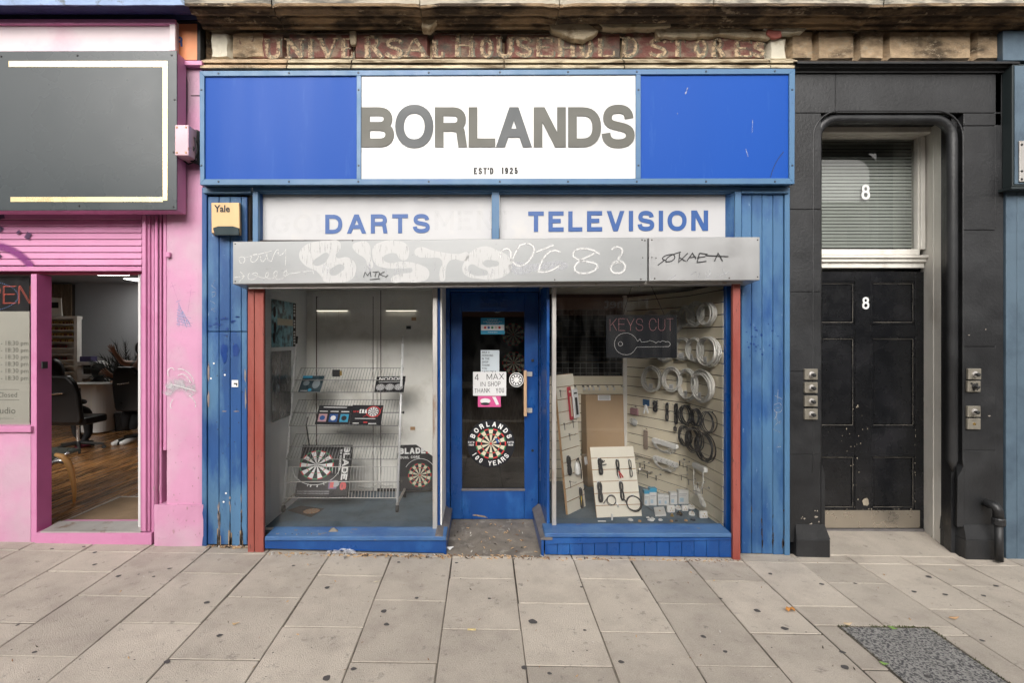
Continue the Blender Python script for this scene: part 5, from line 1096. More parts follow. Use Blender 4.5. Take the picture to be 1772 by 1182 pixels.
for k, (rw, px, py, sc_, lab) in enumerate(WH):
    t, fr, a, z, kp = wthing('cable_coil', px, py, lab, 'cable coil', 'white cable coils on the slatwall')
    R = 18.5*kp*sc_*1.02; m = M(); coil(m, fr, a, z, R, .0054, 12, kx=1.0 if fr is frB else 1.35, sd=k, dep=.045, jit=.075); m.build('cable', m_whitecable, t, smooth=True)
    m = M(); hook(m, fr, a, z+R*.86, .07); m.build('hook', m_chrome, t)
    if rw: m = M(); f2 = fr.at(a+.02, z-R*.55, .075, .08); m.hexa([f2(-.026, -.03, 0), f2(.026, -.03, 0), f2(.026, -.03, -.001), f2(-.026, -.03, -.001), f2(-.026, .02, 0), f2(.026, .02, 0), f2(.026, .02, -.001), f2(-.026, .02, -.001)]); [rect(m, f2, -.018, -.02+.011*q, .018, -.016+.011*q, .0006, 1) for q in range(3)]; m.build('price_tag', [m_paper, flat('grey_print', (.12, .13, .14))], t)
BC = [(1137, 703, 'h', .075, .11, 'bunched black lead hanging beside the blue and white pack'), (1157, 713, 'h', .05, .18, 'left of two long black hanks hanging in the upper black row'), (1171.5, 716, 'h', .055, .2, 'right of two long black hanks with a plug dangling below it'),
 (1193.5, 717, 'c', 1.0, 0, 'black cable coil in the upper black row, nearest the hanks'), (1212, 722, 'c', .95, 0, 'black cable coil, middle of three in the upper black row'), (1233, 730, 'c', 1.1, 0, 'thin black cable coil in the upper black row nearest the window edge'),
 (1191.5, 754, 'c', 1.1, 0, 'black cable coil in the lower black row, leftmost'), (1208, 760, 'c', 1.25, 0, 'thick black cable coil, middle of the lower black row'), (1228, 773, 'c', 1.5, 0, 'biggest black cable coil, lowest and nearest the window edge')]
for k, (px, py, kind, s1, s2, lab) in enumerate(BC):
    t, fr, a, z, kp = wthing('cable_coil', px, py, lab, 'cable coil', 'black cables on the slatwall'); m = M()
    if kind == 'c':
        R = 16.2*kp*s1; coil(m, fr, a, z, R, .0042, 8 if k != 5 else 4, kx=1.0 if fr is frB else 1.25, sd=50+k, dep=.04, jit=.06 if k != 5 else .03); m.build('cable', m_blackcable, t, smooth=True); m = M(); hook(m, fr, a, z+R*.9, .07); m.build('hook', m_chrome, t)
    else:
        hank(m, fr, a, z, s1, s2, .004, 6, sd=k); m.build('cable', m_blackcable, t, smooth=True); m = M(); hook(m, fr, a, z+s2*.45, .06); m.build('hook', m_chrome, t)
        if k == 2: m = M(); m.tube([fr(a, z-s2*.4, .02), fr(a+.005, z-s2*.62, .025)], .003, 5); m.lathe(fr(a+.005, z-s2*.60, .03), (0, 0, -1), [(.010, 0), (.017, .01), (.015, .04), (.006, .045)], 10); m.build('plug', m_blackcable, t)
# extension leads
EL = [(1156, 767, 16, 54, 'white extension lead with looped flex, upper of the two on the rear slatwall', 0), (1157, 798, 15, 49, 'white four socket extension lead with looped flex, lower of the two on the rear slatwall', 4), (1219, 809, 22, 27, 'short white extension lead hanging by its flex on the front slatwall', 0)]
for px, py, dy, lw, lab, nsock in EL:
    t, fr, a, z, kp = wthing('extension_lead', px, py, lab, 'extension lead'); L2 = {0: .155, 4: .15}[nsock] if px < 1200 else .11; sl = -.02 if px < 1200 else -.02
    f2 = fr.at(a, z, .03, -.06 if px < 1200 else .0); m = M()
    pl_ = rrect(-L2, -.024, L2, .024, .02); m.prism([f2(u, v, .03) for u, v in pl_], f2(0, 0, 0)-f2(0, 0, .035)); bar_ = m.build('socket_bar', m_whiteplastic, t, bevel=.004)
    for q in range(nsock):
        m = M(); u = -L2*.7+q*L2*.47
        for du, dv in ((0, .010), (-.008, -.006), (.008, -.006)): rect(m, f2, u+du-.003, dv-.004, u+du+.003, dv+.004, .0325)
        m.build('socket_holes', m_black_t, bar_); tag(bar_.children[-1], kind='stuff')
    m = M()
    if px < 1200:
        for q in range(4):
            w2 = L2*(.9-.12*q); m.tube([f2(-w2, -.02, .01+q*.006)]+[f2(w2*math.cos(PI+PI*s/10), -.02-(.07-.008*q)*math.sin(PI*s/10), .02+q*.008) for s in range(11)], .0036, 5)
        m.tube([f2(-.02, -.06, .04), f2(.0, -.075, .045), f2(.05, -.055, .04), f2(.1, -.075, .04)], .004, 5)
    else:
        m.tube([f2(-L2*.8, -.02, .02), f2(-L2*.7, -.16, .03), f2(-.02, -.24, .04), f2(.05, -.22, .04)], .0042, 6); m.tube([f2(L2*.85, -.02, .03), f2(L2*.9, -.10, .03), f2(.05, -.2, .03), f2(-.06, -.22, .04)], .0042, 6)
        hank(m, f2, .02, -.24, .07, .22, .0042, 5, rot=.9, sd=4, pinch=.12)
    m.build('flex', m_whitecable, t, smooth=True)
# bags and packs on the rear slatwall
t, fr, a, z, kp = wthing('accessory_pack', 1100, 712, 'pink accessory pack hanging on the rear slatwall', 'pack'); m = M(); f2 = fr.at(a, z, .03); m.prism([f2(u, v, 0) for u, v in rrect(-.055, -.035, .055, .035, .012)], fr.en*-.02); m.build('pouch', mat('dusty_pink_plastic', (.36, .20, .21), .4), t, bevel=.004); m = M(); hook(m, fr, a, z+.045, .05); m.build('hook', m_chrome, t)
t, fr, a, z, kp = wthing('accessory_pack', 1100, 731, 'round clear blister pack hanging below the pink one', 'pack'); m = M(); m.lathe(fr(a, z, .01), fr.en, [(.038, 0), (.042, .01), (.030, .03), (.012, .036)], 16); m.build('blister', flat('frosted_plastic', (.42, .42, .41), .3), t, smooth=True); m = M(); coil(m, fr, a-.02, z+.02, .025, .003, 3, sd=9); m.build('cable', m_whitecable, t)
t, fr, a, z, kp = wthing('accessory_pack', 1121, 704, 'blue topped pack with white splayed leads on the rear slatwall', 'pack'); m = M(); f2 = fr.at(a, z, .02); rect(m, f2, -.045, .01, .04, .075, .004, 0); m.prism([f2(-.045, .01, .003), f2(.04, .01, .003), f2(.04, .075, .003), f2(-.045, .075, .003)], fr.en*-.004); m.build('header_card', flat('navy_header_card', (.03, .10, .22), .5), t); m = M(); m.tube([f2(0, .02, .01), f2(-.025, -.07, .012)], .009, 6); m.tube([f2(.005, .02, .01), f2(.032, -.06, .012)], .009, 6); m.build('lead', m_whiteplastic, t)
t, fr, a, z, kp = wthing('accessory_pack', 1119, 760, 'clear hanging bag of pinkish fuses on the rear slatwall', 'pack'); m = M(); f2 = fr.at(a, z, .02); m.prism([f2(u, v, 0) for u, v in rrect(-.028, -.105, .028, .09, .012)], fr.en*-.012); m.build('bag', flat('hazy_pink_plastic', (.30, .24, .20), .3), t, bevel=.003); m = M(); hook(m, fr, a, z+.1, .05); m.build('hook', m_chrome, t)
for hx, hy in ((1184, 796), (1193, 800), (1200, 806), (1190, 822), (1203, 830), (1219, 835), (1227, 845), (1103, 795), (1115, 800), (1123, 802), (1112, 811), (1128, 818), (1143, 822)):
    fr, a, z, d = wall_at(hx, hy); m = M(); hook(m, fr, a, z, .07); m.box(0, 0, 0, 0, 0, 0); m.v = m.v[:-8]; m.f = m.f[:-6]; m.m = m.m[:-6]
    m.add([fr(a-.006, z-.05, .06), fr(a+.006, z-.05, .06), fr(a+.006, z, .06), fr(a-.006, z, .06)], [(0, 1, 2, 3)], 1); m.build('hook', [m_chrome, m_blackcable], swA if fr is frA else swB)
for a_, b_ in (((1103, 787), (1132, 795)), ((1111, 812), (1132, 818))):
    f1, u1, z1_, _ = wall_at(*a_); f3, u2, z2_, _ = wall_at(*b_); m = M(); m.tube([f1(u1, z1_, .03), f3(u2, z2_, .03)], .007, 6); m.build('empty_rail', m_chrome, swB)
# items on the leaning narrow panel
def onp(fr, w_, h_, u, v): return u*w_, v*h_
def pitem(name, label, cat, fr, base, group=None): return thing(name, base, label, cat, group)
def loc(fr, px, py):      # pixel onto a leaning frame
    o = Vector((0, -DIST, CAMZ)); d = Vector(((px-VX)/F, 1, -(py-VY)/F)); n = fr.en; t = (fr.o-o).dot(n)/d.dot(n); p = o+d*t-fr.o; return p.dot(fr.ex), p.dot(fr.ey)
def strip(px0, py0, px1, py1, fr, label, cols, th=.012):
    u0, v0 = loc(fr, px0, py0); u1, v1 = loc(fr, px1, py1); t = thing('hanging_pack', fr(u0, v1, 0), label, 'pack'); m = M(); f2 = fr.at(0, 0, .03)
    m.prism([f2(u, v, 0) for u, v in ((u0, v1), (u1, v1), (u1, v0), (u0, v0))], fr.en*-th); m.build('pack', cols[0], t, bevel=.002)
    m = M(); rect(m, f2, u0+(u1-u0)*.3, v1+(v0-v1)*.1, u0+(u1-u0)*.75, v1+(v0-v1)*.7, .001); rect(m, f2, u0+(u1-u0)*.2, v1+(v0-v1)*.82, u0+(u1-u0)*.8, v1+(v0-v1)*.88, .001); m.build('print', cols[1], t); return t
strip(977.5, 670, 988, 726, fL, 'long red blister pack hanging on the narrow leaning panel', (flat('red_card', (.42, .04, .06), .4), m_creamp))
strip(985.5, 674, 999, 722, fL, 'long white blister pack with black window beside the red one', (m_paper, m_black_t))
def cable_on(fr, px, py, wpx, hpx, label, n=5, r=.004, mt=m_blackcable, kind='h', ends=None, group=None, hk=True, cat='cable'):
    u, v = loc(fr, px, py); p = fr(u, v, 0); k = (DIST+p.y)/F; t = thing('cable_hank', p, label, cat, group); m = M()
    if kind == 'h': hank(m, fr, u, v, wpx*k, hpx*k, r, n, sd=int(px), dep=.012, pinch=.3)
    else: coil(m, fr, u, v, wpx*k/2, r, n, sd=int(px), dep=.015, jit=.05, z0=.01)
    m.build('cable', mt, t, smooth=True)
    if hk:
        m = M(); hook(m, fr, u, v+hpx*k*.47, .025); m.build('hook', m_paper, t)
    if ends:
        for (a, b, c, d_, mt2) in ends:
            u1, v1 = loc(fr, a, b); u2, v2 = loc(fr, c, d_); m = M(); m.tube([fr(u1, v1, .02), fr((u1+u2)/2, (v1+v2)/2, .024), fr(u2, v2, .02)], [.003, .0045, .005], 6); m.build('connector', mt2, t)
    return t
cable_on(fL, 982, 806, 13, 33, 'fat black cable bundle hooked on the narrow leaning panel', n=9, r=.005)
cable_on(fL, 1002.5, 862, 9, 36, 'black and yellow lead on the lower end of the narrow leaning panel', n=4, ends=[(1001, 850, 1003, 875, m_yellow), (1006, 848, 1009, 844, m_blackcable)])
u, v = loc(fL, 994, 811); t = thing('computer_mouse', fL(u, v, 0), 'white computer mouse with black lead hooked on the narrow leaning panel', 'mouse'); m = M(); m.lathe(fL(u, v-.06, .03), fL.ey, [(.012, 0), (.026, .02), (.028, .06), (.022, .1), (.008, .118)], 14); m.build('shell', m_whiteplastic, t, smooth=True); m = M(); m.tube([fL(u+.0, v+.07, .03), fL(u+.03, v+.09, .03), fL(u+.055, v+.03, .03), fL(u+.06, v-.05, .03), fL(u+.05, v-.1, .03)], .006, 6); m.build('flex', m_blackcable, t, smooth=True)
u, v = loc(fL, 1006, 796); t = thing('tag_pack', fL(u, v, 0), 'small white tag pack at the right edge of the narrow leaning panel', 'pack'); m = M(); f2 = fL.at(u, v, .05); m.prism([f2(a, b) for a, b in ((-.02, -.04), (.02, -.04), (.02, .03), (-.02, .03))], fL.en*-.006); m.build('card', m_paper, t); m = M(); hook(m, fL, u, v+.045, .05); m.build('hook', m_chrome, t)
for hx, hy in ((969, 677), (976, 734), (991, 730), (985, 752), (986, 834)):
    u, v = loc(fL, hx, hy); m = M(); hook(m, fL, u, v, .06); m.add([fL(u-.005, v-.055, .004), fL(u+.005, v-.055, .004), fL(u+.005, v, .004), fL(u-.005, v, .004)], [(0, 1, 2, 3)], 1); m.build('hook', [m_chrome, m_blackcable], spL)
# cables on the front board
cable_on(fF, 1037.5, 808, 8, 28, 'black three plug lead at top left of the white slat board', n=4, ends=[(1039, 803, 1045, 798, m_blackcable), (1040, 806, 1048, 804, m_blackcable), (1039, 804, 1042, 797, m_blackcable)])
cable_on(fF, 1068.5, 811, 8, 30, 'black lead with red and white plugs at top middle of the white slat board', n=3, r=.003, ends=[(1070, 816, 1077, 827, m_redp), (1069, 816, 1073, 828, m_redp), (1068, 818, 1070, 829, m_whitep)])
cable_on(fF, 1090, 811, 8, 30, 'thin black lead at top right of the white slat board', n=2, r=.003)
cable_on(fF, 1037, 852, 9, 34, 'thick black lead at lower left of the white slat board', n=6)
cable_on(fF, 1075, 850, 8, 32, 'thick black lead at lower middle of the white slat board', n=6, ends=[(1077, 862, 1084, 872, m_blackcable)])
cable_on(fF, 1056.5, 866, 17, 17, 'small black cable ring on the lower half of the white slat board', n=2, r=.0028, kind='c', ends=[(1048, 864, 1043, 872, m_chrome), (1064, 868, 1069, 878, m_chrome)])
cable_on(fF, 1096, 871, 27, 27, 'larger black cable ring at the lower right of the white slat board', n=3, r=.0034, kind='c')
# boxes on the display floor
def fbox(px0, px1, ytop, ybot, label, mt=m_whiteplastic, dep=.05, top=None, name='small_box', cat='box'):
    p0, p1 = PZ(px0, ybot, FZ), PZ(px1, ybot, FZ); h = Z(ytop, p0.y)-FZ; m = M(); m.box(p0.x, p1.x-.001, p0.y, p0.y+dep, FZ, FZ+h); f2 = Fr((p0.x, p0.y, FZ), (1, 0, 0), (0, 0, 1), (0, -1, 0)); W = p1.x-p0.x
    rect(m, f2, W*.12, h*.15, W*.5, h*.45, .0008, 1); rect(m, f2, W*.1, h*.7, W*.85, h*.76, .0008, 2); rect(m, f2, W*.1, h*.6, W*.7, h*.63, .0008, 2)
    if top: m.box(p0.x-.001, p1.x, p0.y-.002, p0.y+dep, FZ+h, FZ+h+top, 3)
    tag(m.build(name, [mt, flat('pale_blue_print', (.35, .48, .58), .5), flat('mid_grey_print', (.35, .36, .38), .5), m_cyan]), label, cat)
m_boxw = flat('white_carton', (.60, .61, .60), .5)
fbox(1115, 1124, 855, 875.5, 'narrow white box with blue lid, leftmost in the row of small boxes', m_boxw, top=.03)
fbox(1124.3, 1136.5, 852, 875, 'wider white box with blue lid, second from the left in the row of small boxes', m_boxw, top=.035)
fbox(1138.5, 1148.7, 856, 875, 'plain white box just right of the two blue topped boxes', m_boxw)
fbox(1149, 1158.5, 857, 875, 'plain white box touching its twin, fourth in the row of small boxes', m_boxw)
fbox(1160, 1172.5, 853, 873.5, 'tall pale box second from the right in the row of small boxes', m_boxw)
fbox(1174, 1192, 849, 872.5, 'largest pale box at the right end of the row of small boxes', m_boxw)
def plug(px, py, r, label, mt=m_whiteplastic, kind=0):
    p = PZ(px, py, FZ); t = thing('adapter_plug' if kind < 2 else 'fitting', p, label, 'plug' if kind < 2 else 'fitting')
    m = M()
    if kind == 0: m.box(p.x-r, p.x+r, p.y-r*.5, p.y+r*.5, FZ+.001, FZ+r*1.8); m.build('body', mt, t, bevel=r*.25, seg=2)
    elif kind == 1: m.lathe((p.x, p.y, FZ+.001), (.2, -.5, .9), [(r, 0), (r*1.05, r*.5), (r*.8, r*.9)], 16); m.build('body', mt, t, bevel=0)
    else: m.lathe((p.x, p.y, FZ+.001), (0, 0, 1), [(r, 0), (r, r*.7), (r*.6, r*.8), (r*.6, r*1.6)], 12); m.build('body', mt, t)
    if kind < 2:
        m = M()
        for dx, dz in ((-.3, .6), (.3, .6), (0, 1.2)): m.box(p.x+dx*r-.002, p.x+dx*r+.002, p.y-r*.5-.012, p.y-r*.5+.001, FZ+dz*r, FZ+dz*r+.006)
        m.build('pins', m_brass if px % 2 else m_black_t, t)
plug(1160.5, 887, .035, 'double white adapter standing left in the loose plugs', kind=0); plug(1173, 881, .026, 'round white adapter ring behind the loose plugs', kind=1); plug(1185, 884.5, .028, 'white travel plug in the middle of the loose plugs', kind=0); plug(1195.5, 880, .03, 'round white plug at the back right of the loose plugs', kind=1); plug(1196.5, 891, .025, 'white plug with dark pins at front right of the loose plugs', kind=1); plug(1217, 897, .034, 'square white plug by itself at the right of the display floor', kind=0)
plug(1163, 894, .014, 'brass threaded fitting in front of the loose plugs', m_brass, 2); plug(1175, 891.5, .026, 'flat black adapter in front of the loose plugs', m_blackcable, 1)
c = [PZ(1134, 895, FZ), PZ(1153, 894, FZ), PZ(1149, 880, FZ), PZ(1131, 881, FZ)]; m = M(); m.hexa([v+Vector((0, 0, .002)) for v in c]+[v+Vector((0, 0, .016)) for v in c]); o = m.build('blank_plate', m_whiteplastic, bevel=.003); tag(o, 'square white blanking plate lying flat on the display floor', 'plate')
c0 = (c[0]+c[2])/2; m = M(); m.box(c0.x-.006, c0.x+.006, c0.y-.01, c0.y+.01, FZ+.0162, FZ+.018); m.build('button', m_mdf, o)
SM = [(1091, 901, .022, m_whiteplastic, 'white clip nearest the white slat board at the window edge'), (1107, 903, .014, m_mdf, 'tiny brown fitting near the white slat board'), (1126, 901, .026, m_whiteplastic, 'spiky white cluster of clips at the window edge'), (1143, 901, .018, m_whiteplastic, 'white oval switch lying at the window edge'), (1162, 903, .014, m_mdf, 'leftmost brown ring in the front row at the window edge'), (1170, 902.5, .012, m_blackcable, 'second brown ring in the front row at the window edge'), (1187, 902, .014, m_mdf, 'third dark ring in the front row at the window edge'), (1199, 900.5, .022, m_blackcable, 'largest dark disc at the right of the front row')]
for px, py, r, mt, lab in SM:
    p = PZ(px, py, FZ); m = M(); m.lathe((p.x, p.y, FZ+.0005), (0, 0, 1), [(r, 0), (r, .006), (r*.7, .012)], 10)
    if px == 1126: 
        for q in range(6): m.tube([(p.x, p.y, FZ+.01), (p.x+.035*math.cos(q), p.y+.03*math.sin(q), FZ+.012+.004*q)], .006, 5)
    tag(m.build('small_fitting', mt), lab, 'fitting')
m = M(); a, b, c, d_ = PZ(1199, 878, FZ), PZ(1213, 884, FZ), P(1216, 848, .62), P(1204, 842, .72); m.prism([a, b, c, d_], Vector((.004, .004, 0))); tag(m.build('clear_strip', flat('grey_translucent_plastic', (.36, .36, .34), .3)), 'grey translucent strip leaning at the corner of the slatwall', 'strip')
m = M(); m.tube([PZ(1113, 873, FZ+.004), PZ(1130, 885, FZ+.004), PZ(1146, 902, FZ+.004)], .0022, 5); tag(m.build('thin_wire', m_blackcable), 'thin black wire running across the display floor', 'wire')
# white hooks at the foot of the slat board
m = M(); p = PZ(1059, 900, FZ); m.box(p.x-.006, p.x+.006, p.y-.01, p.y, FZ, FZ+.05); tag(m.build('loose_clip', m_whiteplastic), 'slim white clip standing at the foot of the white slat board', 'clip')
m = M(); p = PZ(1041, 903, FZ); m.box(p.x-.03, p.x+.035, p.y-.006, p.y+.006, FZ, FZ+.006); tag(m.build('loose_clip', m_whiteplastic), 'flat white clip lying in front of the white slat board', 'clip')

# ---- LED sign
ks = thing('led_sign', P(1110, 582, .22), 'black hanging sign reading KEYS CUT above a dotted key outline', 'sign')
SYk = .22; kq = (DIST+SYk)/F; m = M(); fr = wallfr(1049, 619.5, SYk); m.prism([fr(u, v, 0) for u, v in rrect(0, 0, 122.5*kq, 74.5*kq, 3*kq)], Vector((0, .018, 0))); m.build('panel', flat('sign_black_plastic', (.008, .009, .012), .5, .2), ks)
m1, m2 = M(), M()
def dots(m, pp, r, gap, fr, off):
    acc = 0
    for (a, b) in zip(pp, pp[1:]):
        a, b = Vector(a), Vector(b); L = (b-a).length
        while acc < L: q = a+(b-a)*(acc/L) if L else a; disc(m, fr, q.x+off[0], q.y+off[1], r, .003, 6); acc += gap
        acc -= L
x = 6.5*kq
for ch in 'KEYS CUT':
    if ch == ' ': x += 7.5*kq; continue
    g = GL[ch]; wg = g[0]*13.5*kq
    for pp, cyc in paths(g[1]): dots(m1, [(u*wg, v*20.5*kq) for u, v in pp], .0021, .0072, fr, (x, 47.5*kq))
    x += wg+3.6*kq
key = "M851 545C840 510 800 474 755 474C690 474 655 520 655 568C655 615 695 660 755 660C800 660 825 630 835 607C840 598 848 594 860 594L1110 590C1130 588 1135 568 1125 556C1115 545 1100 545 1090 550L1080 545L1062 540L1045 552L1030 545L1010 558L990 548L960 538L930 548L885 552L872 522L862 540L851 545"
kp_ = [(((u/4.922)+930-1049)*kq, (619.5-(v/4.922+480))*kq) for u, v in paths(key)[0][0]]
dots(m2, kp_, .0020, .0068, fr, (0, 0)); dots(m2, [(((706+18*math.cos(t))/4.922+930-1049)*kq, (619.5-((566+18*math.sin(t))/4.922+480))*kq) for t in [2*PI*q/16 for q in range(17)]], .0020, .0068, fr, (0, 0))
tag(m1.build('red_leds', m_led, ks), kind='stuff'); tag(m2.build('white_leds', m_ledw, ks), kind='stuff')
m = M(); m.tube([P(1078, 546, SYk), P(1093, 495, SYk)], .0022, 5); m.build('hanging_wire', m_rubber, ks); m = M(); m.tube([P(1150, 546, SYk), P(1127, 495, SYk)], .0022, 5); m.build('hanging_wire', m_rubber, ks)
# ================================================================== PINK SALON FRONT
sl = thing('salon_shopfront', (-3.2, .1, 0), 'pink painted shopfront with an open doorway, roller shutter and opening hours on the window', 'shop front')
def sp_(name, px0, py0, px1, py1, Yf, Yb, mt=None, bv=.003, parent=None):
    m = M(); m.pb(px0, py0, px1, py1, Yf, Yb); return m.build(name, mt or m_pinkw, parent or sl, bevel=bv)
def gb(px): return VY+(CAMZ-gz(X(px), 0))*F/DIST
# pilaster
def pil(name, px0, px1, top, bot, Yf, Yb, mt=m_pink, bv=.004):
    x0, x1 = X(px0, Yf), X(px1, Yf); m = M(); m.box(x0, x1, Yf, Yb, gz(x0, 0)-.02 if bot is None else Z(bot, Yf), Z(top, Yf)); return m.build(name, mt, sl, bevel=bv)
relief_o = None
def rough(name, px0, py0, px1, py1, Yf, Yb, mt, seed=0, amp=.0025):
    m = M(); a = P(px0, py1, Yf); b = P(px1, py0, Yf); nx = max(3, int((b.x-a.x)/.03)); nz = max(3, int((b.z-a.z)/.03)); vs = []
    for j in range(nz+1):
        for i in range(nx+1):
            x = a.x+(b.x-a.x)*i/nx; z = a.z+(b.z-a.z)*j/nz; q = Vector((x*6+seed, 0, z*6)); vs.append((x, Yf+mnoise.noise(q)*amp+mnoise.noise(q*3)*amp*.5+(.006 if i in (0, nx) else 0), z))
    n = nx+1; m.add(vs, [(j*n+i, j*n+i+1, (j+1)*n+i+1, (j+1)*n+i) for j in range(nz) for i in range(nx)])
    o = len(m.v); m.add([(a.x, Yb, a.z), (b.x, Yb, a.z), (b.x, Yb, b.z), (a.x, Yb, b.z)], [(3, 2, 1, 0)])
    m.f += [tuple([o+1, o]+[i for i in range(n)])[::1], ]; m.m += [0]
    m.f += [tuple([o+0, o+3]+[(nz-k)*n for k in range(nz+1)]), tuple([o+2, o+1]+[k*n+nx for k in range(nz+1)]), tuple([o+3, o+2]+[nz*n+nx-k for k in range(nx+1)])]; m.m += [0]*3
    return m.build(name, mt, sl, smooth=False)
rough('pilaster', 288, 104, 350, 878, .0, .30, m_pink, 1)
rough('pilaster_base', 266, 874, 351, gb(310)+2, -.018, .30, m_pink, 2, .004)
m = M(); m.hexa([P(283, 874.5, -.001), P(350, 874.5, -.001), P(351, 874.5, .2), P(283, 874.5, .2), P(286, 862, -.001), P(350, 862, -.001), P(350, 862, .2), P(286, 862, .2)]); 
pil('pilaster_return', 267, 275, 366, 874, .02, .30); pil('pilaster_return', 275.3, 279, 366, 874, .012, .30, m_pinkw); pil('pilaster_return', 282, 287.8, 366, 780, .005, .30, m_pinkw)
sp_('pilaster_return', 279, 366, 282, 874, .04, .3, m_pinkw, 0)
sp_('ledge', 318, 104, 349, 112, -.05, .05, m_pinkw); sp_('ledge', 330, 164, 350, 165.3, -.004, .001, m_dbrown, 0)
m = M(); m.pb(285, 436, 293, 445, -.03, .0); m.build('bracket', m_pinkw, sl, bevel=.004)
# pipe behind pilaster edge
m = M(); m.tube([P(271, 372, .0), P(271, 900, .0)], .012, 10); m.build('conduit', m_pinkw, sl, smooth=True)
# shutter: slats and guides
for k in range(8):
    y0 = 369+k*11.3; m = M(); x0, x1 = X(-80, .04), X(245.5, .04); z1 = Z(y0, .04); z0 = Z(y0+10.9, .04)
    m.hexa([(x0, .034, z0), (x1, .034, z0), (x1, .06, z0), (x0, .06, z0), (x0, .044, z1), (x1, .044, z1), (x1, .06, z1), (x0, .06, z1)]); m.build('shutter_slat', m_pinkw, sl, bevel=.003)
sp_('shutter_bottom_rail', -80, 461, 245, 469, .02, .06); sp_('shutter_guide', 245.5, 371, 252, 920, -.01, .06); sp_('shutter_guide', 252.2, 372, 259, 920, .012, .06, m_pinkw); sp_('shutter_guide', 259.3, 366, 266.5, 936, .03, .3, m_pinkw)
sp_('lintel', -80, 469.5, 243, 474, .075, .16, mat('rose_lintel_paint', S(214, 92, 130, .7), .5))
# graffiti on the shutter
m = M(); fr = Fr(P(0, 0, .032), (1, 0, 0), (0, 0, 1), (0, -1, 0))
m_purple = spraymat('purple_spray', (.18, .015, .16), edge=.25, op=.75, scale=40, lo=.2, hi=.4); m_dpurple = spraymat('dark_purple_spray', (.05, .01, .06), edge=.2, op=.95, scale=40, lo=.1, hi=.3)
strokes(m, fr, [pxs("M-30 425C10 422 35 436 55 462", .032)], 17*DIST/F, .002); m.build('graffiti', m_purple, sl)
for q_, w_ in (("M-30 380L8 372", 14), ("M-2 400L3 392", 12), ("M31 400L34.5 404", 9.5), ("M46 413L52 403", 11), ("M-4 445L1 440", 10)):
    m = M(); strokes(m, fr, [pxs(q_, .032)], w_*DIST/F, .004); m.build('graffiti', m_dpurple, sl)
# door frame, mullion, window, riser
sp_('window_post', 53, 474, 63.5, 940, .015, .13)
m = M(); a = X(63.5, .015); m.hexa([(a-.004, .0151, gz(a, 0)), (a, .016, gz(a, 0)), (a+.004, .15, gz(a, 0)), (a-.004, .15, gz(a, 0)), (a-.004, .0151, Z(474, .0)), (a, .016, Z(474, .0)), (a+.004, .15, Z(474, .0)), (a-.004, .15, Z(474, .0))]); m.build('door_reveal', mat('deep_pink_gloss', S(208, 108, 166, .7), .4), sl)
m = M(); m.pb(71.5, 626, 73.5, 638, .02, .07); m.build('latch', m_black_t, sl)
sp_('door_jamb', 243.2, 474, 245.4, 925, .02, .15, m_pinkw); sp_('door_leaf_edge', 238.6, 474, 243, 922, .08, .14, m_white)
sp_('threshold', 60, 923, 262, gb(160)+2, -.004, .3, m_pinkw); 
m = M(); m.hexa([P(70, 922.5, -.0), P(243, 922.5, .0), P(243, 922.5, .0)+Vector((0, .18, .02)), P(70, 922.5, 0)+Vector((0, .18, .02)), P(70, 920.5, 0), P(243, 920.5, 0), P(243, 920.5, 0)+Vector((0, .18, .02)), P(70, 920.5, 0)+Vector((0, .18, .02))]); m.build('threshold_strip', m_alu, sl)
sp_('sill', -80, 738, 53, 748.5, -.012, .1); sp_('riser_panel', -80, 748.8, 53, gb(20)+2, .012, .1, m_pink, 0)
m = M(); m.quad(P(-80, 738, .06), P(53, 738, .06), P(53, 474, .06), P(-80, 474, .06)); m.build('window_glass', g_win, sl)
# hours poster
ps = thing('hours_poster', P(20, 640, .07), 'beige opening hours sheet inside the salon window ending 18:30 pm', 'poster')
m = M(); m.pb(-80, 539, 51, 737.5, .066, .07); m.build('sheet', mat('beige_vinyl', (.50, .485, .42), .6, var=.03), ps)
m_gp = flat('grey_serif_print', (.20, .20, .17), .6)
for y in (597.5, 609.5, 621.5, 633.5, 645.5, 658): btext('- 18:30 pm', wallfr(1, y, .065), 0, 0, .052, m_gp, ps)
btext('Closed', wallfr(-5, 687.5, .065), 0, 0, .058, m_gp, ps); btext('udio', wallfr(-1, 716, .065), 0, 0, .075, m_gp, ps)
m = M(); m.pb(-60, 674, 33, 674.8, .0645, .066); m.pb(-60, 692, 33, 692.8, .0645, .066); m.pb(-20, 724, 24, 724.6, .0645, .066); m.build('rule_lines', m_gp, ps); tag(ps.children[-1], kind='stuff')
# OPEN led sign
op = thing('open_sign', P(20, 510, .14), 'dark panel with red dotted OPEN lettering and a blue dotted oval in the salon window', 'sign')
m = M(); m.pb(-80, 478, 50, 538, .14, .155); m.build('panel', m_blackp, op); m1, m2 = M(), M(); fr = wallfr(-46, 524.5, .139); kz = (DIST+.139)/F
x = 0
for ch in 'OPEN':
    g = GL[ch]; wg = 20*kz; 
    for pp, cyc in paths(g[1]):
        for sft in (-.9, .9): dots(m1, [(u*wg, v*29*kz) for u, v in pp], .0024, .0105, fr, (x+sft*kz, sft*kz*.6))
    x += wg+6.5*kz
el = [(-30*kz+(78*math.cos(t)+24)*kz+6*kz, (12+29*math.sin(t))*kz) for t in [2*PI*q/60 for q in range(61)]]; dots(m2, el, .0024, .016, fr, (0, 0))
m_ledr = mat('lit_red_led', (.8, .15, .1), emit=(1, .22, .14), estr=.35, bump=0); m_ledb = mat('lit_blue_led', (.3, .45, .9), emit=(.3, .5, 1), estr=.3, bump=0)
tag(m1.build('red_leds', m_ledr, op), kind='stuff'); tag(m2.build('blue_leds', m_ledb, op), kind='stuff')
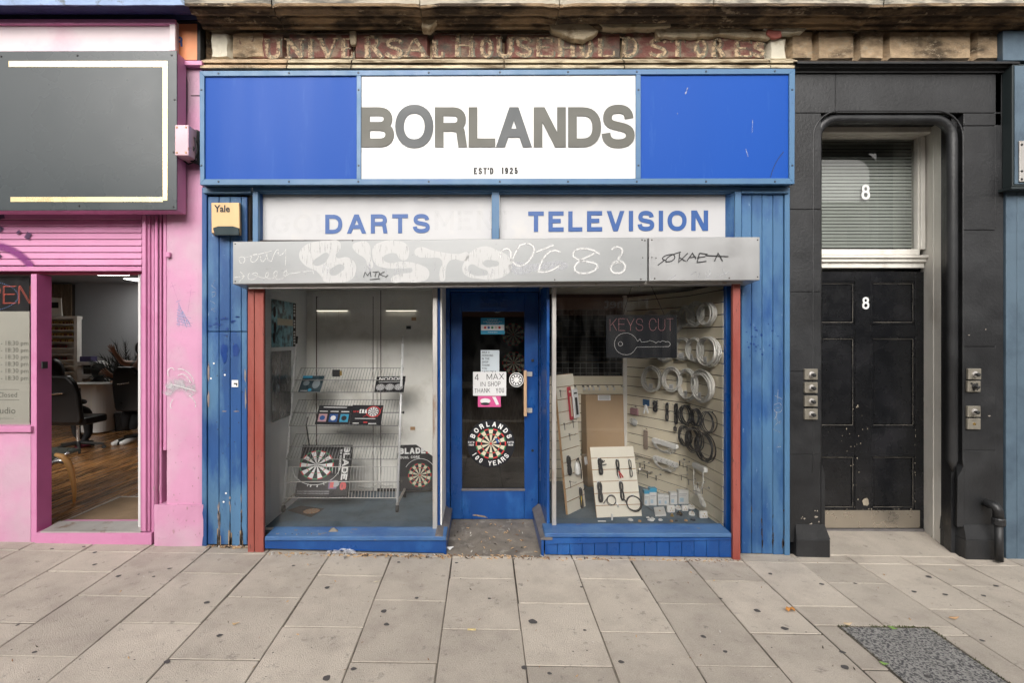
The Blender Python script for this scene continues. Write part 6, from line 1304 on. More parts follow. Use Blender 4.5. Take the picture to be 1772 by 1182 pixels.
# pale pink upper fascia and charcoal sign
uf = thing('upper_fascia', P(100, 62, -.08), 'pale pink framed fascia board above the charcoal sign', 'fascia')
m = M(); m.pb(-80, 33, 302, 90, -.07, .05); m.build('panel', m_pinkp, uf); 
for q in ((-80, 32, 303, 41), (293, 41.2, 303, 87)): m = M(); m.pb(*q, -.095, -.071); m.build('frame', m_pinkw if q[0] < 0 else m_pinkp, uf, bevel=.003)
cs = thing('charcoal_sign', P(100, 230, -.15), 'large blank charcoal sign board with a gold line border and pink side', 'sign')
m = M(); m.pq([(-90, 364.5), (306, 363), (306, 87), (-90, 88)], -.165, -.155); m.build('face', m_char, cs, bevel=.002)
m = M(); m.box(X(-90, -.154), X(305.5, -.154), -.1545, -.03, Z(364, -.154), Z(89, -.154)); m.build('box', m_pinkw, cs)
for a in ((15, 105, 281.5, 115), (281.7, 105, 289.5, 346.5), (18, 340.5, 281.5, 349)): m = M(); m.pb(*a, -.168, -.1652); m.build('gold_trim', m_gold, cs)
for x, y in ((134, 95.5), (297, 95), (302, 172), (137, 356), (300, 358), (300.5, 263), (2, 97)): m = M(); m.lathe(P(x, y, -.165), (0, -1, 0), [(.008, 0), (.006, .005)], 8); m.build('screw', m_black_t, cs)
# orange box sign fragment
og = thing('orange_sign', P(325, 72, .0), 'orange sign end with a blue letter R tucked above the pink pilaster', 'sign')
m = M(); m.pb(302, 40, 341, 103, -.012, .04); m.build('panel', m_orange, og); m = M(); m.pb(341.2, 37, 346.5, 106, -.02, .05); m.pb(303, 36.5, 341, 39.8, -.02, .05); m.build('frame', m_rubber, og)
m = M(); glyph(m, wallfr(305.5, 80, -.0125), 'R', 0, 0, .048, .078, .014, .002); m.build('lettering', m_bluel, og)
# junction box and cables
jb = thing('junction_box', P(314, 242, -.12), 'small pale pink electrical junction box with rust marks beside the charcoal sign', 'box')
m = M(); m.pb(302.5, 215.5, 326, 268.5, -.18, -.02); m.build('cover', mat('rusty_pale_pink_metal', S(240, 196, 208, .72), .5, col2=(.3, .12, .05), s2=12, t2=(.62, .68)), jb, bevel=.004)
for x, y in ((306, 220), (322, 220), (306, 264), (322, 264)): m = M(); m.lathe(P(x, y, -.18), (0, -1, 0), [(.008, 0), (.006, .004)], 8); m.build('screw', m_mdf, jb)
fl = thing('floodlight', P(335, 252, -.05), 'black lamp and cable bundle tucked between the pink box and blue sign', 'floodlight')
m = M(); m.pq([(327, 278), (340, 282), (344, 262), (343, 224), (329, 222)], -.07, -.01); m.build('housing', m_rubber, fl, bevel=.008)
m = M(); m.tube([P(331, 232, -.09), P(338, 240, -.11), P(342, 262, -.10), P(336, 280, -.08), P(326, 284, -.05), P(316, 276, -.06)], .006, 6); m.tube([P(329, 246, -.09), P(336, 256, -.12), P(330, 270, -.1)], .007, 6); m.build('cable_loop', m_rubber, fl, smooth=True)
for k, (pts, r) in enumerate((([(312, 108), (316, 130), (321, 150), (321, 200), (318, 216)], .0045), ([(314, 106), (320, 118), (323, 140), (322.5, 190), (321, 216)], .0035), ([(308, 176), (317, 186), (318, 194), (311, 190), (316, 202), (319, 215)], .0035), ([(307, 104), (318, 110), (320, 122), (309, 118), (315, 108)], .005))):
    m = M(); m.tube([P(a, b, -.02-.004*k) for a, b in pts], r, 6)
    tag(m.build('cable', m_pinkw if k == 0 else m_rubber, smooth=True), ['pink painted cable running down from the ledge to the junction box', 'dark cable running beside the pink one above the junction box', 'short kinked cable curling above the junction box', 'knotted black cable bunched at the top corner of the charcoal sign'][k], 'cable')
# scribbles on the pilaster
pf = Fr(P(0, 0, -.004), (1, 0, 0), (0, 0, 1), (0, -1, 0)); m_bluepen = spraymat('blue_pen', (.16, .36, .62), edge=.2, op=.75, scale=90); m_silver = spraymat('silver_spray', (.5, .5, .52), edge=.5, op=.75, scale=30, lo=.3, hi=.6)
m = M(); ln = ["M309 522L323 567M305 522L312 519", "M324 548L330 550"]
for k in range(14): ln.append("M%.1f %.1fL%.1f %.1f" % (309+k*1.4, 524+k*2.6, 306+k*2.1, 552+random.uniform(4, 14)))
for k in range(6): ln.append("M%.1f %.1fL%.1f %.1f" % (306, 535+k*5, 318+k*2.5, 540+k*5))
strokes(m, pf, [pxs(q, 0) for q in ln], .0034, .001); m.build('graffiti', m_bluepen, sl)
m = M(); strokes(m, pf, [pxs("M297 488L308 520M295 496L304 492M331 498L325 540M323 506L338 505", 0)], .002, .002); m.build('graffiti', spraymat('violet_pen', (.42, .16, .42), op=.6), sl)
m = M(); strokes(m, pf, [pxs("M289 684C298 660 315 670 338 668", 0), pxs("M291 672C305 650 325 664 334 684", 0)], .11, .003); m.build('graffiti', m_silver, sl)
m = M(); strokes(m, pf, [pxs("M292 650C286 640 298 630 302 640M308 638C320 636 334 648 336 660M300 690C294 700 294 704 298 706M328 684C336 690 342 698 338 704M308 650C316 642 326 650 330 662M296 664L340 676", 0)], .010, .006); m.build('graffiti', m_grafl, sl)
# ------------------------------------------------------------------ salon interior
IZ = .105
sf_floor = M(); sf_floor.box(-8.9, -2.62, .2, 5.75, -.02, IZ-.004); sfl = strct('salon_floor', sf_floor, m_dbrown)
m_plank = mat('glossy_dark_oak_plank', (.36, .175, .062), .26, var=.2, nscale=3, col2=(.14, .065, .026), s2=3.2, t2=(.42, .58), col3=(.66, .38, .15), s3=7, t3=(.56, .68), bump=.1, stretch=(7, .35, 1), rnd=.32)  # the palest streaks put the floor's highlights into the colour
pw = .135
for i in range(41):
    x0 = -8.2+i*pw
    y = .12-random.random()*1.0
    while y < 5.7:
        L_ = random.uniform(1.1, 1.7); a, b = max(y, .2), min(y+L_, 5.7)
        if b-a > .1 and not (x0 < -5.2 and a < .8 and b < 1.6) : m = M(); m.box(x0+.001, x0+pw-.001, a+.001, b-.001, IZ-.004, IZ+random.uniform(0, .0008)); m.build('floor_plank', m_plank, sfl)
        y += L_
m_salw = mat('grey_white_salon_wall', (.42, .43, .45), .7, var=.03)
m = M(); m.box(-8.95, -2.6, 5.75, 5.8, 0, 2.8); strct('salon_back_wall', m, m_salw)
m = M(); m.box(-2.62, -2.56, .30, 5.8, 0, 2.8); m.box(-8.98, -8.92, .05, 5.8, 0, 2.8); strct('salon_side_wall', m, m_salw)
m = M(); m.box(-8.98, -2.56, .16, 5.8, 2.75, 2.8); strct('salon_ceiling', m, mat('dim_ceiling_tile', (.3, .3, .31), .8))
m = M(); m.box(-9.2, X(52, .1), .13, .16, gz(-4, 0), Z(740, .12)); m.box(-9.2, X(262, .1), .13, .16, Z(474, .13), 2.8); strct('salon_front_wall', m, m_salw)
m = M(); m.box(-5.45, -5.39, 4.4, 5.75, IZ, 2.75); strct('salon_partition', m, mat('taupe_partition', (.36, .33, .34), .7))
m = M(); m.box(X(85, 5.7), X(127, 5.7), 5.66, 5.74, Z(565, 5.7), Z(492, 5.7)+.0)
wd = m.build('slatted_panel', m_dbrown); tag(wd, 'dark brown slatted timber panel high on the salon back wall', 'wall panel')
for k in range(18):
    x = X(85, 5.7)+k*.027; m = M(); m.box(x, x+.012, 5.64, 5.66, Z(565, 5.7), Z(492, 5.7)); m.build('timber_slat', m_wood, wd)
m_lit = mat('lit_ceiling_panel', (.9, .9, .9), emit=(1, .98, .93), estr=7, bump=0)
for k, (x0, x1, y0, y1) in enumerate(((-6.42, -5.9, 4.15, 4.45), (-6.35, -5.8, 4.95, 5.45))):
    t = thing('ceiling_light', ((x0+x1)/2, (y0+y1)/2, 2.75), ['lit ceiling panel nearer the salon door, the longer looking of the two', 'lit ceiling panel deeper in the salon, cut by the door edge'][k], 'ceiling light')
    m = M(); m.box(x0, x1, y0, y1, 2.735, 2.742); m.build('diffuser', m_lit, t); m = M(); m.box(x0-.02, x1+.02, y0-.02, y1+.02, 2.7425, 2.749); m.build('frame', m_offw, t)
# door mat
m = M(); m.box(-3.58, -2.64, .24, .98, IZ+.0012, IZ+.008); dm = m.build('door_mat', mat('tan_coir_mat', (.24, .165, .10), .95, var=.15, nscale=6, bump=.6, bscale=200, grain=.1)); tag(dm, 'tan coir mat inside the open salon doorway', 'door mat')
m = M(); m.box(-3.60, -3.58, .24, 1.0, IZ+.0012, IZ+.012); m.box(-3.60, -2.64, .98, 1.0, IZ+.0012, IZ+.012); m.build('edge_trim', m_alu, dm)
# polish display shelves
Ys = 5.1; pu = thing('polish_shelves', P(105, 640, Ys), 'white shelving unit with rows of gold topped polish bottles at the back of the salon', 'shelving')
m = M(); m.pb(76, 552, 133, 720, Ys+.05, Ys+.07); m.build('back_panel', m_offw, pu); m = M(); m.pb(128, 552, 133.5, 720, Ys-.05, Ys+.05); m.build('side_panel', m_offw, pu); m = M(); m.pb(76, 547, 133.5, 552, Ys-.06, Ys+.06); m.build('top_panel', m_offw, pu)
bt = [M(), M(), M()]
for k in range(14):
    y = 560.5+k*10.4; m = M(); m.pb(76, y, 127.8, y+1.6, Ys-.05, Ys+.049); m.build('shelf', m_offw, pu)
    if k >= 4 and k % 2: continue
    for j in range(26 if k < 4 else 20):
        x = 80+j*1.85; p = P(x, y, Ys-.02); r = .007; b_ = bt[random.choice((0, 0, 1))] if k < 4 else bt[random.choice((1, 2))]
        b_.box(p.x-r, p.x+r, p.y-r, p.y+r, p.z, p.z+.035); (bt[0] if k < 4 else b_).box(p.x-r*.6, p.x+r*.6, p.y-r*.6, p.y+r*.6, p.z+.0352, p.z+.06)
for q, mt in zip(bt, (m_brass, flat('dark_red_polish', (.15, .03, .03), .2), m_rubber)): tag(q.build('polish_bottles', mt, pu), kind='stuff')
pc = thing('picture_frame', P(97, 530, Ys), 'white leaflet stand with a dark picture on top of the polish shelves', 'picture'); m = M(); m.pq([(84, 546.5), (107, 546.5), (105, 516), (84, 514)], Ys-.02, Ys); m.build('frame', m_offw, pc); m = M(); m.pb(87, 523, 101, 533, Ys-.023, Ys-.0205); m.build('picture', m_rubber, pc)
# manicure desk
Yt = 4.3; ds = thing('manicure_desk', P(150, 710, Yt), 'white manicure desk with rounded pedestal in the middle of the salon', 'desk')
m = M(); x0, x1 = X(132, Yt), X(176, Yt); za, zb = IZ+.03, Z(668, Yt); pl_ = rrect(x0, Yt, x1, Yt+.45, .14, 5); m.prism([(u, v, za) for u, v in pl_], Vector((0, 0, zb-za))); m.build('pedestal', m_white, ds)
m = M(); pl_ = rrect(x0-.15, Yt-.06, x1+.06, Yt+.55, .12, 5); m.prism([(u, v, zb+.001) for u, v in pl_], Vector((0, 0, .035))); m.build('desk_top', m_white, ds); m = M(); m.pb(157, 675, 158.2, 745, Yt-.004, Yt+.0); m.build('door_edge', m_offw, ds)
Yr = 5.0; rc = thing('side_cabinet', P(147, 640, Yr), 'white side cabinet with a dark microwave in it against the salon back wall', 'cabinet'); m = M(); m.pb(133.8, 626, 163, 632, Yr-.1, Yr+.3); m.build('top_panel', m_white, rc); m = M(); m.pb(133.8, 632.2, 142, 700, Yr-.08, Yr+.3); m.pb(157, 632.2, 163, 700, Yr-.08, Yr+.3); m.pb(142, 648, 157, 655, Yr-.08, Yr+.3); m.build('carcass', m_white, rc); m = M(); m.pb(142.2, 633, 156.8, 647.6, Yr-.05, Yr+.2); m.build('microwave', m_rubber, rc)
m = M(); m.pb(138, 617, 157, 625.8, Yr-.05, Yr+.1); tag(m.build('tissue_box', flat('dark_purple_box', (.06, .05, .12), .5)), 'dark purple box on top of the white side cabinet', 'box')
# feathery plant
Yp = 4.7; pt = thing('palm_plant', (X(215, Yp), Yp, IZ), 'dark feathery palm behind the seated people in the salon', 'plant'); m_leaf = mat('dark_frond', (.015, .02, .017), .6)
base = P(214, 690, Yp)
for k in range(22):
    ang = -1.45+2.7*k/21+random.uniform(-.1, .1); L_ = random.uniform(.5, .82); m = M(); pts = [base+Vector((math.sin(ang)*L_*t, -.15*t*t, .25+math.cos(ang)*L_*t-.35*t*t*abs(ang))) for t in [q/8 for q in range(9)]]
    m.tube(pts, .008, 4)
    for q in range(1, 9):
        for s in (-1, 1):
            for h in (0, .5):
                p = pts[q-1].lerp(pts[q], h); d = (pts[q]-pts[q-1]).normalized(); sd = Vector((d.z, 0, -d.x))*s; e = p+sd*random.uniform(.10, .2)*(1-q/12)+d*random.uniform(.1, .2); m.add([p, p+d*.03, e], [(0, 1, 2)])
    m.build('frond', m_leaf, pt)
m = M(); m.lathe((base.x, Yp, IZ+.002), (0, 0, 1), [(.12, 0), (.16, .3)], 12); m.build('pot', m_rubber, pt); m = M(); m.tube([(base.x, Yp, IZ+.3), base+Vector((0, 0, .3))], .03, 6); m.build('stem', m_wood, pt)
# chairs
def office_chair(pxc, Yc, back_top, back_bot, seat_y, wpx, label, facing=0, arms=True):
    k = (DIST+Yc)/F; c = P(pxc, 700, Yc); t = thing('salon_chair', (c.x, Yc, IZ), label, 'chair'); W = wpx*k; zb0, zb1 = Z(back_bot, Yc), Z(back_top, Yc); m = M()
    pl_ = [(-.5, .10), (-.44, 0), (.44, 0), (.5, .10), (.5, .62), (.42, .86), (.26, 1), (-.26, 1), (-.42, .86), (-.5, .62)]
    m.prism([(c.x+u*W, Yc-.05-.1*v, zb0+v*(zb1-zb0)) for u, v in pl_], Vector((0, .09, 0))); m.build('backrest', m_leath, t, bevel=.025, seg=2)
    m = M(); zs = Z(seat_y, Yc); pl_ = rrect(c.x-W*.52, Yc-.0+facing*0, c.x+W*.52, Yc+.48, .08); m.prism([(u, v, zs-.07) for u, v in pl_], Vector((0, 0, .10))); m.build('seat', m_leath, t, bevel=.02, seg=2)
    m = M(); m.tube([(c.x-W*.2, Yc-.158, zb0+.62*(zb1-zb0)), (c.x+W*.2, Yc-.158, zb0+.65*(zb1-zb0))], .012, 6); m.build('back_handle', m_chrome, t)
    if arms:
        for s in (-1, 1):
            m = M(); m.tube([(c.x+s*W*.53, Yc-.02, zs+.22), (c.x+s*W*.62, Yc+.12, zs+.25), (c.x+s*W*.62, Yc+.34, zs+.24), (c.x+s*W*.58, Yc+.42, zs+.1), (c.x+s*W*.5, Yc+.3, zs-.03)], .022, 8); m.build('armrest', m_rubber, t, smooth=True)
    m = M(); m.tube([(c.x, Yc+.22, IZ+.08), (c.x, Yc+.22, zs-.07)], .022, 10); m.build('gas_stem', m_chrome, t)
    for q in range(5):
        a = 2*PI*q/5+.4; m = M(); e = Vector((c.x+.3*math.cos(a), Yc+.22+.3*math.sin(a), IZ+.07)); m.tube([(c.x, Yc+.22, IZ+.11), e], [.026, .016], 6); m.lathe((e.x, e.y, IZ+.028), (math.sin(a), -math.cos(a), 0), [(.027, -.015), (.027, .015)], 10); m.build('base_leg', m_rubber, t)
    return t
m_leath = mat('black_leather', (.014, .014, .015), .35, var=.1, bump=.1)
office_chair(113, 2.9, 649, 733, 728, 62, 'big black salon chair seen from behind, left inside the pink doorway', arms=False)
office_chair(226, 3.5, 634, 712, 700, 48, 'black office chair with looped armrest at the right inside the pink doorway')
# waiting chair in the foreground: chrome arm and bent wooden leg
wc = thing('waiting_chair', (X(90, .95), 1.0, IZ), 'chair with chrome arm and bent honey coloured wooden leg just inside the salon', 'chair')
Yw = .85
m = M(); m.tube([P(96, 787, Yw), P(108, 790, Yw), P(117, 800, Yw), P(123, 815, Yw), P(127, 835, Yw), P(129, 855, Yw), P(128, 874, Yw)], [.018, .026, .03, .028, .022, .017, .011], 10); o = m.build('wooden_leg', mat('honey_wood', (.78, .42, .15), .4, var=.08), wc, smooth=True)
m = M(); m.tube([P(70, 820, Yw), P(82, 812, Yw), P(92, 800, Yw), P(104, 797.5, Yw), P(116, 800, Yw)], [.014, .016, .02, .026, .026], 8); m.build('silver_bracket', m_chrome, wc, smooth=True)
m = M(); m.tube([P(84, 803, Yw+.05), P(96, 796, Yw+.05), P(110, 789, Yw+.05), P(120, 783, Yw+.05)], [.010, .012, .013, .016], 8); m.build('chrome_arm', m_chrome, wc, smooth=True)
m = M(); m.prism([P(70, 800, Yw+.1), P(86, 800, Yw+.1), P(140, 779, Yw+.3), P(70, 777, Yw+.3)], Vector((0, 0, .02))); m.build('seat_pad', flat('dark_grey_vinyl', (.05, .055, .05), .3), wc)
m = M(); m.lathe(P(128, 877, Yw), (0, 0, 1), [(.012, 0), (.012, .02)], 8); m.build('foot', m_chrome, wc)
m = M(); m.tube([(X(60, 1.4), 1.4, IZ+.002), (X(60, 1.4), 1.3, .42)], .02, 8); m.build('rear_leg', m_chrome, wc)
# ------------------------------------------------------------------ people in the salon
def skin_body(name, nodes, edges, mt, parent, sub=2):
    """one continuous figure grown over a skeleton"""
    off = woff(parent); me = bpy.data.meshes.new('sk'); me.from_pydata([tuple(Vector(p)-off) for p, r in nodes], edges, []); o = bpy.data.objects.new('sk', me); COL.objects.link(o)
    md = o.modifiers.new('s', 'SKIN'); md.use_smooth_shade = True
    for i, (p, r) in enumerate(nodes): me.skin_vertices[0].data[i].radius = (r, r) if not isinstance(r, tuple) else r; me.skin_vertices[0].data[i].use_root = (i == 0)
    s_ = o.modifiers.new('b', 'SUBSURF'); s_.levels = sub; s_.render_levels = sub
    dg = bpy.context.evaluated_depsgraph_get(); me2 = bpy.data.meshes.new_from_object(o.evaluated_get(dg)); bpy.data.objects.remove(o)
    me2.materials.clear(); me2.materials.append(mt); me2.name = name; r_ = bpy.data.objects.new(name, me2); COL.objects.link(r_); r_.parent = parent; return r_
m_skin = mat('skin', (.42, .25, .18), .55, var=.04, bump=0); m_hair = flat('black_hair', (.010, .009, .009), .45); m_grey = flat('grey_sleeve', (.20, .19, .185), .8); m_blk = flat('black_clothes', (.016, .016, .018), .8)
def ell(name, c, r, mt, parent, n=14, cut=-1.0):
    m = M(); vs = []; rings = 9
    for j in range(rings+1):
        a = -PI/2+PI*j/rings
        for i in range(n): t = 2*PI*i/n; vs.append((c[0]+r[0]*math.cos(a)*math.cos(t), c[1]+r[1]*math.cos(a)*math.sin(t), c[2]+r[2]*math.sin(a)))
    m.add(vs, [(j*n+i, j*n+(i+1) % n, (j+1)*n+(i+1) % n, (j+1)*n+i) for j in range(rings) for i in range(n)]); return m.build(name, mt, parent, smooth=True)
def hand_chain(nodes, edges, wrist_i, wrist, d, up, scale=1.0):
    """palm, four fingers and a thumb grown from the wrist node"""
    d = Vector(d).normalized(); up = Vector(up).normalized(); sd = d.cross(up).normalized()
    b = len(nodes); nodes.append((wrist+d*.05*scale, .030*scale)); edges.append((wrist_i, b))
    for k, (o, L_) in enumerate(((-.030, .065), (-.010, .078), (.010, .073), (.030, .058))):
        r0 = len(nodes); nodes += [(wrist+d*.085*scale+sd*o*scale, .0095*scale), (wrist+d*(.085+L_*.55)*scale+sd*o*1.3*scale, .0085*scale), (wrist+d*(.085+L_)*scale+sd*o*1.5*scale-up*.01*scale, .007*scale)]
        edges += [(b, r0), (r0, r0+1), (r0+1, r0+2)]
    r0 = len(nodes); nodes += [(wrist+d*.04*scale-sd*.045*scale, .012*scale), (wrist+d*.075*scale-sd*.07*scale, .009*scale)]; edges += [(b, r0), (r0, r0+1)]
# person 1: seated in the near chair, long dark hair, seen from behind
Y1 = 3.15; k1 = (DIST+Y1)/F; c = P(96, 640, Y1); pe = thing('person', (c.x, Y1, IZ), 'person with long dark hair sitting in the near black salon chair, seen from behind', 'person')
nd = [((c.x, Y1+.05, c.z-.62), .15), ((c.x, Y1+.02, c.z-.42), .14), ((c.x, Y1, c.z-.22), .15), ((c.x, Y1, c.z-.12), .06), ((c.x, Y1, c.z), .09), ((c.x-.19, Y1, c.z-.22), .06), ((c.x-.24, Y1+.1, c.z-.46), .048), ((c.x-.14, Y1+.36, c.z-.5), .036), ((c.x+.19, Y1, c.z-.22), .06), ((c.x+.24, Y1+.1, c.z-.46), .048), ((c.x+.14, Y1+.36, c.z-.5), .036),
      ((c.x-.1, Y1+.45, c.z-.64), .08), ((c.x-.1, Y1+.5, c.z-1.02), .055), ((c.x-.1, Y1+.62, IZ+.05), .04), ((c.x+.1, Y1+.45, c.z-.64), .08), ((c.x+.12, Y1+.45, c.z-1.0), .055), ((c.x+.14, Y1+.3, IZ+.05), .042), ((c.x+.15, Y1+.42, IZ+.04), .035)]
skin_body('body', [(Vector(p), r) for p, r in nd], [(0, 1), (1, 2), (2, 3), (3, 4), (2, 5), (5, 6), (6, 7), (2, 8), (8, 9), (9, 10), (0, 11), (11, 12), (12, 13), (0, 14), (14, 15), (15, 16), (16, 17)], m_blk, pe)
ell('hair', (c.x, Y1-.03, c.z-.03), (.115, .13, .19), m_hair, pe)
m = M(); m.tube([(c.x+.22, Y1+.1, IZ+.02), (c.x+.28, Y1+.3, IZ+.03)], .045, 8); m.build('shoe', flat('red_purple_trainer', (.25, .05, .09), .5), pe, smooth=True)
# person 2: black hair, facing right
Y2 = 4.75; c = P(171, 643, Y2); pe = thing('person', (c.x, Y2, IZ), 'person with short black hair and dark top bending behind the white desk', 'person')
nd = [((c.x-.05, Y2+.1, c.z-.62), .14), ((c.x-.04, Y2+.05, c.z-.4), .13), ((c.x-.02, Y2, c.z-.22), .14), ((c.x+.01, Y2, c.z-.12), .055), ((c.x+.02, Y2, c.z), .085), ((c.x-.17, Y2, c.z-.22), .055), ((c.x-.2, Y2-.15, c.z-.36), .045), ((c.x+.0, Y2-.28, c.z-.36), .034), ((c.x+.14, Y2, c.z-.22), .055), ((c.x+.22, Y2-.1, c.z-.32), .045), ((c.x+.34, Y2-.2, c.z-.24), .034),
      ((c.x-.1, Y2+.1, c.z-.9), .08), ((c.x-.1, Y2, IZ+.05), .045), ((c.x+.06, Y2+.1, c.z-.9), .08), ((c.x+.08, Y2, IZ+.05), .045)]
skin_body('body', [(Vector(p), r) for p, r in nd], [(0, 1), (1, 2), (2, 3), (3, 4), (2, 5), (5, 6), (6, 7), (2, 8), (8, 9), (9, 10), (0, 11), (11, 12), (0, 13), (13, 14)], m_blk, pe)
ell('hair', (c.x-.01, Y2-.0, c.z+.02), (.105, .12, .13), m_hair, pe); m = M(); m.lathe((c.x+.105, Y2-.06, c.z-.035), (1, -.2, 0), [(.045, -.03), (.035, 0), (.012, .022)], 10); m.build('face', m_skin, pe, smooth=True)
m = M(); m.tube([(c.x+.30, Y2-.18, c.z-.27), (c.x+.42, Y2-.26, c.z-.16)], [.032, .026], 8); m.build('forearm', m_skin, pe, smooth=True)
# person 3: grey top, arm stretched out to the left with spread fingers
Y3 = 4.05; pe = thing('person', (X(232, Y3), Y3, IZ), 'person in a grey top at the door edge stretching one arm out with spread fingers', 'person')
sh_ = P(238, 632, Y3); el_ = P(212, 628, Y3-.05); wr = P(199, 611, Y3-.15); hd = P(247, 606, Y3)
nd = [(P(242, 700, Y3+.0), .15), (P(242, 668, Y3), .15), (P(241, 640, Y3), .16), (P(245, 624, Y3), .06), (hd, .09), (sh_, .075), (el_, .047), (wr, .028), (P(225, 648, Y3-.1), .055), (P(205, 655, Y3-.3), .042), (P(193, 650, Y3-.4), .03),
      (P(226, 706, Y3-.25), .085), (P(216, 725, Y3-.45), .055), (P(216, 742, Y3-.45), .04), (P(236, 706, Y3-.2), .085), (P(232, 730, Y3-.4), .055), (P(230, 744, Y3-.4), .04)]
ed = [(0, 1), (1, 2), (2, 3), (3, 4), (2, 5), (5, 6), (6, 7), (2, 8), (8, 9), (9, 10), (0, 11), (11, 12), (12, 13), (0, 14), (14, 15), (15, 16)]
nd = [(Vector(p), r) for p, r in nd]; hand_chain(nd, ed, 7, wr, P(193, 601, Y3-.2)-wr, (0, -1, .1), 1.0); hand_chain(nd, ed, 10, nd[10][0], Vector((-.6, -.3, .5)), (0, -1, .2), 1.0)
bd_ = skin_body('body', nd, ed, m_skin, pe)
nd2 = [nd[i] for i in (0, 1, 2)]; nd2 = [(p, r+.016) for p, r in nd2]+[(sh_, .092), (sh_.lerp(el_, .55), .068), (P(225, 648, Y3-.1), .07)]
skin_body('grey_top', nd2, [(0, 1), (1, 2), (2, 3), (3, 4), (2, 5)], m_grey, pe); ell('hair', (hd.x, hd.y+.01, hd.z+.03), (.11, .12, .13), m_hair, pe)
nd3 = [(nd[i][0], nd[i][1]+.014) for i in (0, 11, 12, 13, 14, 15, 16)]; skin_body('trousers', nd3, [(0, 1), (1, 2), (2, 3), (0, 4), (4, 5), (5, 6)], m_blk, pe)
for i in (13, 16):
    p = nd[i][0]; m = M(); m.tube([(p.x+.02, p.y+.04, IZ+.045), (p.x-.02, p.y-.1, IZ+.04), (p.x-.04, p.y-.2, IZ+.03)], [.045, .045, .03], 8); m.build('trainer', m_white, pe, smooth=True)
# ================================================================== BLACK DOORWAY NUMBER 8
dw = thing('doorway_surround', (3.2, .1, 0), 'black painted stone doorway surround with rounded moulding and plinth blocks', 'doorway')
OX0, OX1 = X(1427), X(1641); OT = 212                # opening
ox0, oxr = OX0, X(1643)
def blk(name, x0, x1, z0, z1, Yf=0., Yb=.2, mt=m_blackm, bv=.004, parent=dw):
    m = M(); m.box(x0, x1, Yf, Yb, z0, z1); return m.build(name, mt, parent, bevel=bv)
zt = Z(124); zl = Z(195)
PXL_, PXR_ = X(1376), X(1733)
# left jamb stones (courses)
crs = [Z(195), Z(362), Z(505), Z(643), Z(787), gz(2.6, 0)+.10]
lx1 = OX0-.003
for k in range(5): blk('stone_block', PXL_-.05, X(1421), crs[k+1]+.001, crs[k]-.001, random.uniform(-.001, .001))
crr = [Z(217), Z(398), Z(600), Z(780), gz(3.9, 0)+.10]
for k in range(4): blk('stone_block', X(1668), PXR_, crr[k+1]+.001, crr[k]-.001, random.uniform(-.001, .001))
blk('stone_block', X(1668), PXR_, Z(217)+.001, Z(195)-.001)
blk('lintel_stone', PXL_-.05, X(1446)-.001, Z(195)+.001, zt); blk('lintel_stone', X(1446)+.001, PXR_, Z(195)+.001, zt)
# fill behind moulding corners
blk('stone_block', X(1421)+.0005, OX0-.0005, gz(3, 0)+.1, Z(195)-.001, .03, .2)
# roll moulding
def roll(off, Yc, r, n=8, name='roll_moulding', zlo=None, zro=None):
    xl_, xr_, zt_ = OX0-.040+off, X(1656)-off, Z(202)-off*1.0; R = .16-off; pts = [(xl_, Yc, zlo if zlo is not None else Z(800))]
    pts += [(xl_+R-R*math.cos(a), Yc, zt_-R+R*math.sin(a)) for a in [PI/2*q/7 for q in range(8)]]+[(xr_-R+R*math.sin(a), Yc, zt_-R+R*math.cos(a)) for a in [PI/2*q/7 for q in range(8)]]+[(xr_, Yc, zro if zro is not None else Z(798))]
    a_, b_ = Vector(pts[0])+Vector((-.01, -.0, -.09)), Vector(pts[-1])+Vector((.01, 0, -.10))
    m = M(); m.tube([a_]+pts+[b_], [.003]+[r]*len(pts)+[.003], 12); return m.build(name, m_blackm, dw, smooth=True)
roll(0, .044, .038); roll(-.050, .003, .007, name='fillet_moulding')
# curved corner infill (the spandrels that make the round corners)
def spandrel(xc, zc, R, s, Y0, Y1, mt, name='corner_stone', parent=dw):
    pts = [(xc, Y0, zc)]+[(xc+s*(-0)+s*(R-R*math.cos(a))*1.0, Y0, zc-(R-R*math.sin(a))) for a in [PI/2*q/8 for q in range(9)]]
    m = M(); m.prism(pts if s < 0 else pts[::-1], Vector((0, Y1-Y0, 0))); return m.build(name, mt, parent)
RV = .43
ri = OX1+.02
m = M()   # right reveal, black then white joinery
m.hexa([(X(1658), .06, gz(3.8, 0)), (X(1675), .06, gz(3.8, 0)), (3.9, .20, gz(3.8, 0)), (3.815, .20, gz(3.8, 0)), (X(1658), .06, 3.5), (X(1675), .06, 3.5), (3.9, .20, 3.5), (3.815, .20, 3.5)]); m.build('reveal', m_blackm, dw)
m = M(); m.hexa([(OX0-.1, .05, gz(2.7, 0)), (OX0+.01, .05, gz(2.7, 0)), (OX0+.02, .5, 0), (OX0-.1, .5, 0), (OX0-.1, .05, 3.5), (OX0+.01, .05, 3.5), (OX0+.02, .5, 3.5), (OX0-.1, .5, 3.5)]); m.build('reveal', m_blackm, dw)
blk('soffit', OX0-.1, 3.95, 3.50, 3.58, .05, .5)
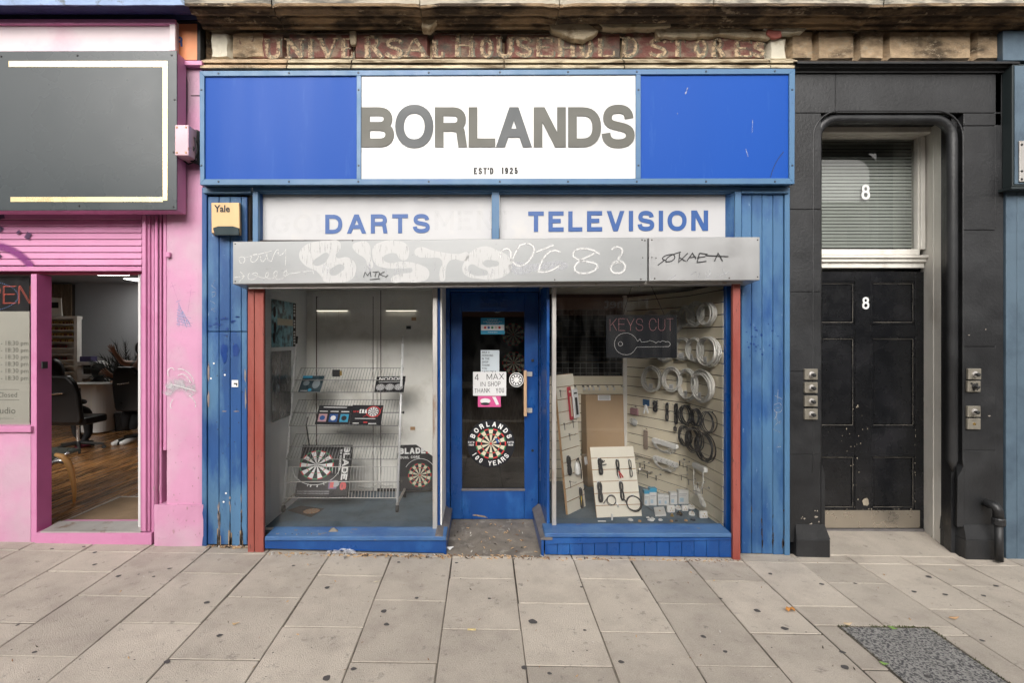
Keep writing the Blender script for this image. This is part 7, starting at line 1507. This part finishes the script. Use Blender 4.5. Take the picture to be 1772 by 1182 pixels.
# plinth blocks
for (a, b, zz) in ((1374, 1432, 921), (1665, 1722, 913)):
    x0, x1 = X(a), X(b); zb = gz((x0+x1)/2, 0)-.01; m = M(); m.box(x0, x1, -.035, .2, zb, Z(934.5, -.035)); m.build('plinth', m_blackm, dw, bevel=.006)
    m = M(); z0, z1 = Z(934.5, -.035)+.001, Z(908, 0); m.hexa([(x0, -.034, z0), (x1, -.034, z0), (x1, .2, z0), (x0, .2, z0), (x0+.01, -.002, z1), (x1-.025, -.002, z1), (x1-.025, .2, z1), (x0+.01, .2, z1)]); m.build('plinth_chamfer', m_blackm, dw)
blk('stone_block', X(1722), X(1737), gz(4.1, 0), zt, .0, .2)
# chamfer stops
m = M(); m.hexa([(X(1421), -.001, Z(912)), (X(1427.5), -.001, Z(912)), (X(1427.5), .19, Z(912)), (X(1421), .19, Z(912)), (X(1421), -.001, Z(800)), (X(1427.5), -.001, Z(822)), (X(1427.5), .19, Z(822)), (X(1421), .19, Z(800))]); m.build('chamfer_stop', m_blackm, dw)
m = M(); m.hexa([(X(1656), -.001, Z(912)), (X(1668), -.001, Z(912)), (X(1668), .07, Z(912)), (X(1656)+.04, .07, Z(912)), (X(1657), -.001, Z(826)), (X(1668), -.001, Z(806)), (X(1668), .07, Z(806)), (X(1657)+.04, .07, Z(826))]); m.build('chamfer_stop', m_blackm, dw)
# cornice ledge above
cornice('ledge_moulding', X(1368), X(1745), [(.05, 104, 0), (-.085, 106, 0), (-.09, 109, 0), (-.06, 112, 0), (-.055, 116, 0), (-.02, 121, 0), (-.018, 125, 0), (.05, 127, 0)], [m_blackm], .0015, dw, seed=90)
m = M(); m.tube([P(1738, 110, -.03), P(1752, 130, -.03), P(1752, 320, -.03)], .03, 4)
# door set
DYY = .43; XD0, XD1 = 2.72, X(1600.5, DYY)
wf = thing('entrance_door', (3.2, DYY, 0), 'black six panel tenement door numbered 8 with white frame and blinded fanlight', 'door')
zd0, zd1 = Z(914, DYY), Z(470, DYY)
def db(name, px0, py0, px1, py1, Yf, Yb, mt=m_blackg, bv=.003, parent=wf):
    m = M(); m.pb(px0, py0, px1, py1, Yf, Yb); return m.build(name, mt, parent, bevel=bv)
PL = 1398   # left edge of the door, behind the jamb
m_bead = mat('rubbed_black_bead', (.11, .10, .085), .45, var=.4, nscale=12, col2=(.03, .03, .03), s2=4, t2=(.45, .65))  # rubbed edges, with the mouldings' highlight put into the colour as well
leaf = db('leaf', PL, 470, 1600.5, 914, DYY+.012, DYY+.045, bv=0)
for a, b in ((PL, 1416), (1480, 1507), (1584, 1600.5)): db('stile', a, 470, b, 914, DYY, DYY+.0115)
for (xa, xb) in ((1416.2, 1479.8), (1507.2, 1583.8)):
    for t0, t1 in ((470, 487), (562, 583), (740, 788), (882, 914)): db('rail', xa, t0, xb, t1, DYY+.0005, DYY+.0115)
    for t0, t1 in ((487, 562), (583, 740), (788, 882)):
        s = 3.2
        for q in ((xa, t0, xb, t0+s), (xa, t1-s, xb, t1), (xa, t0+s, xa+s, t1-s), (xb-s, t0+s, xb, t1-s)): db('panel_moulding', *q, DYY-.004, DYY+.0115, bv=.006)
        for q in ((xa+s+1, t1-s-1.6, xb-s-1, t1-s-.6), (xb-s-1.4, t0+s+1, xb-s-.6, t1-s-1.7), (xa+s+1, t0+s+.4, xb-s-1.5, t0+s+1.0)): db('worn_bead', *q, DYY-.0055, DYY-.0042, m_bead, 0)
        db('panel', xa+s+3, t0+s+3, xb-s-3, t1-s-3, DYY+.006, DYY+.0118, bv=.003)
m_edge = mat('worn_timber_edge', (.30, .26, .2), .8, var=.3, nscale=20)
db('kick_plate', 1416, 883.5, 1592, 914, DYY-.003, DYY-.0005, mat('scuffed_steel_plate', (.50, .45, .38), .30, .85, var=.06, bump=.02), 0)
m = M(); m.pb(1416, 914.5, 1600, 916.5, DYY-.004, DYY+.02); m.build('bottom_edge', m_rubber, wf)
m = M(); random.seed(11)
for _ in range(46):
    x, y = random.choice([(random.gauss(1482, 4), random.uniform(700, 880)), (random.uniform(1425, 1590), 881.8), (random.gauss(1482, 28), random.uniform(742, 786)), (1584+random.gauss(0, 1), random.uniform(740, 880))]); r = random.uniform(.5, 1.6)
    p = P(x, y, DYY-.0052); m.add([p+Vector((r*.005*math.cos(t)*random.uniform(.5, 1), 0, r*.005*math.sin(t)*random.uniform(.6, 1.4))) for t in (0, 1.2, 2.4, 3.7, 5)], [(0, 1, 2, 3, 4)])
p = P(1498, 869, DYY-.0055); m.add([p+Vector((.035*math.cos(t)*random.uniform(.7, 1), 0, .045*math.sin(t)*random.uniform(.7, 1))) for t in [2*PI*q/11 for q in range(11)]], [tuple(range(11))])
tag(m.build('paint_chips', m_edge, wf), kind='stuff')
m = M(); stext(m, wallfr(1491.7, 535, DYY-.0005), '8', 0, 0, 21*4.467/F, s=.15, width=.061, d=.004); m.build('door_number', m_whitep, wf)
# white frame: jamb runs back along the reveal
m = M(); m.hexa([(3.816, .201, gz(3.8, 0)), (3.95, .201, gz(3.8, 0)), (3.95, DYY+.05, 0), (X(1601, DYY), DYY+.05, 0), (3.816, .201, 3.499), (3.95, .201, 3.499), (3.95, DYY+.05, 3.499), (X(1601, DYY), DYY+.05, 3.499)]); m.build('door_frame', m_offw, wf, bevel=.004)
m = M(); m.tube([(3.845, .30, gz(3.8, 0)), (3.845, .30, Z(236, .3))], .010, 8); m.build('frame_bead', m_offw, wf)
m = M(); m.pb(PL, 218, 1614, 229, .33, DYY+.05); m.build('frame_head', m_offw, wf, bevel=.008, seg=2); db('frame_head', PL, 229.3, 1600, 236, DYY-.04, DYY+.05, m_offw, .005)
db('transom_sill', PL, 431, 1592, 440.5, DYY-.02, DYY+.05, m_offw); db('transom_moulding', PL, 441, 1609, 446, DYY-.07, DYY+.05, m_offw); db('transom_moulding', PL, 446.3, 1604, 453, DYY-.05, DYY+.05, m_offw); db('transom_moulding', PL, 453.3, 1600, 463.5, DYY-.025, DYY+.05, m_offw)
db('fanlight_frame', 1588.5, 236.2, 1594, 431, DYY-.02, DYY+.05, m_offw); db('fanlight_frame', 1594.2, 236.2, 1602, 431, DYY-.04, DYY+.05, m_offw)
m = M(); m.quad(P(PL, 431, DYY+.02), P(1588.5, 431, DYY+.02), P(1588.5, 236, DYY+.02), P(PL, 236, DYY+.02)); m.build('fanlight_glass', glassmat('fanlight_glass', (.85, .88, .86), .05), wf)
m = M(); stext(m, wallfr(1490.5, 345, DYY+.018), '8', 0, 0, 26*4.48/F, s=.16, width=.076, d=.001); m.build('fanlight_number', m_whitep, wf)
m_bl = mat('grey_green_slat', (.42, .43, .41), .45, var=.05)
for k in range(33):
    z = Z(240+k*5.9, DYY+.05); m = M(); a, b = X(PL, DYY), X(1588, DYY); m.hexa([(a, DYY+.042, z), (b, DYY+.042, z), (b, DYY+.050, z+.025), (a, DYY+.050, z+.025), (a, DYY+.041, z+.0012), (b, DYY+.041, z+.0012), (b, DYY+.049, z+.0262), (a, DYY+.049, z+.0262)]); m.build('blind_slat', m_bl, wf)
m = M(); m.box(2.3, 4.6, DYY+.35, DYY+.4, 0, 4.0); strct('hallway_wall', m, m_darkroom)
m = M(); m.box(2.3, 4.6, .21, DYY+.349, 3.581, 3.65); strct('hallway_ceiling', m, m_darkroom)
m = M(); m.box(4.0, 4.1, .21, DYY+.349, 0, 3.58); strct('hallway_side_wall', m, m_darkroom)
# threshold slab
m = M(); m.hexa([(OX0-.0, -.0, gz(2.7, 0)-.05), (3.79, -.0, gz(3.8, 0)-.05), (3.92, DYY+.05, -.06), (OX0, DYY+.05, -.06), (OX0, -.0, gz(2.7, 0)+.006), (3.79, -.0, gz(3.8, 0)+.004), (3.92, DYY+.05, -.006), (OX0, DYY+.05, .006)]); m.build('threshold_slab', m_slab, dw, bevel=.004)
db('weather_step', PL, 916.5, 1600, 922, DYY-.02, DYY+.05, m_silld, .002)
# doorbells
m_bell = mat('tarnished_plate', (.26, .24, .20), .4, .4, var=.15, nscale=15, bump=.1)
BL = [(1404, 648, 'topmost bell on the left jamb of the black doorway', 0), (1404, 671, 'second bell from the top on the left jamb', 0), (1404, 694.5, 'third bell from the top on the left jamb, its knob set low', 0), (1404, 717, 'lowest bell on the left jamb of the black doorway', 0),
      (1687, 647.5, 'topmost bell on the right jamb of the black doorway', 0), (1686, 669, 'blackened second bell on the right jamb', 1), (1686, 712.5, 'third bell on the right jamb, below the bare gap', 0), (1686, 734, 'lowest bell on the right jamb, a flat plate without a pull', 2)]
for x, y, lab, kd in BL:
    t = thing('door_bell', P(x, y, 0), lab, 'doorbell', 'bell pulls on the doorway jambs'); m = M(); m.pb(x-11, y-9.5, x+11.5, y+9.5, -.022, -.0005); m.build('plate', m_bell, t, bevel=.003)
    if kd < 2:
        m = M(); m.lathe(P(x+.5, y, -.022), (0, -1, 0), [(.024, 0), (.022, .006), (.012, .008)], 14); m.build('collar', m_alu if not kd else m_rubber, t, smooth=False)
        m = M(); m.tube([P(x+1, y, -.025), P(x+3, y+1, -.055)], [.009, .007], 8); m.lathe(P(x+3, y+1, -.055), (.2, -1, -.1), [(.010, 0), (.015, .008), (.013, .02), (.004, .026)], 12); m.build('pull_knob', m_rubber, t, smooth=True)
    else: m = M(); m.lathe(P(x, y, -.022), (0, -1, 0), [(.011, 0), (.010, .004)], 10); m.build('button', m_brass, t)
    if kd == 1:
        m = M()
        for q in range(6): m.lathe(P(x+random.uniform(-8, 8), y+random.uniform(-7, 7), -.0225), (0, -1, 0), [(random.uniform(.006, .012), 0), (.003, .001)], 7)
        m.build('soot_marks', m_rubber, t); tag(t.children[-1], kind='stuff')
# waste pipe at the right
dp = thing('waste_pipe', P(1729, 905, -.05), 'short black cast waste pipe elbow running to the pavement by the right pier', 'pipe')
m = M(); m.tube([P(1705, 870, .02), P(1712, 873, -.05), P(1722, 876, -.08), P(1727, 884, -.09), P(1728, 900, -.09)], .033, 12); m.build('elbow', m_blackm, dp, smooth=True)
m = M(); m.lathe(P(1728, 903, -.09), (0, 0, -1), [(.036, -.03), (.042, -.02), (.042, .02), (.034, .03)], 14); m.build('socket', m_blackm, dp)
m = M(); q0 = P(1728, 908, -.09); m.tube([q0, Vector((q0.x+.005, -.09, gz(q0.x, 0)+.015))], .027, 12); m.build('pipe', m_blackm, dp, smooth=True)
# ---- next shop on the right
ns = thing('grey_shop_edge', (4.5, .1, 0), 'edge of the neighbouring slate blue boarded shopfront at the far right', 'shop front')
for k, (a, b) in enumerate(((1739, 1757.5), (1758, 1778), (1778.5, 1798), (1798.5, 1820))):
    m = M(); m.box(X(a), X(b), -.01, .03, gz(X(a), 0)-.01, Z(330)); m.build('board', m_slate, ns, bevel=.003)
m = M(); m.box(X(1736), X(1820), .03, .2, gz(4.3, 0)-.02, Z(50)); m.build('backing', m_darkgreen, ns)
m = M(); m.pb(1752, 110, 1830, 322, -.08, .0); m.build('sign_frame', m_darkgreen, ns, bevel=.004)
m = M(); m.pb(1756, 113, 1830, 318, -.086, -.0805); m.build('sign_panel', m_slate, ns)
m = M(); m.pb(1750, 322.2, 1830, 326.5, -.10, .0); m.build('sign_ledge', m_darkgreen, ns)
m = M(); m.pb(1736, 52, 1820, 104, -.02, .03); m.build('upper_panel', m_slate, ns, bevel=.003)
m = M(); m.pb(1765, 243, 1782, 314, -.10, -.0865); m.build('bracket_plate', m_alu, ns, bevel=.003)
for y in (250, 296, 310): m = M(); m.lathe(P(1768, y, -.10), (0, -1, 0), [(.010, 0), (.007, .005)], 8); m.build('bolt', m_rubber, ns)
# ================================================================== WALL SCRATCHES, LITTER
bf = Fr(P(0, 0, -.004), (1, 0, 0), (0, 0, 1), (0, -1, 0))
m = M(); strokes(m, bf, [pxs(q, 0) for q in ("M1345 674L1344 694M1339 684L1352 690M1338 700C1354 690 1354 708 1340 706C1332 712 1354 720 1352 704M1338 726C1350 708 1336 708 1344 730C1352 740 1354 716 1338 738M1336 742L1350 748M1348 766L1342 774L1350 772",)], .004, .001); m.build('scratched_tag', m_scratch, sf)
m = M(); strokes(m, bf, [pxs(q, 0) for q in ("M372 484L366 494L374 500M366 506C376 500 376 512 366 514M364 520L374 526M366 532L372 540M362 538L372 532",)], .0035, .001); m.build('scratched_tag', m_scratch, sf)
m = M(); m.pb(401, 658, 412, 670, -.006, -.003); st = m.build('sticker', m_whitep); tag(st, 'small white sticker with a black bar on the left blue boards', 'sticker'); m = M(); m.pb(404.5, 663, 410.5, 665.5, -.0068, -.0062); m.pb(408.5, 665.5, 410.5, 668, -.0068, -.0062); m.build('print', m_black_t, st)
m = M()
for x, y in ((389, 649), (387, 869), (391, 854), (365, 655), (370, 629)): m.lathe(P(x, y, -.003), (0, -1, 0), [(.008, 0), (.006, .001)], 7)
tag(m.build('paint_splashes', m_whitep, sf), kind='stuff')
# scuffed and peeled paint on the boards: irregular flakes, each with its own outline
def flakes(name, mt, spots, parent, Yf=-.0035, seed=3):
    rr_ = random.Random(seed); m = M()
    for (a, b, w_, h_) in spots:
        n = 14; c_ = P(a, b, Yf); m.add([c_+Vector((w_*.0046*math.cos(t)*rr_.uniform(.45, 1), 0, h_*.0046*math.sin(t)*rr_.uniform(.5, 1))) for t in [2*PI*q/n for q in range(n)]], [tuple(range(n))[::-1]])
    return tag(m.build(name, mt, parent), kind='stuff')
m_tanwear = mat('scuffed_primer', (.24, .20, .19), .8, var=.2, nscale=20); rs = random.Random(21)
flakes('peeled_paint', m_tanwear, [(361, 645, 2.2, 22), (360.5, 690, 2.4, 16), (424, 650, 2, 16), (425, 690, 1.8, 22), (388, 712, 6, 1.3), (409, 712, 6, 1.3), (354, 712, 2.2, 5)]+[(rs.choice((353, 378.8, 398, 417.5))+rs.gauss(0, 1), rs.uniform(860, 940), rs.uniform(.8, 2.2), rs.uniform(3, 12)) for _ in range(26)], sf)
flakes('chipped_paint', m_dbrown, [(rs.choice((353, 379, 398, 417.5, 1300.6, 1319, 1337.7, 1356))+rs.gauss(0, .8), 945-abs(rs.gauss(0, 28)), rs.uniform(.6, 1.8), rs.uniform(3, 12)) for _ in range(44)]+[(rs.uniform(360, 426), rs.uniform(540, 800), rs.uniform(.6, 1.4), rs.uniform(.5, 1.2)) for _ in range(26)], sf, -.0042, 5)
m_dpb = mat('deep_blue_touch_up', S(20, 70, 150, .6), .4, var=.1, bump=.1)
flakes('touch_up_paint', m_dpb, [(rs.uniform(362, 424), rs.uniform(548, 570), rs.uniform(2, 6), rs.uniform(1, 3)) for _ in range(16)]+[(388, 612, 8, 20), (408, 606, 7, 18), (390, 580, 6, 1.2), (410, 548, 5, 1)]+[(rs.uniform(1286, 1352), rs.uniform(560, 620), rs.uniform(1, 3), rs.uniform(1, 3)) for _ in range(26)], sf, -.0030, 7)
flakes('paint_chips', mat('exposed_stone_chip', (.30, .27, .23), .9, var=.3, nscale=20), [(rs.uniform(1383, 1426), rs.uniform(880, 918), rs.uniform(.8, 2.2), rs.uniform(.8, 2)) for _ in range(9)]+[(1412, 895, 4, 2.4), (1392, 898, 2.4, 2), (1712, 720, 3, 1.4), (1706, 570, 1.4, 1.4), (1677, 580, 2, 1)], dw, -.0035, 9)
flakes('grime_marks', mat('pink_wall_grime', (.38, .22, .27), .8, var=.2), [(rs.uniform(290, 348), rs.uniform(740, 930), rs.uniform(.5, 1.6), rs.uniform(.4, 3)) for _ in range(30)]+[(306, 866, 4, .9), (324, 880, 2, 4), (300, 920, 2.5, 5), (276, 845, 1, 9), (266, 846, 1.4, 5)], sl, -.021, 11)
# cord hanging at the corner of the right window
m_film = mat('crinkled_film', (.5, .5, .53), .15, spec=.8, var=.1, nscale=30, bump=0); m_film.node_tree.nodes['Principled BSDF'].inputs['Alpha'].default_value = .45
# clear plastic bag
m = M(); c = PG(588, 957); n = 9; vs = []
def bagh(u, v): return .018+.13*max(0, 1-abs(u-.72)*3.2)*max(0, 1-abs(v-.75)*2.2)+.02*mnoise.noise((u*7, v*7, 2))
for j in range(n+1):
    for i in range(n+1):
        u, v = i/n, j/n; x = c.x-.09+.22*u+.02*mnoise.noise((u*5, v*5, 0)); y = c.y-.05+.13*v+.02*mnoise.noise((u*5, v*5, 4)); vs.append((x, y, gz(x, y)+abs(bagh(u, v))+.012*abs(mnoise.noise((u*14, v*14, 7)))))
m.add(vs, [(j*(n+1)+i, j*(n+1)+i+1, (j+1)*(n+1)+i+1, (j+1)*(n+1)+i) for j in range(n) for i in range(n) if mnoise.noise((i*.7, j*.6, 9)) > -.45])
tag(m.build('plastic_bag', m_film), 'crumpled clear plastic wrapper against the left riser of the shop', 'plastic bag')
# cigarette ends, bits and dead leaves along the riser: nobody could count them
random.seed(5); ms = [M(), M(), M(), M()]
def bit(x, y, z0=None, big=1.):
    z = (gz(x, y) if z0 is None else z0)+.004; k = random.choice((0, 0, 1, 1, 2, 3)); a = random.random()*PI; r = random.uniform(.006, .016)*big; d = Vector((math.cos(a), math.sin(a), 0)); s = Vector((-d.y, d.x, 0))
    if k == 1: ms[1].tube([Vector((x, y, z))-d*.010*big, Vector((x, y, z+.002))+d*.010*big], .0032, 5)
    else: p = Vector((x, y, z)); ms[k].add([p-d*r, p-s*r*.35+Vector((0, 0, .004)), p+d*r+Vector((0, 0, random.uniform(0, .012))), p+s*r*.4+Vector((0, 0, .002))], [(0, 1, 2), (0, 2, 3)])
for _ in range(520):
    px = random.choice((random.uniform(462, 780), random.uniform(600, 775), random.uniform(770, 950), random.uniform(940, 1275), random.uniform(350, 430)))
    y = -.112-abs(random.gauss(0, .022)) if px < 775 or px > 940 else random.uniform(-.16, -.09)
    if px < 440: y = -.015-abs(random.gauss(0, .012))
    bit(X(px, -.1), y, big=1.25)
for _ in range(46): x = random.uniform(xl+.03, xr-.03); y = random.uniform(-.08, .5); bit(x, y, .006+.028*(y+.1)/.7, 1.2)
for _ in range(60): c = PG(random.uniform(20, 1760), random.uniform(960, 1175)); bit(c.x, c.y, big=.7)
for _ in range(60): x = random.uniform(X(470, -.1), X(560, -.1)) if random.random() < .6 else random.uniform(X(1190, -.1), X(1262, -.1)); bit(x, random.uniform(-.07, .03), .142 if x < 0 else .160, .6)
for q, mt, nm in zip(ms, (flat('dead_leaf', (.20, .10, .045), .8), flat('cigarette_filter', (.50, .33, .18), .8), flat('paper_scrap', (.50, .48, .44), .8), flat('soil_crumb', (.05, .038, .028), .9)), ('dead_leaves', 'cigarette_ends', 'paper_scraps', 'soil_crumbs')):
    tag(q.build(nm, mt), {'dead_leaves': 'small dead leaves gathered along the foot of the shopfront', 'cigarette_ends': 'cigarette ends scattered by the doorstep and riser', 'paper_scraps': 'tiny paper scraps scattered along the foot of the shopfront', 'soil_crumbs': 'dark soil crumbs along the foot of the shopfront'}[nm], 'litter', kind='stuff')
def scrap(name, px, py, pts, mt, lab, cat, h=.012):
    c = PG(px, py); m = M(); vs = [(c.x+u, c.y+v, gz(c.x+u, c.y+v)+.004+h*abs(math.sin(i*1.9+1))) for i, (u, v) in enumerate(pts)]; cc = (c.x, c.y, gz(c.x, c.y)+.004+h*.8)
    n = len(vs); m.add(vs+[cc], [(i, (i+1) % n, n) for i in range(n)]); m.add([(a, b, z+.0012) for a, b, z in vs+[cc]], [(i, (i+1) % n, n) for i in range(n)]); return tag(m.build(name, mt), lab, cat)
leafp = [(-.035, -.01), (-.02, -.022), (0, -.014), (.018, -.024), (.03, -.004), (.022, .014), (.004, .02), (-.015, .012)]
scrap('leaf', 1367, 1058.5, leafp, flat('orange_leaf', (.45, .20, .05), .7), 'curled orange autumn leaf alone on the right hand paving', 'leaf', .02)
scrap('leaf', 1651, 1072.5, [(-.04, -.006), (0, -.012), (.035, .002), (.01, .012), (-.02, .008)], flat('pale_brown_leaf', (.45, .28, .15), .7), 'narrow pale brown leaf on the paving right of the gravel panel', 'leaf')
scrap('leaf', 1467, 1083, [(-.03, -.006), (0, -.012), (.03, .002), (.01, .012), (-.02, .008)], flat('cream_leaf', (.55, .42, .28), .7), 'small cream leaf at the top left corner of the gravel panel', 'leaf')
scrap('leaf', 1544, 1090, [(-.02, .01), (-.005, -.01), (.02, -.02), (.008, .0), (.02, .014), (0, .006)], flat('green_leaf', (.14, .24, .06), .6), 'small green sprig on the top edge of the gravel panel', 'leaf')
scrap('leaf', 1529, 1152, [(-.02, .008), (-.005, -.008), (.022, -.012), (.012, .006), (0, .01)], MATS['green_leaf'], 'green leaf scrap at the left edge of the gravel panel', 'leaf')
scrap('leaf', 407, 1083, [(-.02, .0), (-.005, -.01), (.026, .006), (.0, .004)], flat('tan_leaf', (.34, .24, .13), .7), 'small tan leaf on the left hand paving', 'leaf')
scrap('paper_scrap', 816, 1092, [(-.025, -.01), (.0, -.006), (.026, -.012), (.024, .01), (-.022, .008)], flat('yellowed_paper', (.62, .50, .25), .7), 'flat yellowish paper scrap on the centre paving', 'litter', .004)
scrap('paper_scrap', 652, 1009, [(-.02, -.012), (.0, .0), (.024, .004), (.004, .008), (-.012, .004)], m_creamp, 'curved cream scrap on the paving below the left window', 'litter', .006)
scrap('wrapper', 680, 951, [(-.045, -.015), (-.01, -.025), (.035, -.01), (.05, .012), (.01, .02), (-.03, .015)], flat('red_wrapper_foil', (.5, .10, .10), .4), 'crumpled red and white sweet wrapper below the left window riser', 'wrapper', .03)
scrap('wrapper', 728, 952, [(-.04, -.012), (0, -.006), (.04, -.008), (.03, .012), (.005, .006), (-.025, .014)], flat('lime_wrapper_foil', (.22, .55, .06), .4), 'lime green wrapper scrap near the doorstep corner', 'wrapper', .02)
scrap('wrapper', 779, 953, [(-.03, -.012), (0, -.02), (.028, -.006), (.024, .014), (-.02, .012)], m_paper, 'white paper lump at the left corner of the doorstep', 'wrapper', .03)
scrap('wrapper', 596, 967, [(-.012, .0), (.006, -.03), (.014, .0), (.004, .03)], m_clear, 'thin clear plastic sliver in front of the larger plastic wrapper', 'wrapper', .01)
c = PZ(573, 926, .15); m = M(); m.add([(c.x-.05, -.03, .142), (c.x+.05, -.02, .142), (c.x+.03, .02, .15), (c.x-.03, .03, .165), (c.x, .0, .178)], [(0, 1, 4), (1, 2, 4), (2, 3, 4), (3, 0, 4)]); tag(m.build('crushed_packet', flat('grey_packet', (.18, .16, .13), .7)), 'crushed grey packet lying on the sill of the left window', 'litter')
